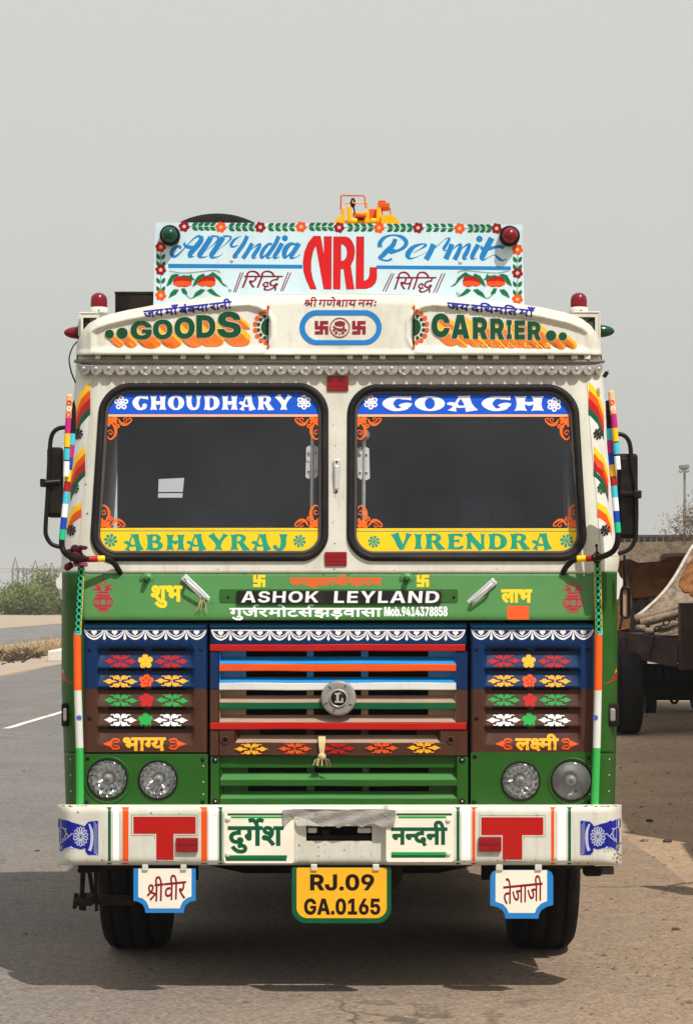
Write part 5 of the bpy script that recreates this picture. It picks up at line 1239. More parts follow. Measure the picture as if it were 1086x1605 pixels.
for i, m in enumerate(('amber', 'orange', 'red', 'orange', 'amber')):
    cg.paint(place(flourish(54, 17), (394, 462, 530, 598, 664)[i], 1174 - i * .5), m, fl(0.0), lay=9)
for u in (353, 706):
    cg.lathe([(.018, 0), (.017, -.004), (.011, -.003), (.010, .004)], P(u, 1160, .0), (0, 1, 0), 'brown', 16)
    cg.lathe([(.010, 0), (0, 0)], P(u, 1160, -.0015), (0, 1, 0), 'void', 12)
cg_o = cg.build('grille', truck)
# round badge
q = MB(); c = P(530.5, 1094, -.004)
q.lathe([(.074, .004), (.076, -.008), (.073, -.016), (.068, -.019), (.044, -.014), (.036, -.014)], c, (0, 1, 0), 'tin', 40)
q.lathe([(.037, -.0135), (.034, -.020), (0, -.021)], c, (0, 1, 0), 'black_plastic', 28)
q.lathe([(.038, -.013), (.038, -.022), (.034, -.0225), (.034, -.018)], c, (0, 1, 0), 'bright_steel', 28)
fy = fl(c.y - .022)
q.paint([pos(p) for p in (rect(524.5, 1086, 533, 1088.5), rect(527, 1086, 531, 1101), rect(524.5, 1098.5, 538, 1101.5), rect(535, 1094, 538, 1101))], 'bright_steel', fy, lay=0, thick=.004)
for a in (.5, 1.9, 2.7, 4.0, 5.2): q.paint(place(stroke([(-3, 0, .8), (0, .7, 1.6), (4, -.5, .6)], n=2), 530.5 + 21 * math.cos(a), 1094 + 21 * math.sin(a), 1, a), 'chassis', fl(c.y - .0185), lay=2)
q.build('badge', cg_o)

# --- lower green grille
cg = MB()
for u0, u1 in ((330, 345), (716, 732)): cg.box(P(u0, 1262, .0), P(u1, 1185, .06), 'deep_green', .002, 1)
cg.paint([pos(rect(345, 1185, 716, 1203))], 'deep_green', fl(.024), lay=0)
louvre(1203, 1211, 1222, 'green', 345, 716, slots=[(389, 481), (493, 568), (578, 672)], web='deep_green', cut=6); lip(345, 716, 1222, 1232, 'deep_green')
louvre(1232, 1240, 1251.5, 'green', 345, 716, slots=[(389, 481), (493, 568), (578, 672)], web='deep_green', cut=6); lip(345, 716, 1251.5, 1266, 'deep_green')
for u in (338, 724):
    for v in (1191, 1256):
        cg.lathe([(.013, 0), (.013, -.004), (.009, -.006), (0, -.007)], P(u, v, 0), (0, 1, 0), 'chassis', 12)
        cg.ball(P(u, v, -.006), .0045, 'bright_steel', 8, 5)
cg.build('lower_grille', truck)

# --- headlamp panels
def headlamp(u, v, r, ringed, plain=False):
    c = P(u, v, -.002)
    q = MB(); R_ = r * PX
    q.lathe([(R_ + .004, .006), (R_ + .005, -.006), (R_ + .001, -.010), (R_ - .003, -.004)], c, (0, 1, 0), 'chassis', 40)
    if ringed:
        q.lathe([(R_ + .018, .002), (R_ + .020, -.004), (R_ + .014, -.006), (R_ + .006, -.001)], c + Vector((.002, 0, -.004)), (0, 1, 0), 'deep_green', 40)
    h = q.build('headlamp', truck)
    q = MB()
    # fluted bowl: facets alternate in depth
    n = 32; prof = [(R_ * .98, 0.0), (R_ * .8, .022), (R_ * .55, .036), (R_ * .3, .044)]
    V = []
    for i, (rr, hh) in enumerate(prof):
        for k in range(n):
            a = 2 * math.pi * k / n
            top = abs(math.sin(a))
            V.append(c + Vector((rr * math.cos(a), hh + (0 if plain else (.007 if k % 2 else -.007) * (1 if 0 < i < 3 else .3) * (.4 + .6 * abs(math.cos(a * 1.5 + u)))), rr * math.sin(a))))
    fs = [(i * n + k, i * n + (k + 1) % n, (i + 1) * n + (k + 1) % n, (i + 1) * n + k) for i in range(3) for k in range(n)]
    q.add(V, [tuple(reversed(f)) for f in fs], 'reflector_bowl', plain)
    q.lathe([(R_ * .3, .044), (R_ * .27, .03), (R_ * .26, .004), (R_ * .18, -.004), (0, -.006)], c, (0, 1, 0), 'tin', 20)
    q.build('reflector', h)
    q = MB(); q.lathe([(R_ * .13, -.004), (R_ * .11, -.010), (0, -.012)], c, (0, 1, 0), 'stain', 14)
    q.build('bulb', h)
    q = MB(); q.ball(c + Vector((R_ * .2, -.002, -R_ * .52)), R_ * .09, 'chassis', 10, 6); q.build('side_bulb', h)
    q = MB(); q.lathe([(R_, -.004), (R_ * .9, -.012), (R_ * .6, -.020), (R_ * .3, -.023), (0, -.024)], c, (0, 1, 0), 'lens_glass', 40); q.build('lens', h)
for a, b, lamps in ((131.5, 326, ((169, 1221, 30.5, True), (248, 1222.5, 29.5, False))), (737.5, 930.5, ((815.5, 1224, 29.5, False), (895, 1223.5, 31, True, True)))):
    q = MB(); vtop = 1181.5 if a < 500 else 1179
    holes = [neg(disc(u, v, r - .5, 36)) for u, v, r, *_ in lamps]
    q.paint([pos(rrect(rect(a, vtop, b, 1266), 2, 2))] + holes, 'deep_green', fl(.0), lay=0, thick=.004)
    for u, v in ((a + 6.5, vtop + 7), (b - 8, vtop + 9), (b - 8, 1257), (a + 5, 1257)): q.lathe([(.009, 0), (.008, -.004), (0, -.006)], P(u, v, -.004), (0, 1, 0), 'chassis', 10)
    for v in (1201, 1226, 1245): q.ball(P(b - 7, v, -.004), .004, 'bright_steel', 8, 5)
    q.build('headlamp_panel', truck)
    for l in lamps: headlamp(*l)
# --- bumper
def s_bp(u, v):
    y = -.13
    t = max(0, 1275 - v) / 14; y += .035 * (1 - math.sqrt(max(0, 1 - min(1, t) ** 2)))
    t = max(0, v - 1345) / 11; y += .028 * (1 - math.sqrt(max(0, 1 - min(1, t) ** 2)))
    d = min(u - 89.5, 973.5 - u); t = min(1, max(0, 26 - d) / 26)
    y += .20 * (1 - math.sqrt(max(0, 1 - t * t * .985)))
    if 455 < u < 611: y += .030 * min(sstep(457, 466, u), 1 - sstep(600, 609, u))
    return y
bp = MB()
us = [89.5, 90, 91, 93, 96, 100, 105, 110, 116] + list(np.linspace(125, 450, 20)) + [456, 459, 462, 465, 468, 474, 480, 485, 530, 578, 583, 592, 598, 601, 604, 607, 611] + list(np.linspace(620, 940, 20)) + [948, 954, 959, 964, 968, 971, 973, 973.5]
vv = [1261, 1262, 1264, 1267, 1270, 1273, 1275, 1285, 1295, 1306, 1318, 1330, 1340, 1345, 1349, 1352, 1354.5, 1356]
bp.grid(us, vv, s_bp, 'cream', skip=lambda u, v: 480 < u < 583 and 1295 < v < 1318)
for (vt, yb) in ((1261, .06), (1356, .04)):
    for a, b in zip(us, us[1:]):
        bp.add([P(a, vt, s_bp(a, vt)), P(b, vt, s_bp(b, vt)), P(b, vt, max(yb, s_bp(b, vt))), P(a, vt, max(yb, s_bp(a, vt)))], [(0, 1, 2, 3)], 'cream')
for a, b in (((480, 1295), (583, 1295)), ((583, 1295), (583, 1318)), ((583, 1318), (480, 1318)), ((480, 1318), (480, 1295))):
    bp.add([P(*a, s_bp(*a)), P(*b, s_bp(*b)), P(*b, s_bp(*b) + .05), P(*a, s_bp(*a) + .05)], [(0, 1, 2, 3)], 'cream')
bp.paint([pos(rect(476, 1290, 590, 1322))], 'void', fl(-.04), lay=0)
bp.box(P(482, 1306, -.088), P(497, 1296.5, -.06), 'cream', .006); bp.box(P(560, 1306, -.088), P(582, 1296, -.06), 'cream', .006)
bp.tube([P(484, 1313, -.07), P(580, 1313, -.07)], .012, 'chassis', 10)
bp.tube([P(511, 1300, -.06), P(511, 1318, -.06)], .02, 'chassis', 10)
def bpp(polys, m, lay=1, step=None, th=0): bp.paint(polys, m, s_bp, lay=lay, step=step, thick=th)
def vband(u0, u1, m): bpp([pos(rect(u0, 1265, u1, 1355))], m, 1, 4.5)
for u0, u1, m in ((167.5, 175.5, 'dark_green'), (175.5, 190.5, 'sticker_white'), (190.5, 203, 'orange'), (313.5, 325, 'orange'), (325, 341, 'sticker_white'), (341.5, 349, 'dark_green'),
                  (713, 721, 'dark_green'), (721, 737, 'sticker_white'), (737.5, 748, 'orange'), (861, 870.5, 'orange'), (871, 887, 'sticker_white'), (887.5, 895.5, 'dark_green')):
    vband(u0, u1, m)
def tee(u0, v0, u1, v1, s0, s1, v2):
    t = pos([(u0, v0), (u1, v0), (u1, v1), (s1, v1), (s1, v2), (s0, v2), (s0, v1), (u0, v1)])
    bpp(embolden([t], 3.0), 'dark_green', 1); bpp(embolden([t], 2.3), 'cream', 2); bpp([t], 'red', 3)
tee(209.5, 1280, 307, 1307, 245.3, 272.4, 1347.5)
tee(754, 1281, 851, 1309, 787.4, 818, 1347)
# pillar-capital emblem lying on its side at each end
EM = [(80, 258), (130, 252), (250, 283), (400, 335), (480, 365), (500, 335), (540, 298), (660, 285), (672, 290), (672, 768), (530, 768), (495, 725), (488, 672), (430, 690), (330, 668), (250, 665),
      (185, 690), (150, 722), (132, 705), (138, 640), (122, 570), (122, 440), (130, 405), (84, 372)]
def em(p): return (80 + (p[0]) / 9.05 + 3.5 * 0, 1255 + p[1] / 9.05)
def emb(mirror):
    tr_ = (lambda c: [(1063.5 - x, y) for x, y in c]) if mirror else (lambda c: c)
    T_ = lambda polys: [pos(tr_(c)) if area(c) > 0 else neg(tr_(c)) for c in polys]
    base = [pos([em((max(p[0], 102), p[1])) for p in EM])]
    bpp(T_(embolden(base, 1.3)), 'silver_sticker', 1, 4)
    bpp(T_(base), 'ink_blue', 3, 4)
    s_ = []
    cx, cy = em((425, 508)); rx, ry = 11.5, 15.2
    for k in range(14):
        a0, a1, a2 = (2 * math.pi * (k + t) / 14 for t in (0, .5, 1.0))
        s_ += stroke([(cx + rx * .25 * math.cos(a1), cy + ry * .25 * math.sin(a1), .9), (cx + rx * .82 * math.cos(a0 + .06), cy + ry * .82 * math.sin(a0 + .06), 1.2),
                      (cx + rx * math.cos(a1), cy + ry * math.sin(a1), 1.3), (cx + rx * .82 * math.cos(a2 - .06), cy + ry * .82 * math.sin(a2 - .06), 1.2), (cx + rx * .25 * math.cos(a1), cy + ry * .25 * math.sin(a1), .9)], n=3)
    s_ += ring(cx, cy, 2.1, 1.0, 10, 2.8)
    s_ += stroke([em((545, 330)) + (2.4,), em((578, 420)) + (4.2,), em((586, 520)) + (4.6,), em((575, 640)) + (4.4,), em((550, 710)) + (5,)], n=3)
    for k in range(15):
        y = 300 + k * 31
        s_ += stroke([em((610, y)) + (.75,), em((664, y + 55 if y + 55 < 760 else 760)) + (.75,)], n=1)
    for pl in ([(140, 375), (200, 400), (230, 395)], [(190, 400), (215, 450), (200, 520), (160, 560)], [(135, 600), (220, 540), (310, 460)], [(225, 460), (250, 500)], [(165, 640), (150, 660), (165, 690)],
               [(190, 690), (260, 665), (330, 675), (310, 730)], [(215, 715), (250, 680)], [(262, 720), (290, 685)]):
        s_ += stroke([em(p) + (1.3,) for p in pl], n=3)
    bpp(T_(s_), 'silver_sticker', 4, None)
emb(False); emb(True)
# scuffs and rust along the top edge and right end
for k in range(26):
    u = random.choice([random.uniform(100, 135), random.uniform(915, 965), random.uniform(915, 965)]); v = 1262.5 + random.uniform(0, 1.6)
    bpp([pos([(u + random.uniform(1.0, 3.0) * math.cos(a), v + random.uniform(.4, 1.0) * math.sin(a)) for a in np.arange(7) * .9])], random.choice(['stain', 'chassis', 'tan']), 2)
for k in range(30):
    u = 973 - abs(random.gauss(0, 8)); v = random.uniform(1318, 1352)
    bpp([pos([(u + random.uniform(.4, 1.6) * math.cos(a), v + random.uniform(.5, 2.2) * math.sin(a)) for a in np.arange(7) * .9])], random.choice(['stain', 'chassis', 'rubber_grey']), 5)
chips(bp, s_bp, [((120, 1276), (440, 1276), 2), ((620, 1276), (940, 1276), 2), ((100, 1350), (450, 1350), 2), ((610, 1350), (960, 1350), 2), ((462, 1325), (600, 1345), 6), ((95, 1290), (160, 1345), 10)], 110, 'rust_spot', 1.3, 5, 3)
bp_o = bp.build('bumper', truck)
for (a, b, c, d_) in ((276, 1312.5, 311, 1335.5), (750, 1311.5, 785, 1335)):
    r = MB(); r.box(P(a, d_, -.146), P(c, b, -.126), 'reflector_red', .004)
    r.box(P(a + 2, b + 11.8, -.148), P(c - 2, b + 10.8, -.144), 'red_lens'); r.build('reflector', truck)
# name boards bolted to the bumper
for box_, word, wb, lines, bolts in (
        ((351, 1270, 461, 1353), 'दुर्गेश', (357, 1282.5, 444.5, 1338), ((357, 1274.8, 443, 1278.2, 'dark_green'), (362, 1279.5, 443, 1282.5, 'green_ornament'), (353.5, 1340.5, 450, 1345, 'leaf_green'), (354, 1345, 449, 1349.4, 'dark_green')), ((357, 1284), (357, 1339.5))),
        ((605, 1270, 711, 1351), 'नन्दनी', (613, 1286, 701, 1326.5), ((621, 1274.8, 708, 1278.2, 'dark_green'), (624, 1279.3, 699, 1282.6, 'green_ornament'), (613, 1335.5, 699, 1340, 'green_ornament'), (613, 1340, 698, 1344.4, 'dark_green')), ((702, 1286), (702, 1338.5)))):
    q = MB(); f = fl(-.131)
    q.paint([pos(rrect(rect(*box_), 4, 3))], 'name_board', f, lay=0, thick=.005)
    f2 = fl(-.136)
    q.paint(deva(word, wb, 1.5), 'dark_green', f2, lay=1)
    for a, b, c, d_, m in lines: q.paint([pos(rect(a, b, c, d_))], m, f2, lay=1)
    for u, v in bolts: q.ball(P(u, v, -.136), (.012, .008, .012), 'cream', 12, 8)
    q.build('name_board', bp_o)
# embossed tin valance over the tow slot
q = MB()
val = [(443, 1269.5), (470, 1268), (540, 1269), (600, 1268), (619.5, 1270), (620, 1280), (616.5, 1297), (608, 1296), (598, 1297), (585, 1291), (577, 1292), (568, 1296.5), (560, 1294), (545, 1292), (530, 1298), (520, 1292.5), (505, 1296), (496, 1291), (484, 1285), (470, 1280), (460, 1280.5), (450, 1289), (444.5, 1297)]
fv = lambda u, v: -.142 + .002 * math.sin(u * .17) + .002 * math.sin(u * .083 + v * .3)
mat('valance_tin', (158, 154, 150), .5, metal=.3, var=.12, scale=12, dirt=.2)
q.paint([pos(val)], 'valance_tin', fv, lay=0, step=4, thick=.002)
for k in range(70):
    u = 449 + k * 2.4; v = 1279 + 4.5 * math.sin(u * .26)
    q.ball(P(u, v, fv(u, v) - .002), (.003, .0022, .003), 'valance_tin', 6, 4)
for u in (458, 497, 521, 560, 604): q.tube([P(u + 3 * math.cos(a), 1276 + 2.2 * math.sin(a), fv(u, 1276) - .002) for a in np.linspace(0, 2 * math.pi, 10, endpoint=False)], .0016, 'valance_tin', 5, closed=True)
q.build('tin_valance', bp_o)

# --- plates hung under the bumper
def hung_plate(outer, inner, mo, mi_, name, draw, y=-.11, hinges=()):
    q = MB()
    q.paint([pos(outer)], mo, fl(y), lay=0, thick=.004)
    q.paint([pos(inner)], mi_, fl(y - .004), lay=1)
    draw(q, fl(y - .004))
    for u, v in hinges: q.box(P(u - 5, v + 6, y - .012), P(u + 5, v - 5, y + .01), 'cream', .003)
    return q.build(name, truck)
def dr_np(q, f):
    q.paint(latin('RJ.09', (486, 1370, 586.5, 1396), 'b', bold=.5), 'plate_black', f, lay=2)
    q.paint(latin('GA.0165', (476.5, 1408, 596, 1434), 'b', bold=.5), 'plate_black', f, lay=2)
hung_plate(rrect([(457.5, 1359), (613, 1359), (613, 1447), (457.5, 1447)], [3, 3, 22, 22], 6), rrect([(465, 1360), (606, 1360), (606, 1439), (465, 1439)], [2, 2, 16, 16], 6), 'dark_green', 'plate_yellow', 'number_plate', dr_np, hinges=((492, 1359), (589, 1359)))
k_ = 1 / 3.879
LP = [(70 + x * k_, 1240 + y * k_) for x, y in [(542, 470), (920, 470), (920, 665), (888, 672), (862, 690), (850, 712), (846, 740), (614, 740), (610, 712), (598, 690), (574, 674), (542, 666)]]
LI = [(70 + x * k_, 1240 + y * k_) for x, y in [(571, 471), (894, 471), (894, 640), (866, 650), (840, 672), (828, 696), (824, 713), (637, 713), (632, 696), (620, 672), (598, 652), (571, 645)]]
hung_plate(LP, LI, 'board_blue', 'name_board', 'name_plate', lambda q, f: q.paint(deva('श्री वीर', (229.5, 1372, 293, 1412), .35, shear=.2, rot=-.10, gap=30), 'maroon', f, lay=2), hinges=((228, 1359), (288, 1359)))
k_ = 1 / 3.745
RP = [(710 + x * k_, 1240 + y * k_) for x, y in [(250, 462), (550, 462), (575, 475), (586, 500), (586, 668), (545, 680), (515, 700), (503, 725), (500, 748), (306, 748), (302, 725), (290, 700), (262, 682), (217, 670), (217, 500), (228, 475)]]
RI = [(710 + x * k_, 1240 + y * k_) for x, y in [(248, 464), (550, 464), (550, 645), (515, 660), (490, 685), (478, 715), (325, 715), (316, 690), (292, 664), (248, 648)]]
hung_plate(RP, RI, 'board_blue', 'name_board', 'name_plate', lambda q, f: q.paint(deva('तेजाजी', (788, 1374, 851, 1415), .35, shear=.2, rot=-.10), 'maroon', f, lay=2), hinges=((782, 1359), (843, 1359)))

# --- flag-coloured poles up the front corners
for k, pts in ((-1, [(126, 1264), (125.5, 1172), (122.5, 1082), (121.5, 993)]), (1, [(931.5, 1264), (934.5, 1172), (936.5, 1082), (937.5, 993)])):
    q = MB(); y = -.05
    cols = ('pole_green', 'white_paint', 'pole_orange')
    for i in range(3):
        q.tube([P(*pts[i], y), P(*pts[i + 1], y)], .0165, cols[i], 14)
    q.paint([pos(p) for p in place(spokes(4.5), pts[1][0] - .5 * k - 1.5, 1125)], 'cobalt', fl(y - .0168), lay=0)
    u0, u1 = (122.5, 128.5) if k < 0 else (938, 935.5)
    q.tube([P(u0, 993, y), P(u1, 880, y)], .0150, 'black_paint', 12)
    for i in range(11):
        t = (i + .5) / 11; u = u0 + (u1 - u0) * t; v = 992 - 110 * t
        q.tube([P(u + 3.6 * math.cos(a) , v + 4.4 * math.sin(a), y - .0152) for a in np.linspace(0, 2 * math.pi, 12, endpoint=False)], .0032, 'mint', 6, closed=True)
    du = 4.4 if k < 0 else -4.6
    q.tube([P(u0 + du, 993, y - .006), P(u1 + du, 880, y - .006)], .003, 'amber', 6)
    if k > 0: q.tube([P(u0 - du, 993, y - .006), P(u1 - du, 880, y - .006)], .003, 'amber', 6)
    q.tube([P(u0, 995, y), P(u0, 989, y)], .0168, 'cyan', 12)
    q.build('flag_pole', truck)

# --- mirror arms with wound tape, mirrors
def bands(q, pts, r, tab):
    """pts: (u, v, y) going down; tab: (v0, v1, material)"""
    vs2 = [p[1] for p in pts]
    iu = lambda v: (float(np.interp(v, vs2, [p[0] for p in pts])), v, float(np.interp(v, vs2, [p[2] for p in pts])))
    for v0, v1, m in tab:
        q.tube([P(*iu(v)) for v in (v0, (v0 + v1) / 2, v1)], r * (1.0 if m == 'black_paint' else 1.08), m, 12)
for k in (-1, 1):
    arm = MB()
    if k < 0:
        main = [(115, 655, -.16), (113.5, 690, -.17), (106.5, 755, -.19), (97.5, 847, -.2)]
        tab = [(640, 680, 'black_paint'), (680, 698, 'cyan'), (699, 718, 'magenta'), (719, 737, 'cobalt'), (737, 755, 'yellow'), (755, 771, 'red'), (771, 790, 'cyan'), (790, 811, 'sticker_white'), (811, 830, 'cobalt'), (830, 846, 'mint')]
        up = [(109.5, 622, -.2), (106, 690, -.21), (104, 749, -.21)]
        tab2 = [(624, 655, 'peach'), (655, 680, 'magenta'), (680, 701, 'yellow'), (701, 703, 'black_paint'), (703, 721, 'cyan'), (721, 723, 'black_paint'), (723, 747, 'sticker_white')]
        low = [(97.5, 846, -.2), (98, 858, -.2), (103, 867, -.2), (112, 873.5, -.15), (122, 876, -.11), (139, 876.5, -.07)]
        tapes = [((139, 876.5, -.07), (153, 876, -.055), 'red'), ((153, 876, -.055), (164, 875.5, -.045), 'yellow')]
        end = [(163, 875.5, -.045), (172, 878, -.03), (180, 884, -.01), (186, 893, .0), (189, 898, .02)]
        loop = [(105, 670, -.2), (94, 671, -.2), (85, 677, -.2), (80, 690, -.2), (78, 720, -.2), (75, 780, -.2), (72, 828, -.2), (74, 842, -.2), (82, 853, -.2), (97, 858, -.2)]
        pl = (73.5, 702, 101, 811); bolt = (68, 757)
    else:
        main = [(953, 640, -.16), (956, 700, -.17), (961, 755, -.19), (968, 836, -.2)]
        tab = [(628, 672, 'black_paint'), (672, 690, 'cyan'), (690, 710, 'magenta'), (710, 729, 'cobalt'), (729, 747, 'yellow'), (747, 762, 'red'), (762, 780, 'cyan'), (780, 801, 'sticker_white'), (801, 819, 'cobalt'), (819, 835, 'mint')]
        up = [(957, 616, -.2), (962, 660, -.21), (968, 737, -.21)]
        tab2 = [(617, 649, 'peach'), (649, 671, 'magenta'), (671, 692, 'yellow'), (692, 694, 'black_paint'), (694, 712, 'cyan'), (712, 715, 'black_paint'), (715, 736, 'sticker_white')]
        low = [(968, 835, -.2), (967, 850, -.2), (961, 863, -.18), (950, 870, -.14), (938, 874, -.10), (928, 875, -.07)]
        tapes = [((928, 875, -.07), (918.5, 875.5, -.055), 'red'), ((918.5, 875.5, -.055), (904, 876, -.045), 'yellow')]
        end = [(905, 876, -.045), (897, 879, -.03), (889, 886, -.01), (884, 893, .0), (882, 898, .02)]
        loop = [(964, 681, -.2), (974, 681, -.2), (983, 688, -.2), (987.5, 702, -.2), (989, 730, -.2), (996, 772, -.2), (996, 836, -.2), (993, 850, -.2), (984, 862, -.2), (968, 868, -.2)]
        pl = (968, 712, 996.5, 844); bolt = (998, 775)
    bands(arm, main, .0125, tab); bands(arm, up, .0118, tab2)
    arm.tube([P(*p) for p in spline(low, 4)], .0125, 'black_paint', 12)
    arm.tube([P(*p) for p in spline(end, 4)], .0125, 'black_paint', 12)
    for a, b, m in tapes: arm.tube([P(*a), P(*b)], .0136, m, 12)
    arm.ball(P(*up[0]), .0125, 'peach', 12, 8)
    for v in (631, 641, 650):
        u = float(np.interp(v, [p[1] for p in up], [p[0] for p in up]))
        arm.tube([P(u + 3 * math.cos(a), v + 3.4 * math.sin(a), -.215) for a in np.linspace(0, 2 * math.pi, 10, endpoint=False)], .003, 'orange' if v != 641 else 'sticker_white', 6, closed=True)
    arm.tube([P(*p) for p in spline(loop, 4)], .0095, 'black_paint', 10)
    # dark blade standing beside the tape
    xb = 116 if k < 0 else 952
    arm.paint([pos([(xb - 2.5, 668), (xb + 3, 668), (xb + 3.5, 640), (xb + 1, 626), (xb - 2, 632)])], 'black_plastic', fl(-.15), lay=0, thick=.004)
    a_o = arm.build('mirror_arm', truck)
    q = MB()
    q.box(P(pl[0], pl[3], -.19), P(pl[2], pl[1], -.13), 'black_plastic', .014, 3)
    q.box(P(pl[0] + 4, pl[3] - 6, -.196), P(pl[2] - 4, pl[1] + 6, -.188), 'black_plastic', .01, 2)
    q.tube([P(bolt[0], bolt[1], -.22), P(bolt[0] - k * 26, bolt[1] - 2, -.2)], .012, 'black_plastic', 10)
    q.box(P(bolt[0] - 5, bolt[1] + 6, -.24), P(bolt[0] + 5, bolt[1] - 6, -.2), 'black_plastic', .004)
    q.build('mirror', a_o)
# small mirror on the right door
q = MB(); f = rrect(rect(973.5, 921, 986, 968), 5, 4)
q.tube([P(u, v, .5) for u, v in f], .007, 'black_paint', 8, closed=True)
q.paint([pos(f)], 'tan', fl(.51), lay=0)
q.tube([P(978, 870, .5), P(979, 921, .5)], .006, 'chassis', 8); q.tube([P(975, 966, .5), P(971, 985, .45)], .006, 'chassis', 8)
q.build('door_mirror', truck)

# --- lamps on the roof corners
for k in (-1, 1):
    u = 155.5 if k < 0 else 906.5; v0 = 460 if k < 0 else 460
    y = .35
    q = MB()
    bx = (127, 493, 157, 530) if k < 0 else (894, 492, 937, 540)
    q.paint([pos(rect(*bx)), neg(rect(bx[0] + 4, bx[1] + 5, bx[2] - 5, bx[3] + 0))], 'cream', fl(y - .1), lay=0, thick=.01)
    q.pbox(bx[0], bx[1], bx[2], bx[1] + 3, y, -.09, .14, 'cream', .003)
    xo = bx[0] if k < 0 else bx[2] - 4
    q.pbox(xo, bx[1] + 3, xo + 4, bx[3], y, -.09, .14, 'cream', .003)
    q.pbox(bx[0] + 4.5, bx[1] + 3.5, bx[2] - 4.5, bx[1] + 9, y, -.06, .12, 'black_plastic')  # black bar standing in for the shadow under the bracket top
    q.pbox(xo + (4.2 if k < 0 else -6), bx[1] + 3.5, xo + (10 if k < 0 else -.2), bx[3] - 4, y, -.06, .12, 'black_plastic')  # black bar standing in for the shadow down the bracket side
    q.tube([P(xo - k * 6, bx[1] + 9, y), P(xo - k * 14, bx[1] + 12, y), P(xo - k * 10, bx[1] + 22, y)], .003, 'black_plastic', 5)
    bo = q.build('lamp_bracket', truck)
    q = MB(); c = P(u, 492.5, y)
    b = MB(); b.lathe([(0, 0), (.044, 0), (.044, .008), (.040, .028), (.036, .030), (0, .030)], c, (0, 0, 1), 'cream', 28)
    b.ball(c + Vector((.005, -.042, .012)), .004, 'chassis', 8, 5); bb = b.build('beacon', truck)
    b = MB(); b.lathe([(.037, .028), (.037, .06), (.034, .078), (.024, .090), (.010, .0955), (0, .096)], c, (0, 0, 1), 'red_lens', 28); b.build('lens', bb)
    c = P(124 if k < 0 else 939, 521.5 if k < 0 else 519, y)
    b = MB(); b.lathe([(.034, -.014), (.034, .004), (.028, .006), (0, .006)], c, (k, 0, 0), 'black_plastic', 24); sl = b.build('side_lamp', truck)
    b = MB(); b.lathe([(.0275, 0), (.027, .02), (.022, .042), (.014, .058), (.005, .066), (0, .067)], c, (k, 0, 0), 'red_lens' if k < 0 else 'green_lens', 24); b.build('lens', sl)
# loose cable and gutter hook
q = MB()
q.tube([P(*p) for p in spline([(122, 535, .2), (114, 545, .18), (109, 562, .14), (112, 582, .12), (119, 600, .14)], 5)], .0035, 'black_plastic', 6)
q.build('cable', truck)
q = MB(); q.box(P(946, 591, .1), P(951, 583, .13), 'chassis', .003, rot=Matrix.Rotation(.6, 3, 'Y')); q.tube([P(949, 585, .11), P(954, 580, .11)], .003, 'tin', 6); q.build('gutter_hook', truck)
# --- name board on the roof
SY = .30
def s_sb(u, v): return SY
sb = MB()
sb.paint([pos([(244, 348.5), (818, 352), (821.5, 486), (240.5, 486)])], 'sign_blue_white', s_sb, lay=0, thick=.018)
SY2 = SY - .018
fs_ = fl(SY2)
def sp_(polys, m, lay=1): sb.paint(polys, m, fs_, lay=lay)
for u in (300, 532, 770): sb.tube([P(u, 360, SY + .02), P(u, 486, SY + .02)], .02, 'chassis', 8)
for u in (300, 770): sb.tube([P(u, 370, SY + .02), P(u, 500, SY + .8)], .015, 'chassis', 8)
def script(strokes, org, k):
    out = []
    for s_ in strokes: out += stroke([(org[0] + x / k, org[1] + y / k, w_ / k * .92) for x, y, w_ in s_], n=5, cap=False)
    return out
A1 = [[(215, 300, 30), (228, 262, 42), (170, 265, 48), (112, 310, 66), (88, 370, 66), (125, 415, 50), (180, 395, 36), (260, 320, 24), (330, 245, 18), (400, 170, 20), (480, 108, 34), (540, 98, 44)],
      [(540, 98, 70), (548, 160, 85), (485, 250, 92), (425, 315, 92), (380, 372, 84), (375, 415, 56), (440, 415, 10)],
      [(300, 190, 6), (288, 222, 40), (322, 262, 58), (400, 272, 58), (470, 270, 40)],
      [(700, 115, 90), (640, 215, 92), (570, 320, 92), (524, 390, 86), (535, 424, 46), (600, 425, 22), (655, 405, 8)],
      [(700, 103, 44), (780, 102, 28), (815, 122, 40), (795, 170, 28), (720, 245, 14), (620, 325, 6)],
      [(890, 118, 85), (825, 215, 90), (760, 315, 90), (708, 390, 84), (718, 428, 48), (790, 425, 22), (850, 395, 10), (885, 360, 5)],
      [(890, 103, 44), (970, 101, 28), (1008, 120, 38), (985, 165, 26), (900, 245, 10), (810, 312, 5)]]
A2 = [[(190, 202, 14), (145, 224, 24), (108, 215, 40), (110, 180, 44), (150, 130, 36), (205, 96, 12), (245, 85, 5)],
      [(315, 82, 60), (270, 180, 60), (200, 280, 60), (150, 345, 58), (148, 364, 36), (190, 355, 18)],
      [(380, 178, 60), (330, 270, 62), (258, 378, 62)], [(300, 330, 6), (380, 250, 10), (450, 200, 28), (482, 192, 40), (466, 235, 54), (420, 305, 60), (392, 352, 56), (402, 374, 24), (440, 360, 7)],
      [(640, 190, 34), (592, 192, 40), (535, 250, 54), (500, 320, 54), (505, 364, 46), (545, 342, 22), (605, 270, 8)], [(728, 85, 60), (680, 190, 60), (612, 292, 60), (578, 350, 52), (592, 376, 22), (640, 360, 7)],
      [(770, 178, 65), (720, 270, 64), (672, 350, 58), (684, 374, 28), (740, 355, 7)],
      [(960, 196, 26), (885, 186, 48), (822, 240, 74), (798, 310, 68), (805, 360, 50), (850, 338, 22), (915, 258, 7)], [(992, 178, 70), (942, 260, 68), (892, 340, 66), (894, 374, 32), (950, 362, 14), (1010, 325, 7)]]
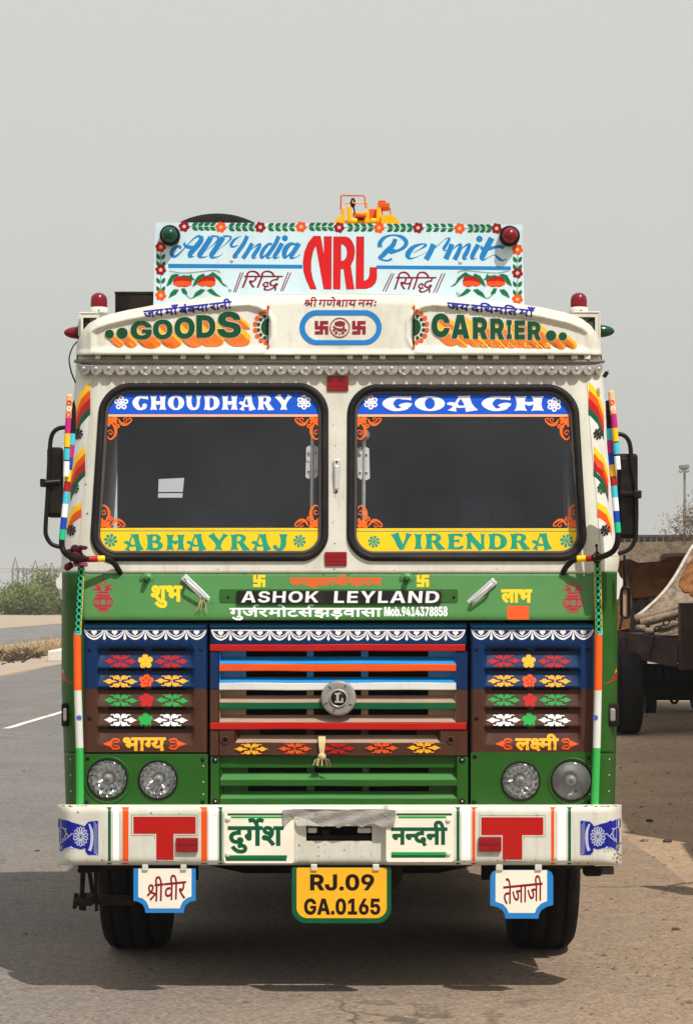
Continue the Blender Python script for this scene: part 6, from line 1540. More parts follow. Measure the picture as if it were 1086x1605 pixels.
P1 = [[(140, 250, 72), (138, 190, 68), (190, 122, 54), (270, 84, 30), (370, 80, 30), (460, 112, 58), (512, 175, 64), (488, 240, 58), (420, 286, 44), (350, 310, 44), (290, 345, 16)],
      [(360, 130, 66), (322, 220, 74), (240, 300, 78), (172, 370, 72), (132, 398, 46), (172, 428, 30), (250, 438, 30), (310, 412, 36)], [(240, 300, 40), (300, 335, 30)], [(355, 282, 28), (290, 300, 50)],
      [(600, 335, 8), (700, 282, 14), (780, 232, 38), (788, 206, 22), (720, 207, 28), (622, 242, 58), (552, 312, 82), (534, 370, 80), (562, 408, 36), (640, 395, 14), (740, 350, 6), (810, 310, 4)],
      [(900, 205, 88), (855, 310, 84), (792, 426, 90)], [(920, 265, 6), (1000, 190, 5), (1086, 110, 5)]]
P2 = [[(10, 240, 4), (100, 160, 5), (180, 108, 9), (198, 122, 38), (170, 180, 44), (132, 240, 48), (137, 272, 22), (175, 270, 8)],
      [(235, 188, 75), (200, 280, 74), (152, 386, 80)], [(240, 260, 8), (320, 198, 28), (348, 208, 48), (320, 290, 64), (268, 394, 70)],
      [(350, 260, 8), (430, 198, 28), (463, 203, 48), (430, 290, 64), (392, 360, 58), (398, 388, 28), (440, 375, 7)], [(580, 195, 70), (530, 280, 68), (497, 355, 62), (502, 383, 28), (560, 375, 7)],
      [(755, 108, 85), (700, 210, 84), (650, 310, 84), (627, 370, 72), (652, 393, 28), (710, 365, 9), (790, 332, 14), (840, 372, 42), (890, 403, 28), (950, 380, 5)], [(620, 200, 6), (627, 245, 48), (700, 250, 58), (800, 228, 40), (880, 222, 50), (910, 248, 46)]]
sp_(script(A1, (260, 360), 9.873), 'letter_blue')
sp_(script(A2, (350, 360), 8.354) + [pos(disc(350 + 808 / 8.354, 360 + 112 / 8.354, 4.7))], 'letter_blue')
sp_(script(P1, (580, 360), 9.05), 'letter_blue')
sp_(script(P2, (680, 360), 8.354) + [pos(disc(680 + 593 / 8.354, 360 + 122 / 8.354, 5.1))], 'letter_blue')
sp_([pos([(264, 413.5), (474, 415), (474, 421), (264, 420)])], 'letter_blue'); sp_([pos([(589.5, 416), (800, 417.5), (800, 423.5), (590, 421.5)])], 'letter_blue')
K = lambda pts: [(470 + x / 8.354, 362 + y / 8.354) for x, y in pts]
NRL = [pos(K([(180, 70), (268, 70), (315, 300), (318, 75), (412, 75), (408, 760), (315, 760), (210, 190), (168, 270), (145, 390), (143, 520), (165, 630), (215, 760), (140, 760), (85, 640), (50, 520), (45, 400), (62, 280), (110, 160)])),
       pos(K([(442, 78), (600, 78), (645, 95), (685, 145), (710, 210), (715, 280), (700, 370), (660, 455), (708, 760), (612, 760), (575, 495), (530, 495), (525, 760), (440, 760)])), neg(K([(535, 170), (575, 178), (610, 220), (622, 290), (610, 350), (585, 385), (535, 400)])),
       pos(K([(742, 78), (836, 78), (832, 660), (870, 648), (900, 620), (915, 570), (918, 480), (1003, 480), (1003, 620), (985, 680), (940, 728), (870, 755), (735, 755)]))]
sp_(embolden(NRL, .6), 'maroon', 1); sp_(NRL, 'nrl_red', 2)
sp_(deva('रिद्धि', (379, 424, 444, 456), .2, shear=.34), 'maroon'); sp_(deva('सिद्धि', (617, 425.5, 684, 459), .2, shear=.34), 'maroon')
bars = []
for o, ps in (((360, 420), [(158, 65, 58, 345), (192, 65, 85, 345), (830, 60, 725, 330), (868, 65, 752, 330)]), ((600, 420), [(122, 78, 0, 330), (155, 78, 38, 335), (840, 75, 715, 350), (880, 75, 755, 352)])):
    for a, b, c, d_ in ps: bars += stroke([(o[0] + a / 9.05, o[1] + b / 9.05, 1.7), (o[0] + c / 9.05, o[1] + d_ / 9.05, 1.7)], n=1)
sp_(bars, 'maroon')
# flowered border
flw = [(289, 355, 'maroon'), (346.5, 356, 'orange'), (408, 356, 'maroon'), (472, 355.5, 'orange'), (531.5, 356.5, 'maroon'), (594, 357, 'orange'), (655, 357, 'maroon'), (720, 358, 'orange'), (778, 358, 'maroon')]
lv = []
for (a, va, _), (b, vb, _) in zip(flw, flw[1:]):
    lv += stroke([(a + 8, va, .8), (b - 8, vb, .8)], n=1)
    for i in range(4):
        u = a + 12 + (b - a - 20) * i / 4; dirn = 1 if a < 530 else -1
        for s_ in (-1, 1):
            if dirn > 0: lv += leaf(u, va + s_ * 1.5, s_ * .42, 11, 6)
            else: lv += leaf(u + 10, va + s_ * 1.5, math.pi - s_ * .42, 11, 6)
for u, ys in ((252.3, (387, 423, 463)), (810.5, (391, 428, 469))):
    for i, (y0, y1) in enumerate(zip(ys, ys[1:])):
        lv += stroke([(u, y0 + 8, .8), (u, y1 - 8, .8)], n=1)
        for t in (.42, .75):
            for s_ in (-1, 1): lv += leaf(u + s_ * 1.5, y0 + (y1 - y0) * t + 5, -math.pi / 2 + s_ * .5, 11, 6)
    for y, m in zip(ys, ('red' if u < 500 else 'orange', 'maroon', 'orange')): flw.append((u, y, m))
sp_(lv, 'leaf_green')
for u, v, m in flw:
    m = {'orange': 'orange', 'maroon': 'maroon', 'red': 'red'}[m]
    sp_([pos(p) for p in place(blossom(8.6, 6, .2), u, v)], m, 2)
    sp_([pos(p) for p in place(blossom(3.0, 5), u, v)], 'peach', 3)
# fruit sprays
def fruits(u0, mirror):
    k = 1 / 9.05
    X = lambda x: u0 + (-1 if mirror else 1) * x * k
    T_ = lambda pts: pos([(X(x), 345 + y * k) for x, y in pts])
    red_ = [[(290, 850), (330, 805), (400, 790), (470, 800), (530, 815), (555, 860), (540, 915), (490, 945), (440, 950), (410, 940), (370, 950), (320, 930), (285, 890)],
            [(625, 880), (680, 825), (740, 795), (820, 790), (870, 805), (890, 860), (875, 920), (830, 948), (780, 945), (750, 930), (700, 945), (650, 920)]]
    sp_([T_(rrect(p, 12, 2)) for p in red_], 'red', 2)
    sp_([T_([(x, y * .5 + 945 * .5 - 8) for x, y in p]) for p in red_], 'orange', 3)
    gr = []
    for q in ([(190, 940), (215, 860), (260, 780), (320, 760), (380, 775), (300, 830), (260, 900)], [(370, 800), (430, 780), (510, 790), (545, 760), (565, 820), (600, 840), (540, 850), (500, 815)],
              [(560, 945), (590, 860), (640, 790), (720, 755), (740, 785), (660, 850), (620, 910)], [(720, 800), (790, 775), (850, 735), (900, 770), (960, 820), (990, 890), (1070, 950), (990, 920), (930, 850), (870, 800)],
              [(220, 1105), (250, 1030), (300, 980), (370, 985), (330, 1050)], [(400, 970), (450, 965), (490, 1030), (480, 1065), (420, 1030)], [(560, 1110), (600, 1030), (680, 975), (745, 990), (680, 1050)],
              [(765, 990), (830, 970), (900, 1040), (970, 1090), (880, 1070), (820, 1040)]): gr.append(T_(q))
    for st in ([(470, 1060, 8), (540, 1112, 8), (600, 1060, 6)], [(230, 718, 7), (400, 748, 7), (600, 738, 7), (860, 712, 8), (960, 742, 8)]):
        gr += stroke([(X(x), 345 + y * k, w_ * k) for x, y, w_ in st], n=3)
    sp_([pos(p) for p in gr], 'leaf_green', 4)
fruits(240, False); fruits(823, True)
for u, v in ((363.5, 408.5), (721, 411), (361, 454), (717.5, 459)): sb.ball(P(u, v, SY2), (.0085, .006, .0085), 'bright_steel', 10, 6)
sb_o = sb.build('roof_sign', truck)
for u, v, m in ((267.5, 370.5, 'green_lens'), (797.5, 371.5, 'red_lens')):
    c = P(u, v, SY2)
    q = MB(); q.lathe([(.044, .0), (.046, -.03), (.040, -.042), (.034, -.036)], c, (0, 1, 0), 'black_plastic', 30); lo_ = q.build('sign_lamp', sb_o)
    q = MB(); q.lathe([(.035, -.03), (.035, -.048), (.028, -.064), (.015, -.073), (0, -.076)], c, (0, 1, 0), m, 28); q.build('lens', lo_)

# --- wheels, axle, chassis, load bed
def wheel(x, y, wd, r=.525, name='wheel', k=1):
    h = wd / 2
    q = MB(); c = (x, y, r)
    q.lathe([(r * .60, -h * .85), (r * .80, -h), (r * .93, -h * .96), (r * .985, -h * .80), (r, -h * .62), (r, -h * .60), (r * .975, -h * .58), (r * .975, -h * .50), (r, -h * .48), (r, -h * .06), (r * .975, -h * .04), (r * .975, h * .04), (r, h * .06), (r, h * .48), (r * .975, h * .50), (r * .975, h * .58), (r, h * .60), (r, h * .62), (r * .985, h * .80), (r * .93, h * .96), (r * .80, h), (r * .60, h * .85)], c, (1, 0, 0), 'tyre', 48)
    # tread: ribs cut across by blocks
    for j in range(0):
        a = 2 * math.pi * j / 40
        m3 = Matrix.Rotation(a, 3, 'X')
        for xx in (-.72, -.25, .25, .72):
            p = Vector((x + xx * h, y, r)) + m3 @ Vector((0, 0, r * (.998 if abs(xx) < .5 else .992)))
            q.box(p - Vector((h * .19, .030, .007)), p + Vector((h * .19, .030, .007)), 'tyre', rot=m3)
    t = q.build('wheel', truck)
    q = MB(); q.lathe([(r * .62, -h * .8), (r * .58, -h * .5), (r * .5, -h * .2), (r * .2, -h * .15), (0, -h * .15)], c, (1, 0, 0), 'rubber_grey', 32)
    q.lathe([(r * .62, h * .8), (r * .58, h * .5), (r * .5, h * .3), (r * .2, h * .35), (0, h * .35)], c, (1, 0, 0), 'rubber_grey', 32)
    q.build('rim', t)
wheel(-1.015, 1.25, .31); wheel(.945, 1.25, .31)
for x in (-.98, -.66, .62, .92): wheel(x, 5.3, .27)
q = MB()
q.tube([(-.85, 1.25, .50), (-.5, 1.25, .42), (.45, 1.25, .42), (.8, 1.25, .50)], .06, 'chassis', 10)
q.build('axle', truck)
q = MB(); q.tube([(-.6, 5.3, .525), (.55, 5.3, .525)], .09, 'chassis', 12); q.ball((-.03, 5.3, .52), .2, 'chassis', 14, 10); q.build('axle', truck)
for x in (-1.015, .945):
    q = MB()
    A = [(.62 * math.cos(t), .62 * math.sin(t)) for t in np.linspace(-.1, math.pi + .1, 20)]
    for (a, b), (c, d_) in zip(A, A[1:]): q.add([(x - .2, 1.25 + a, .525 + b), (x - .2, 1.25 + c, .525 + d_), (x + .2, 1.25 + c, .525 + d_), (x + .2, 1.25 + a, .525 + b)], [(0, 1, 2, 3)], 'chassis', True)
    q.build('shade_mudguard', truck)  # unseen arch added to darken the tyre and the ground below
for x in (-1.0, .93):
    q = MB(); q.box((x - .22, 2.02, .22), (x + .22, 2.04, .95), 'rubber', .004); q.build('shade_mudflap', truck)  # unseen flap added to block light coming under from behind
q = MB(); q.box((-1.12, 2.3, .42), (-.5, 3.6, .98), 'chassis', .05); q.build('shade_tank', truck)  # unseen tank added to keep light from under the truck
q = MB(); q.box((.48, 2.4, .45), (1.08, 3.4, .98), 'chassis', .03); q.build('shade_box', truck)  # unseen box added to keep light from under the truck
q = MB()
for x in (-.42, .36): q.box((x - .04, .1, .66), (x + .04, 7.4, .9), 'chassis')
for y in (.12, 2.4, 4.3, 6.6): q.box((-.4, y, .7), (.34, y + .1, .86), 'chassis')
q.box((-1.0, -.05, .60), (.95, .05, .70), 'chassis', .01)
for x in (-.55, .48):
    for i in range(6): q.box((x - .035, .55 + i * .08, .56 - i * .018), (x + .035, 1.95 - i * .08, .575 - i * .018), 'chassis')
q.build('chassis', truck)
q = MB()
q.box((-.55, .5, .52), (-.16, 1.1, .80), 'chassis', .05); q.box((-.25, .3, .40), (.25, 1.6, .85), 'chassis', .06); q.box((-.5, 1.7, .38), (.42, 2.3, .9), 'chassis', .05)
q.tube([(.5, .25, .62), (.28, .3, .64)], .10, 'chassis', 16); q.tube([(.2, .7, .55), (.62, .7, .6)], .09, 'chassis', 16)
q.build('engine', truck)
q = MB()
q.box((-1.18, 2.3, 1.06), (1.14, 7.6, 1.2), 'wood', .01)
for x in (-1.18, 1.10): q.box((x, 2.3, 1.203), (x + .04, 7.6, 1.55), 'wood', .008)
q.box((-1.14, 2.3, 1.203), (1.10, 2.34, 1.9), 'wood', .008)
q.build('load_bed', truck)
# folding step and bracket under the left end of the bumper, stay under the right end
q = MB(); y = .10
for (a, b, c, d_, t) in ((131, 1358, 128, 1426, .011), (140, 1362, 146, 1400, .010), (150, 1358, 152, 1428, .008), (124, 1356, 158, 1362, .02), (120, 1400, 117, 1424, .009), (133, 1400, 132, 1427, .010)):
    q.tube([P(a, b, y), P(c, d_, y)], t, 'chassis', 8)
q.box(P(114, 1421, y - .04), P(156, 1398, y + .16), 'chassis', .02)
q.box(P(152, 1420, y), P(215, 1402, y + .1), 'chassis', .02)
q.box(P(121, 1369, y - .03), P(150, 1356, y + .06), 'chassis', .012)
q.build('step', truck)
q = MB(); y = -.02
q.box(P(915, 1374, y), P(940, 1357, y + .08), 'chassis', .012); q.box(P(938, 1371, y + .02), P(960, 1357, y + .06), 'rubber_grey', .004)
q.build('tow_bracket', truck)

# ================================================================ things tied to or lying on the truck
q = MB(); y = -.06
random.seed(3)
for k in range(26):
    u, v = 121 + random.gauss(0, 5.5), 873 + random.gauss(0, 6)
    q.ball(P(u, v, y - .02 + random.uniform(-.02, .02)), (random.uniform(.010, .022), random.uniform(.01, .02), random.uniform(.008, .018)), 'cloth_maroon', 8, 6)
q.ball(P(127, 857, y), (.009, .009, .008), 'cloth_maroon', 8, 6)
q.tube([P(127, 858, y), P(127, 868, y)], .006, 'cloth_maroon', 8)
for k in range(3): q.tube([P(118, 884 + k, y - .02), P(128, 881 + 2 * k, y - .035), P(137, 884 + k, y - .02)], .006, 'cloth_pink', 8)
q.tube([P(114, 884, y), P(106, 889, y), P(103, 893, y)], [.014, .016, .010], 'cloth_maroon', 8)
tag(q.build('knotted_scarf', origin=P(121, 880, y)), 'dark maroon scarf knotted round the mirror arm, beside the left striped pole', 'scarf')
q = MB()
c = P(935, 874, -.07)
for k in range(10):
    a = 2 * math.pi * k / 10
    for s_ in (-1, 1):
        q.tube([c + Vector((.023 * math.sin(t * math.pi) * math.cos(a + s_ * t * 1.4), .023 * math.sin(t * math.pi) * math.sin(a + s_ * t * 1.4), .028 - .056 * t)) for t in np.linspace(.05, .95, 8)], .0018, 'black_paint', 5)
q.tube([c + Vector((0, 0, .026)), c + Vector((-.002, 0, .05))], .004, 'black_paint', 8); q.ball(c + Vector((-.002, 0, .052)), .007, 'black_paint', 8, 6)
for k in range(8): q.ball(c + Vector((random.uniform(-.014, .014), -.02, random.uniform(-.016, .014))), .005, random.choice(['amber', 'red', 'yellow']), 8, 5)
tag(q.build('net_charm', origin=c), 'black netted charm with coloured beads on the right mirror arm', 'charm')
q = MB(); c = P(504.5, 1158, -.012)
for k in range(7):
    x = (k - 3) * .0042
    q.tube([P(504.5, 1154, .02) + Vector((x, 0, 0)), c + Vector((x, 0, -.005)), c + Vector((x * .7, -.004, -.045)), c + Vector((x * .4, -.008, -.07))], .0034, 'rope', 6)
q.ball(c + Vector((0, -.008, -.075)), (.018, .014, .016), 'rope', 10, 8)
for k in range(9):
    a = random.uniform(-1, 1)
    q.tube([c + Vector((0, -.01, -.075)), c + Vector((a * .03, -.014, -.09)), c + Vector((a * .04, -.012, -.10 - random.random() * .028))], .0028, 'rope' if k % 2 else 'stain', 5)
tag(q.build('straw_tassel', origin=c), 'pale straw coloured cord knotted over a grille bar below the round badge', 'cord')
# spare tyre lying against the frame behind the roof sign
q = MB(); c = Vector(P(338, 337, .85)); c.z -= .205
ax = Vector((0, -.70, .714))
q.lathe([(.13, -.08), (.19, -.10), (.24, -.09), (.275, -.06), (.28, 0), (.275, .06), (.24, .09), (.19, .10), (.13, .08), (.13, -.08)], c, ax, 'tyre', 44)
tag(q.build('spare_tyre', origin=c), 'black spare tyre showing above the left half of the roof sign', 'tyre')
q = MB(); q.pbox(180.5, 457.5, 246, 502, .55, 0, .38, 'black_plastic', .008)
for u in (200, 225): q.pbox(u, 459, u + 2, 502, .55, -.003, .002, 'black_plastic')
q.pbox(180, 457, 247, 461, .55, -.006, .39, 'black_plastic', .004)
tag(q.build('roof_box', origin=P(212, 502, .75)), 'black box on the cab roof beside the left end of the roof sign', 'box')
# little yellow machine standing on the roof behind the sign
Y = 1.05
m_ = thing('roller_machine', P(578, 504.5, Y), 'yellow roller machine with orange seat and hoop frame above the middle of the roof sign', 'machine')
q = MB()
def mb_(a, b, c, d_, m, y0=0, y1=.16, bv=.006): q.pbox(a, b, c, d_, Y, y0, y1, m, bv)
mb_(535, 345, 618, 420, 'machine_yellow', .0, .5); mb_(545, 420, 610, 490, 'chassis', .05, .45)
mb_(534.5, 326, 541, 350, 'machine_yellow', -.02, .1); mb_(544, 324, 551, 350, 'machine_yellow', -.02, .1); mb_(553, 329, 570, 350, 'machine_yellow', .05, .2); mb_(578, 326, 590, 350, 'machine_orange', .02, .25); mb_(589.5, 322.5, 597, 350, 'machine_yellow', -.02, .2)
mb_(570.5, 331, 579, 350, 'machine_yellow', -.01, .2); mb_(556, 337, 574, 341, 'machine_orange', -.03, .1, .002); mb_(549, 344, 560, 350, 'yellow', -.04, .05); mb_(580, 344, 590, 350, 'yellow', -.04, .05)
q.paint([pos([(524, 352), (525, 345), (533, 338), (538, 337), (538, 352)])], 'machine_yellow', fl(Y), lay=0, thick=.05); q.paint([pos([(597, 352), (597, 338), (604, 336.5), (614, 337), (622, 342), (626, 348), (626, 352)])], 'machine_yellow', fl(Y), lay=0, thick=.05)
q.build('body', m_)
q = MB(); q.tube([P(534, 328, Y), P(534.5, 307.5, Y), P(536, 306.5, Y), P(570, 306.8, Y), P(571.5, 308, Y), P(573, 326, Y)], .0035, 'machine_orange', 8); q.tube([P(540, 318.3, Y), P(576, 318.3, Y)], .003, 'amber', 8)
q.tube([P(576, 318, Y), P(577, 330, Y)], .003, 'amber', 6); q.build('hoop_frame', m_)
q = MB(); q.tube([P(553 + 2.6 * math.cos(a), 318 + 6.5 * math.sin(a), Y + .02 * math.cos(a)) for a in np.linspace(0, 2 * math.pi, 18, endpoint=False)], .005, 'black_plastic', 8, closed=True); q.tube([P(553, 318, Y), P(556, 334, Y + .05)], .004, 'black_plastic', 6); q.build('steering_wheel', m_)
q = MB(); q.paint([pos(rrect([(592.5, 314.5), (604, 314), (607, 325), (591, 324)], 2, 3))], 'machine_orange', fl(Y + .05), lay=0, thick=.02); q.box(P(592, 326, Y - .02), P(610, 323, Y + .07), 'machine_orange', .004)
for u in (598.5, 611.5): q.tube([P(u, 326, Y), P(u + .5, 340, Y)], .003, 'machine_orange', 6)
q.build('seat', m_)
for u in (537, 615):
    q = MB(); c = P(u, 475, Y); c.y += .25; q.lathe([(.03, -.03), (.085, -.035), (.09, 0), (.085, .035), (.03, .03)], c, (1, 0, 0), 'tyre', 24); q.build('wheel', m_)
# ================================================================ GROUND
def ground_mat(name, a, b, c_, scale, bump, bscale, dust=None):
    """three-tone mottled ground; dust = (x0, x1, rgb): sand blown over it from x0 to x1"""
    m = bpy.data.materials.new(name); MATS[name] = m; m.use_nodes = True
    t = m.node_tree; N = t.nodes; L = t.links; bs = N["Principled BSDF"]
    bs.inputs['Roughness'].default_value = .92; bs.inputs['Specular IOR Level'].default_value = .25
    g = N.new("ShaderNodeNewGeometry")
    def noise(sc, det=8, rough=.6, stretch=None):
        n = N.new("ShaderNodeTexNoise"); n.inputs['Scale'].default_value = sc; n.inputs['Detail'].default_value = det; n.inputs['Roughness'].default_value = rough
        if stretch:
            mp = N.new("ShaderNodeMapping"); mp.inputs['Scale'].default_value = stretch; L.new(g.outputs['Position'], mp.inputs[0]); L.new(mp.outputs[0], n.inputs['Vector'])
        else: L.new(g.outputs['Position'], n.inputs['Vector'])
        return n.outputs[0]
    def mix(f, x, y):
        k = N.new("ShaderNodeMix"); k.data_type = 'RGBA'; L.new(f, k.inputs[0])
        for i, q in ((6, x), (7, y)):
            if isinstance(q, tuple): k.inputs[i].default_value = lin(q) + (1,)
            else: L.new(q, k.inputs[i])
        return k.outputs[2]
    def rng(x, lo, hi, o0=0, o1=1):
        r = N.new("ShaderNodeMapRange"); r.inputs[1].default_value = lo; r.inputs[2].default_value = hi; r.inputs[3].default_value = o0; r.inputs[4].default_value = o1; L.new(x, r.inputs[0]); return r.outputs[0]
    col = mix(rng(noise(scale), .35, .68), a, b)
    col = mix(rng(noise(scale * 6.3, 10, .7), .55, .75), col, c_)
    if dust:
        sx = N.new("ShaderNodeSeparateXYZ"); L.new(g.outputs['Position'], sx.inputs[0])
        ad = N.new("ShaderNodeMath"); ad.operation = 'MULTIPLY_ADD'; L.new(noise(.8, 8, .65), ad.inputs[0]); ad.inputs[1].default_value = 2.6; L.new(sx.outputs[0], ad.inputs[2])
        col = mix(rng(ad.outputs[0], dust[0] + 1.3, dust[1] + 1.3), col, mix(rng(noise(5.0, 9, .7), .3, .7), dust[2], dust[3]))
        col = mix(rng(noise(.9, 6, .6, (2.5, .18, 1)), .56, .82, 0, .3), col, dust[3])
    if name == 'asphalt':
        # hairline cracks and old oil spots
        vc = N.new("ShaderNodeTexVoronoi"); vc.feature = 'DISTANCE_TO_EDGE'; vc.inputs['Scale'].default_value = .42
        wv = N.new("ShaderNodeVectorMath"); wv.operation = 'ADD'; nv = N.new("ShaderNodeTexNoise"); nv.inputs['Scale'].default_value = 1.6; nv.inputs['Detail'].default_value = 8
        L.new(g.outputs['Position'], nv.inputs['Vector']); L.new(g.outputs['Position'], wv.inputs[0]); L.new(nv.outputs['Color'], wv.inputs[1]); L.new(wv.outputs[0], vc.inputs['Vector'])
        crk = N.new("ShaderNodeMath"); crk.operation = 'MULTIPLY'; L.new(rng(vc.outputs['Distance'], .004, .010, 1, 0), crk.inputs[0]); L.new(rng(noise(.35, 5), .48, .6, 0, .55), crk.inputs[1])
        col = mix(crk.outputs[0], col, (52, 47, 44))
        col = mix(rng(noise(1.9, 3, .5), .66, .74, 0, .38), col, (66, 60, 56))
    # fine grit: pale and dark specks
    v = N.new("ShaderNodeTexVoronoi"); v.inputs['Scale'].default_value = bscale; L.new(g.outputs['Position'], v.inputs['Vector'])
    hs_ = N.new("ShaderNodeHueSaturation"); L.new(col, hs_.inputs['Color'])
    sp = N.new("ShaderNodeSeparateColor"); L.new(v.outputs['Color'], sp.inputs[0])
    L.new(rng(sp.outputs[0], 0, 1, .70, 1.24), hs_.inputs['Value'])
    L.new(hs_.outputs[0], bs.inputs['Base Color'])
    bp_ = N.new("ShaderNodeBump"); bp_.inputs['Strength'].default_value = bump; bp_.inputs['Distance'].default_value = .02
    ad2 = N.new("ShaderNodeMath"); ad2.operation = 'ADD'; L.new(noise(bscale * .35, 6), ad2.inputs[0]); L.new(noise(6, 6), ad2.inputs[1])
    L.new(ad2.outputs[0], bp_.inputs['Height']); L.new(bp_.outputs[0], bs.inputs['Normal'])
    return m
ground_mat('sand', (148, 124, 100), (166, 141, 114), (128, 104, 84), 1.1, .5, 55)
ground_mat('asphalt', (104, 101, 99), (116, 112, 108), (92, 88, 86), .7, .45, 70, (-2.6, 1.6, (128, 111, 93), (146, 124, 102)))
ground_mat('far_asphalt', (108, 107, 106), (120, 118, 116), (102, 99, 96), .5, .2, 40)
mat('verge_sand', (160, 144, 126), .95, var=.15, scale=1.2, bump=.4, bump_scale=8)
mat('line_paint', (214, 210, 196), .8, var=.15, dirt=.5, dirt_scale=4)
mat('kerb_stone', (206, 202, 194), .85, var=.12, dirt=.55, dirt_scale=5, bump=.3, bump_scale=20)

def sheet(name, pts, z, m):
    q = MB(); bm_v = [Vector((x, y, z)) for x, y in pts]
    tv, tf, _ = cdt([pos(pts)])
    q.add([(x, y, z) for x, y in tv], [tuple(reversed(f)) for f in tf], m)
    o = q.build(name); o['kind'] = 'structure'; return o
g = MB(); S_ = 1500
g.add([(-S_, -60, 0), (S_, -60, 0), (S_, S_, 0), (-S_, S_, 0)], [(0, 1, 2, 3)], 'sand')
o = g.build('ground'); o['kind'] = 'structure'
rd = random.Random(11)
E1 = lambda y: -8.9 + .045 * (y + 9)           # left edge of the near road
# near carriageway with a ragged dusty right edge
left_ = [(E1(y) + rd.uniform(-.12, .12), y) for y in np.linspace(-12, 400, 120)]
right_ = [(1.9 + .010 * (y + 9) + rd.uniform(-.18, .18) - (0 if y > -20 else 0), y) for y in np.linspace(400, -12, 200)]
sheet('road', left_ + right_, .004, 'asphalt')
E2 = lambda y: -14.3 + .05 * (y + 9)
E3 = lambda y: -21.6 + .062 * (y + 9)
sheet('side_road', [(E2(y) + rd.uniform(-.15, .15), y) for y in np.linspace(420, -12, 90)] + [(E3(y) + rd.uniform(-.15, .15), y) for y in np.linspace(-12, 420, 90)], .004, 'far_asphalt')
sheet('verge', [(E1(y) - .05, y) for y in np.linspace(-12, 400, 40)] + [(E2(y) + .1, y) for y in np.linspace(400, -12, 40)], .008, 'verge_sand')
sheet('far_verge', [(E3(y) - .1, y) for y in np.linspace(-12, 420, 40)] + [(E3(y) - 60, y) for y in np.linspace(420, -12, 40)], .008, 'verge_sand')
for y0 in (17.3, 29.0, 41):
    x = -4.33 + .06 * (y0 - 17.3); q = []
    l_ = [(x + .06 * t + rd.uniform(-.012, .012), y0 + t) for t in np.linspace(0, 4.4, 14)]
    o = sheet('road_marking', l_ + [(a + .10, b) for a, b in reversed(l_)], .009, 'line_paint')

# pale kerb block standing on the verge
c = ground_at(86, 1037)
q = MB(); q.box((c.x - .17, c.y, 0), (c.x + .55, c.y + 2.4, .27), 'kerb_stone', .03, 2)
tag(q.build('kerb_block', origin=(c.x, c.y, 0)), 'chipped whitewashed kerb block at the edge of the sandy verge left of the lorry', 'kerb')
# dry grass on the verge and gravel on the open ground
def scatter_blades(name, n, xy, h, m, seed, wd=.012):
    r = random.Random(seed); q = MB()
    for i in range(n):
        x, y = xy(r); a = r.uniform(0, 6.28); hh = h * r.uniform(.4, 1.3); dx, dy = math.cos(a), math.sin(a)
        lx, ly = r.uniform(-.5, .5) * hh, r.uniform(-.5, .5) * hh
        w_ = wd * r.uniform(.6, 1.5)
        q.add([(x - dx * w_, y - dy * w_, .005), (x + dx * w_, y + dy * w_, .005), (x + lx, y + ly, hh)], [(0, 1, 2)], m)
    o = q.build(name); o['kind'] = 'stuff'; return o
mat('dry_grass', (156, 132, 90), .9, var=.35, scale=3)
tag(scatter_blades('dry_grass', 9000, lambda r: (lambda y: (E1(y) - 1.7 - abs(r.gauss(0, 1.5)), y))(r.uniform(30, 85)), .16, 'dry_grass', 4), 'dry straw coloured grass on the sandy strip between the two roads', 'grass')
mat('pebble', (120, 98, 80), .9, var=.4, scale=9)
q = MB(); r = random.Random(8)
for i in range(2600):
    y = r.uniform(-1.5, 1) if r.random() < .3 else -1.5 + 26 * r.random() ** 2
    x = r.choice([r.uniform(1.2, 4.8), r.uniform(1.2, 4.8), r.uniform(-4, 4.5)])
    s_ = r.choice([.004, .005, .006, .008, .012]) * r.uniform(.7, 1.5) * (1 + max(0, y) * .03)
    vs_p = [Vector((x + s_ * a * r.uniform(.7, 1.2), y + s_ * b * r.uniform(.7, 1.2), .004 + s_ * c2 * r.uniform(.5, .9))) for a, b, c2 in ((1, 0, .2), (0, 1, .2), (-1, 0, .2), (0, -1, .2), (0, 0, 1))]
    q.add(vs_p, [(0, 1, 4), (1, 2, 4), (2, 3, 4), (3, 0, 4)], 'pebble')
o = q.build('gravel'); o['kind'] = 'stuff'; tag(o, 'scattered small grit and pebbles on the ground round the lorry', 'gravel')
r = random.Random(21); q = MB(); mat('twig', (70, 58, 48), .9, var=.3)
for i in range(160):                               # dead twigs and clods lying on the verge
    u, v = r.choice([(12, 1036), (30, 1034), (40, 1026), (4, 1028), (60, 1030)]); c = ground_at(u + r.gauss(0, 7), v + r.gauss(0, 2.2)); a = r.uniform(0, 6.28); l = r.uniform(.1, .5)
    q.tube([c + Vector((0, 0, .02)), c + Vector((l * math.cos(a), l * math.sin(a), r.uniform(.03, .22)))], [.02, .008], 'twig', 4)
o = q.build('dead_twigs'); o['kind'] = 'stuff'; tag(o, 'dark dead twigs lying on the sandy verge near the road edge', 'twigs')
def stone(u, v, s_, label, seed, m='pebble', cat='stone'):
    c = ground_at(u, v); r = random.Random(seed); bm = bmesh.new(); bmesh.ops.create_icosphere(bm, subdivisions=2, radius=1)
    for x in bm.verts: x.co *= r.uniform(.82, 1.15); x.co = Vector((x.co.x * s_, x.co.y * s_ * .8, max(-.2, x.co.z) * s_ * .6))
    bm.verts.index_update(); q = MB(); q.add([v_.co + c + Vector((0, 0, s_ * .12)) for v_ in bm.verts], [[v_.index for v_ in f.verts] for f in bm.faces], m); bm.free()
    return tag(q.build('stone', origin=c), label, cat, 'loose stones on the sand')
mat('dark_stone', (74, 60, 52), .9, var=.3)
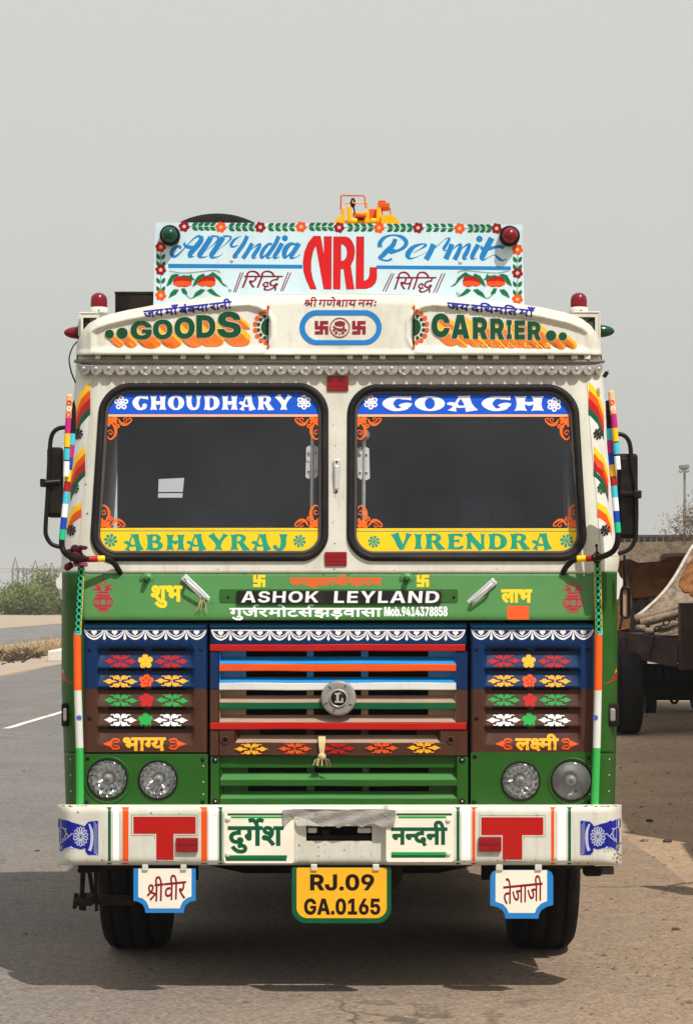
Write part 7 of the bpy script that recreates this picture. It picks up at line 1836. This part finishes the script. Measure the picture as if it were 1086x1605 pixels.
stone(1058, 1459, .024, 'largest dark brown stone on the sand near the right edge, apart from the others', 1, 'dark_stone')
stone(1017, 1288, .030, 'dark stone lying just inside the shadow edge right of the bumper', 2, 'dark_stone')
stone(1009, 1319, .028, 'brownish stone on the sunlit sand right of the blue bumper emblem', 3)
stone(1045, 1320, .034, 'flat dark stone lying right at the edge of the big shadow', 4, 'dark_stone')
stone(59, 1335, .020, 'dark pebble on the sunlit asphalt left of the bumper emblem', 5, 'dark_stone')
stone(1020, 1470, .014, 'small stone beside the largest stone on the sand at the right', 6)

# ================================================================ PLANTS
def leaf_mat(name, a, b, tr=.25):
    m = bpy.data.materials.new(name); MATS[name] = m; m.use_nodes = True
    t = m.node_tree; N = t.nodes; L = t.links; bs = N["Principled BSDF"]
    n = N.new("ShaderNodeTexNoise"); n.inputs['Scale'].default_value = 1.1; n.inputs['Detail'].default_value = 8; n.inputs['Roughness'].default_value = .75
    tc = N.new("ShaderNodeTexCoord"); L.new(tc.outputs['Object'], n.inputs[0])
    rp = N.new("ShaderNodeValToRGB"); rp.color_ramp.elements[0].position = .32; rp.color_ramp.elements[1].position = .68
    rp.color_ramp.elements[0].color = lin(a) + (1,); rp.color_ramp.elements[1].color = lin(b) + (1,)
    L.new(n.outputs[0], rp.inputs[0]); L.new(rp.outputs[0], bs.inputs['Base Color']); bs.inputs['Roughness'].default_value = .8
    bs.inputs['Specular IOR Level'].default_value = .2
    return m
leaf_mat('thorn_leaf', (72, 86, 40), (118, 132, 70)); leaf_mat('thorn_leaf_pale', (88, 98, 46), (136, 144, 80)); leaf_mat('dry_leaf', (74, 60, 46), (118, 98, 78))
mat('bark', (92, 76, 60), .9, var=.3)
def bush(x, y, wd, h, seed, m, n=9000, label='', group=None):
    r = random.Random(seed)
    root = thing('thorn_bush', (x, y, 0), label, 'bush', group)
    st = MB(); cr = MB(); cl = []
    for i in range(15):
        a = r.uniform(0, 6.28); rr = wd * .5 * math.sqrt(r.random()); hh = h * r.uniform(.45, 1) * (1 - .45 * (rr / (wd * .5)) ** 2)
        e = Vector((x + rr * math.cos(a), y + rr * math.sin(a) * .8, hh * .8)); cl.append((e, r.uniform(.16, .30) * h))
        st.tube([(x + r.uniform(-.3, .3), y + r.uniform(-.2, .2), 0), (x + rr * .4 * math.cos(a), y + rr * .4 * math.sin(a), hh * .45), e], [.06, .04, .015], 'bark', 6)
    for i in range(12):
        a = r.uniform(0, 6.28); cl.append((Vector((x + wd * .48 * math.cos(a), y + wd * .4 * math.sin(a), h * r.uniform(.1, .4))), h * r.uniform(.14, .24)))
    for i in range(n):
        c, rad = r.choice(cl)
        d = Vector((r.gauss(0, 1), r.gauss(0, 1), r.gauss(0, .8))); p = c + d * rad * .55
        if p.z < .02: p.z = r.uniform(.02, .2)
        # feathery sprays hanging outwards
        ax = Vector((p.x - x + r.gauss(0, .8), p.y - y + r.gauss(0, .8), r.uniform(-.9, .9))).normalized(); s_ = r.uniform(.10, .26)
        sd_ = ax.cross(Vector((r.gauss(0, 1), r.gauss(0, 1), r.gauss(0, 1)))).normalized() * s_ * r.uniform(.16, .4)
        cr.add([p - sd_, p + ax * s_ * .5 - sd_ * .5, p + ax * s_, p + sd_], [(0, 1, 2, 3)], m)
    st.build('stem', root); cr.build('foliage', root)
    return root
BG = 'thorn bushes beyond the side road'
Yb = 143.0
bl = [(-33.5, Yb - 3, 5.2, 3.3, 'thorn_leaf', 'thorn bush at the far left end of the row beyond the side road'),
      (-29.2, Yb + 4, 5, 4.0, 'thorn_leaf_pale', 'pale thorn bush just left of the picture edge beyond the side road'),
      (-25.5, Yb, 5.0, 3.1, 'thorn_leaf', 'darker green thorn bush at the left picture edge, in front of the tall switchyard post'),
      (-22.6, Yb + 5, 4.8, 3.9, 'thorn_leaf_pale', 'rounded yellow-green thorn bush, tallest crown under the switchyard beam'),
      (-21.8, Yb - 4, 4.4, 2.5, 'thorn_leaf', 'low dark thorn bush with bare twigs, in front of the tallest bush'),
      (-18.6, Yb + 2, 4.8, 4.1, 'thorn_leaf_pale', 'thorn bush cut off by the green corner of the lorry'),
      (-14.2, Yb + 3, 5, 3.7, 'thorn_leaf', 'thorn bush half behind the lorry beyond the side road')]
for i, (x, y, wd, h, m, lb) in enumerate(bl): bush(x, y, wd, h, 20 + i, m, label=lb, group=BG)

# brown sparse tree behind the trailer
tr_ = thing('dry_tree', (11.75, 60, 0), 'sparse brown tree standing behind the rusty buckets at the right edge', 'tree')
r = random.Random(77); tk = MB(); lf = MB()
tk.tube([(11.75, 60, 0), (11.7, 60, 1.2), (11.75, 60, 2.2)], [.14, .11, .08], 'bark', 8)
tips = []
for i in range(34):
    a = r.uniform(0, 6.28); l = r.uniform(.3, 1.25); e = Vector((11.75 + math.cos(a) * l, 60 + math.sin(a) * l, 2.6 + r.uniform(-.7, 2.0) - l * .3))
    m = Vector((11.75 + math.cos(a) * l * .4, 60 + math.sin(a) * l * .4, 2.2 + (e.z - 2.2) * .6))
    tk.tube([(11.75, 60, 1.6 + r.uniform(0, .6)), m, e], [.05, .03, .008], 'bark', 5)
    tips += [e, m.lerp(e, .6)]
    for k in range(3): 
        e2 = e + Vector((r.gauss(0, .3), r.gauss(0, .3), r.gauss(.1, .3))); tk.tube([m.lerp(e, .7), e2], [.012, .004], 'bark', 4); tips.append(e2)
for i in range(9000):
    c = r.choice(tips); p = c + Vector((r.gauss(0, .2), r.gauss(0, .2), r.gauss(0, .2))); s_ = r.uniform(.02, .05)
    a = Vector((r.gauss(0, 1), r.gauss(0, 1), r.gauss(0, 1))).normalized(); b = a.cross(Vector((r.gauss(0, 1), r.gauss(0, 1), r.gauss(0, 1)))).normalized()
    lf.add([p - a * s_, p + b * s_ * .5, p + a * s_, p - b * s_ * .5], [(0, 1, 2, 3)], 'dry_leaf')
tk.build('trunk', tr_); lf.build('crown', tr_)

# ================================================================ FAR STRUCTURES
mat('galvanised', (112, 112, 108), .6, var=.1); mat('mast_grey', (118, 122, 118), .55, var=.08); mat('shed_dark', (66, 66, 66), .8, var=.2); mat('shed_post', (150, 148, 142), .7, var=.1)
def lattice(q, x, y, h, w_, top=0):
    """four-legged lattice post, with a tapering spike of height top"""
    for a, b in ((-1, -1), (1, -1), (1, 1), (-1, 1)):
        q.tube([(x + a * w_, y + b * w_, 0), (x + a * w_, y + b * w_, h)], .11, 'galvanised', 4)
        if top: q.tube([(x + a * w_, y + b * w_, h), (x, y, h + top)], .07, 'galvanised', 4)
    n = int(h / (2 * w_))
    for i in range(n):
        z0, z1 = i * 2 * w_, (i + 1) * 2 * w_
        for b in (-1, 1): q.tube([(x - w_, y + b * w_, z0 if i % 2 else z1), (x + w_, y + b * w_, z1 if i % 2 else z0)], .05, 'galvanised', 4)
Dg = 430.0; kk = (Dg + 9) / F_PX
gx = lambda u: (u - UC) * kk
gz = lambda v: CAM_H + (VH - v) * kk
sy = thing('switchyard_gantry', (gx(60), Dg, 0), 'grey steel switchyard gantry with spiked posts and a long beam above the bushes', 'gantry')
for u, vt, vb in ((24.5, 873, 892), (40, 893, 892), (56, 878, 891), (73, 883, 893), (82, 882, 893), (98, 884, 894)):
    q = MB(); lattice(q, gx(u), Dg, gz(vb), .55 if vt < 890 else .35, max(0, gz(vt) - gz(vb)) if vt < 890 else 0); q.build('post', sy)
q = MB()
for dz in (0, -.55):
    for dy in (-.4, .4): q.tube([(gx(24), Dg + dy, gz(891) + dz), (gx(110), Dg + dy, gz(892) + dz)], .10, 'galvanised', 4)
n = 60
for i in range(n):
    xa, xb = gx(24 + 86 * i / n), gx(24 + 86 * (i + 1) / n)
    q.tube([(xa, Dg - .4, gz(891) - (.55 if i % 2 else 0)), (xb, Dg - .4, gz(891) - (0 if i % 2 else .55))], .05, 'galvanised', 4)
q.build('beam', sy)
for u in (30, 36, 47, 62, 66, 78, 90):
    q = MB(); q.tube([(gx(u), Dg, gz(893)), (gx(u), Dg, gz(900))], .14, 'galvanised', 5); q.build('insulator_string', sy)
for u0, u1, v0, v1 in ((-60, 24, 888, 892), (-60, 24, 893, 897)):
    q = MB(); q.tube([(gx(u0), Dg, gz(v0)), (gx(u0 * .5 + u1 * .5), Dg, gz((v0 + v1) / 2 + 1)), (gx(u1), Dg, gz(v1))], .04, 'galvanised', 4); q.build('power_line', sy)

# high-mast light at the right
Dm = 170.0; kk = (Dm + 9) / F_PX
ms = thing('light_mast', (gx(1073), Dm, 0), 'tall slim grey floodlight mast with a ring of lamps at the right edge', 'light mast')
q = MB(); q.tube([(gx(1074), Dm, 0), (gx(1072), Dm, gz(735))], [.20, .10], 'mast_grey', 8); q.build('mast', ms)
q = MB(); q.tube([(gx(1071.5) + .36 * math.cos(a), Dm + .75 * math.sin(a), gz(735)) for a in np.linspace(0, 2 * math.pi, 16, endpoint=False)], .05, 'mast_grey', 5, closed=True)
for a in (0, 1.57): q.tube([(gx(1071.5) - .36 * math.cos(a), Dm - .75 * math.sin(a), gz(735)), (gx(1071.5) + .36 * math.cos(a), Dm + .75 * math.sin(a), gz(735))], .04, 'mast_grey', 5)
q.build('lamp_ring', ms)
for k in range(8):
    a = 2 * math.pi * k / 8 + .2
    q = MB(); x, y = gx(1071.5) + .32 * math.cos(a), Dm + .75 * math.sin(a)
    q.box((x - .10, y - .10, gz(735) + .02), (x + .10, y + .10, gz(735) + .34), 'mast_grey', .05, rot=Matrix.Rotation(.4 * math.cos(a), 3, 'Y'))
    if k % 2: q.box((x - .14, y - .1, gz(735) - .30), (x + .14, y + .1, gz(735) - .17), 'mast_grey', .03, rot=Matrix.Rotation(-.5 * math.cos(a), 3, 'Y'))
    q.build('floodlight', ms)
# long low shed with posts behind the trailer
Ds = 90.0; kk = (Ds + 9) / F_PX
sh = thing('open_shed', (gx(1010), Ds, 0), 'long low dark shed with pale posts under its roof edge, behind the rusty buckets', 'shed')
q = MB(); q.box((gx(900), Ds - .4, gz(842)), (gx(1160), Ds + 6, gz(838.5)), 'shed_dark'); q.build('roof', sh)
q = MB(); q.box((gx(905), Ds + 2.5, 0), (gx(1155), Ds + 2.7, gz(844)), 'shed_dark'); q.build('wall', sh)
for u in (915, 931, 947, 962, 978, 989, 1000, 1009, 1019, 1028, 1038.5, 1049, 1060, 1072, 1085, 1100, 1116, 1132, 1148):
    q = MB(); q.box((gx(u) - .028, Ds - .1, 0), (gx(u) + .028, Ds + .0, gz(842)), 'shed_post'); q.build('post', sh)

# ================================================================ THE TRAILER WITH THE BUCKETS
mat('trailer_steel', (64, 50, 48), .7, var=.25, scale=5, dirt=.5, dirt_rgb=(112, 86, 66), dirt_scale=4, bump=.2, bump_scale=14)
mat('rust', (132, 86, 50), .85, var=.5, scale=9, dirt=.9, dirt_rgb=(58, 42, 34), dirt_scale=6, streak=.5, bump=.25, bump_scale=25)
mat('worn_steel', (138, 122, 104), .7, var=.6, scale=11, dirt=1.0, dirt_rgb=(92, 62, 38), dirt_scale=5.5, streak=.7, bump=.6, bump_scale=22)
mat('chain_steel', (60, 56, 54), .5, metal=.6, var=.3)
T0 = 16.0
tl = thing('flatbed_trailer', P(1030, 1040, T0).xy.to_3d(), 'brown steel flatbed trailer parked at the right, seen end on behind the lorry', 'trailer')
# deck axis turned slightly: right end of the beam nearer
def TP(u, v, y=T0): return P(u, v, y)
def beam(q, pts_top, pts_bot, dep, m):
    a, b = pts_top; d_, c = pts_bot
    V = [a, b, c, d_] + [p + Vector((.06 * dep, dep, 0)) for p in (a, b, c, d_)]
    q.add(V, [(3, 2, 1, 0), (4, 5, 6, 7), (0, 1, 5, 4), (1, 2, 6, 5), (2, 3, 7, 6), (3, 0, 4, 7)], m)
q = MB()
beam(q, (TP(935, 985, T0 + .7), TP(1062, 1005, T0)), (TP(935, 1022, T0 + .7), TP(1060, 1045.5, T0)), .14, 'trailer_steel')
beam(q, (TP(935, 984, T0 + .69), TP(1063, 1003.5, T0 - .01)), (TP(935, 987, T0 + .69), TP(1063, 1006.5, T0 - .01)), .16, 'trailer_steel')
for u in (1005, 1019): beam(q, (TP(u, 995 + (u - 1005) * .16, T0 + .30), TP(u + 5, 996 + (u - 1005) * .16, T0 + .27)), (TP(u, 1034 + (u - 1005) * .2, T0 + .30), TP(u + 5, 1035 + (u - 1005) * .2, T0 + .27)), .1, 'trailer_steel')
q.tube([TP(976 + 5 * math.cos(a), 1008 + 9 * math.sin(a), T0 + .40) for a in np.linspace(0, 2 * math.pi, 16, endpoint=False)], .012, 'chain_steel', 6, closed=True)
q.build('end_beam', tl)
q = MB(); a = TP(1074, 1050, T0); q.box((a.x - .085, T0 - .12, a.z), (a.x + .085, T0 + .06, TP(1074, 945).z), 'trailer_steel', .012)
q.build('stake', tl)
q = MB(); a = TP(1180, 1050, T0 - .5); q.box((a.x - .085, T0 - .6, a.z), (a.x + .085, T0 - .42, TP(1180, 945).z), 'trailer_steel', .012)
q.build('stake', tl)
xl = TP(935, 1000).x
q = MB(); zt_ = TP(1000, 1000).z
beam(q, (Vector((xl, T0 + .8, zt_ + .02)), Vector((xl + 2.5, T0 + .1, zt_ + .02))), (Vector((xl, T0 + .8, zt_ - .12)), Vector((xl + 2.5, T0 + .1, zt_ - .12))), 7, 'trailer_steel')
q.build('deck', tl)
q = MB()
for x in (xl + .55, xl + 1.5): q.box((x, T0 + .6, zt_ - .42), (x + .14, T0 + 7, zt_ - .10), 'chassis')
for k in range(9): 
    u = 962 + k * 13; q.box(TP(u, 1052 + k * 1.5, T0 + .5), TP(u + 8, 1040, T0 + .6), 'chassis', .01)
q.box(TP(985, 1098, T0 + 1.0), TP(1110, 1040, T0 + 1.3), 'chassis', .03)
q.tube([TP(1010, 1100, T0 + .9), TP(1026, 1100, T0 + .9)], .14, 'chassis', 12)
q.tube([TP(1056 + 5 * math.cos(a), 1096 + 6 * math.sin(a), T0 + .8) for a in np.linspace(0, 2 * math.pi, 12, endpoint=False)], .02, 'chassis', 6, closed=True)
q.build('undercarriage', tl)
def tr_wheel(x, y):
    q = MB(); h = .13; r_ = .5; c = (x, y, r_)
    q.lathe([(r_ * .6, -h * .9), (r_ * .8, -h), (r_ * .95, -h * .95), (r_, -h * .7), (r_, h * .7), (r_ * .95, h * .95), (r_ * .8, h), (r_ * .6, h * .9)], c, (1, 0, 0), 'tyre', 32)
    t = q.build('wheel', tl)
    q = MB(); q.lathe([(r_ * .62, -h * .7), (r_ * .5, -h * .2), (0, -h * .2)], c, (1, 0, 0), 'chassis', 24); q.build('rim', t)
for x, y in ((TP(992, 1150).x, T0 + .45), (TP(962, 1150).x, T0 + .5), (TP(992, 1150).x + 1.7, T0 + .4), (TP(962, 1150).x + 2.2, T0 + .4), (TP(992, 1150).x, T0 + 5.2), (TP(992, 1150).x + 1.7, T0 + 5.2)): tr_wheel(x, y)
# two worn digger buckets on the deck
def sweep(prof, dvec, m_in, q, thick=.03, rim=None):
    A = [Vector(p) for p in prof]; n = len(A)
    for i in range(n - 1):
        a, b = A[i], A[i + 1]
        q.add([a, b, b + dvec, a + dvec], [(0, 1, 2, 3)], m_in, True)
    nrm = []
    for i in range(n):
        t = (A[min(i + 1, n - 1)] - A[max(i - 1, 0)]).normalized(); nrm.append(t.cross(dvec.normalized()).normalized() * thick)
    B = [a + k for a, k in zip(A, nrm)]
    for i in range(n - 1):
        q.add([B[i], B[i + 1], B[i + 1] + dvec, B[i] + dvec], [(3, 2, 1, 0)], m_in, True)
        q.add([A[i], A[i + 1], B[i + 1], B[i]], [(0, 1, 2, 3)], rim or m_in); q.add([A[i] + dvec, A[i + 1] + dvec, B[i + 1] + dvec, B[i] + dvec], [(3, 2, 1, 0)], rim or m_in)
    for i in (0, n - 1): q.add([A[i], B[i], B[i] + dvec, A[i] + dvec], [(0, 1, 2, 3)], rim or m_in)
bk = thing('digger_bucket', TP(1010, 985, T0 + 2.0), 'big rusty digger bucket with a pale worn rim, open side towards us', 'bucket', 'digger buckets on the trailer')
yb = T0 + 2.2
# shell: a trough whose open side faces the camera, running across
q = MB()
top_ = [(853, 0.0), (862, .02), (875, .10), (892, .24), (908, .32), (922, .30), (935, .26), (950, .34), (968, .42), (985, .44)]
prof = [TP(968, v, yb + d_) for v, d_ in top_]
dv = TP(1150, 850, yb) - TP(968, 853, yb)
dv.y = 0
sweep(prof, dv, 'rust', q, .05, 'worn_steel'); sh_o = q.build('shell', bk)
q = MB(); a = TP(966, 872, yb - .04); q.paint([pos([(966, 850), (1150, 847), (1150, 861), (1075, 866), (1030, 880), (1000, 882), (985, 876), (966, 880)])], 'worn_steel', fl(yb - .03), lay=0, thick=.05); q.build('lip_plate', bk)
q = MB(); q.paint([pos([(1036, 868), (1150, 863), (1150, 869), (1040, 873)])], 'trailer_steel', fl(yb - .09), lay=0, thick=.03); q.build('wear_strip', bk)
q = MB(); q.paint([pos([(962, 860), (973, 868), (984, 900), (990, 940), (986, 985), (958, 990), (952, 930)])], 'rust', fl(yb + .2), lay=0, thick=.04); q.build('side_plate', bk)
mat('bucket_shade', (40, 30, 24), .9, var=.4, scale=10)  # near-black colour for the painted shade low in the bucket
q = MB(); q.paint([pos([(966, 940), (985, 936), (1004, 940), (1022, 934), (1045, 938), (1060, 930), (1062, 992), (966, 992)])], 'bucket_shade', lambda u, v: yb + .22 + .02 * math.sin(u * .4), lay=0, step=8, thick=.03); q.build('shade_plate', bk)  # added dark plate painting shade across the bucket bottom
# second bucket lying on its back in front, ribs and teeth to the left
b2 = thing('digger_bucket', TP(1040, 1000, T0 + .6), 'smaller digger bucket tipped over, pale ribbed edge with a chain across it', 'bucket', 'digger buckets on the trailer')
q = MB()
y2 = T0 + .7
def ys(u, v): return y2 + (1000 - v) * .006 + (u - 1000) * .003 + .026 * math.sin(u * .33 + v * .21) * math.sin(v * .17 - u * .11)
q.paint([pos([(995, 967), (1008, 958), (1030, 938), (1045, 921), (1060, 899), (1074, 874), (1086, 855), (1100, 842), (1150, 842), (1150, 990), (1075, 990), (1045, 985), (1010, 978)])], 'worn_steel', ys, lay=0, step=9, thick=.05)
q.paint([pos([(1066, 905), (1080, 880), (1095, 862), (1150, 852), (1150, 935), (1090, 936), (1072, 928), (1063, 917)])], 'rust', ys, lay=150, step=6)
q.build('side_plate', b2)
q = MB()
for i in range(7):
    u0 = 995 + i * 8; v0 = 966 + i * 5.2
    q.tube([TP(u0, v0 + 4, ys(u0, v0) - .08), TP(u0 + 28, v0 - 2, ys(u0, v0) - .12), TP(u0 + 90, v0 - 20, ys(u0, v0) - .10)], [.055, .05, .04], 'worn_steel', 10)
q.build('rib', b2)
mat('rim_steel', (186, 178, 166), .55, var=.3, scale=14, dirt=.6, dirt_rgb=(120, 92, 66), dirt_scale=9)
q = MB(); q.tube([TP(u, v, ys(u, v) - .06) for u, v in spline([(995, 967), (1008, 958), (1030, 938), (1045, 921), (1060, 899), (1074, 874), (1086, 855), (1102, 840)], 4)], .022, 'rim_steel', 8); q.build('rim', b2)
q = MB(); q.paint([pos([(994, 966), (1020, 958), (1100, 945), (1100, 998), (1050, 1000), (1010, 988)])], 'chassis', lambda u, v: ys(u, v) - .055, lay=0); q.build('rib_gap_shade', b2)  # added dark sheet that paints the shade between the ribs
q = MB()
for i in range(5):
    u0 = 1002 + i * 12; v0 = 977 + i * 4.5
    q.box(TP(u0 - 5, v0 + 12, ys(u0, v0) - .16), TP(u0 + 7, v0 + 2, ys(u0, v0) + .02), 'rubber_grey' if i > 2 else 'worn_steel', .03)
q.build('tooth', b2)
# chain across the buckets, hanging over the beam
q = MB(); path = [(1078, 964), (1062, 968), (1048, 973), (1036, 981), (1026, 988), (1021, 996), (1020, 1008), (1017, 1020), (1014, 1032)]
pp = spline(path, 3)
for i in range(0, len(pp) - 1, 2):
    (a0, b0), (a1, b1) = pp[i], pp[min(i + 2, len(pp) - 1)]
    yy = T0 + .25 if b0 < 992 else T0 + .18
    A, B = P(a0, b0, yy), P(a1, b1, yy); d_ = (B - A); L_ = d_.length * .62; d_.normalize(); n_ = Vector((0, 0, 1)) if i % 4 else Vector((0, 1, 0)); n_ = (n_ - d_ * n_.dot(d_)).normalized(); c = (A + B) / 2
    q.tube([c + d_ * (L_ * math.cos(t)) + n_ * (.028 * math.sin(t)) for t in np.linspace(0, 2 * math.pi, 14, endpoint=False)], .009, 'chain_steel', 6, closed=True)
tag(q.build('chain', origin=TP(1040, 985, T0 + .25)), 'dark steel chain slung over the pale bucket edge and down the trailer beam', 'chain')

# loaded lorry parked alongside, beyond the right picture edge: it throws the long shadow at the right
LX, LY = 3.2, 2.3
L2 = thing('parked_lorry', (LX, LY, 0), 'brown high-sided lorry alongside, just outside the right picture edge', 'lorry')
mat('lorry_brown', (112, 74, 52), .6, var=.2, dirt=.4)
def L2box(q, lo, hi, m, bv=.02): q.box(Vector(lo) + Vector((LX, LY, 0)), Vector(hi) + Vector((LX, LY, 0)), m, bv)
q = MB(); L2box(q, (0, 0, .7), (2.3, 1.5, 2.9), 'lorry_brown', .12); L2box(q, (-.02, -.14, .55), (2.32, .05, .82), 'cream', .04); q.build('cab', L2)
q = MB(); L2box(q, (.2, -.015, 1.65), (2.1, .01, 2.5), 'black_plastic', .04); q.build('windscreen', L2)
for x in (.3, 2.0): q = MB(); q.lathe([(.11, 0), (.1, -.02), (0, -.03)], (LX + x, LY - .0, 1.05), (0, 1, 0), 'reflector_bowl', 20); q.build('headlamp', L2)
q = MB(); L2box(q, (0, 1.6, 1.0), (2.4, 12.9, 3.6), 'lorry_brown', .02)
for k in range(12): L2box(q, (-.03, 1.6 + k * .97, 1.0), (.0, 1.7 + k * .97, 3.6), 'wood', .005)
q.build('load_body', L2)
for x, y in ((.2, .8), (2.1, .8), (.2, 9.0), (2.1, 9.0), (.2, 10.2), (2.1, 10.2)):
    q = MB(); q.lathe([(.3, -.12), (.42, -.14), (.5, -.1), (.5, .1), (.42, .14), (.3, .12)], (LX + x, LY + y, .5), (1, 0, 0), 'tyre', 28); w_o = q.build('wheel', L2)
    q = MB(); q.lathe([(.31, -.1), (.2, -.04), (0, -.04)], (LX + x, LY + y, .5), (1, 0, 0), 'chassis', 20); q.build('rim', w_o)
q = MB()
for x in (.5, 1.6): L2box(q, (x, .3, .6), (x + .12, 12.2, .85), 'chassis')
L2box(q, (.3, 3.0, .45), (2.1, 7.5, .95), 'chassis')
q.build('chassis', L2)
q = MB(); q.tube([(LX, LY + .1, 2.3), (LX - .42, LY - .4, 2.35), (LX - .45, LY - .4, 1.75)], .018, 'black_paint', 8); q.box((LX - .62, LY - .43, 1.72), (LX - .36, LY - .37, 2.3), 'black_plastic', .02); q.build('mirror', L2)
L2.rotation_euler.z = R(-4.2)

# ================================================================ DUSTY AIR
q = MB(); hz = bpy.data.materials.new('haze'); MATS['haze'] = hz; hz.use_nodes = True
t = hz.node_tree; t.nodes.remove(t.nodes["Principled BSDF"])
pv = t.nodes.new("ShaderNodeVolumePrincipled")
pv.inputs['Color'].default_value = (.86, .86, .84, 1)
pv.inputs['Density'].default_value = .0006
pv.inputs['Anisotropy'].default_value = 0.0
t.links.new(pv.outputs[0], t.nodes["Material Output"].inputs['Volume'])
q.box((-1510, -70, -1), (1510, 1510, 30), 'haze')
o = q.build('haze'); o['kind'] = 'stuff'; tag(o, 'thin dusty haze filling the air over the road and the far bushes', 'haze')
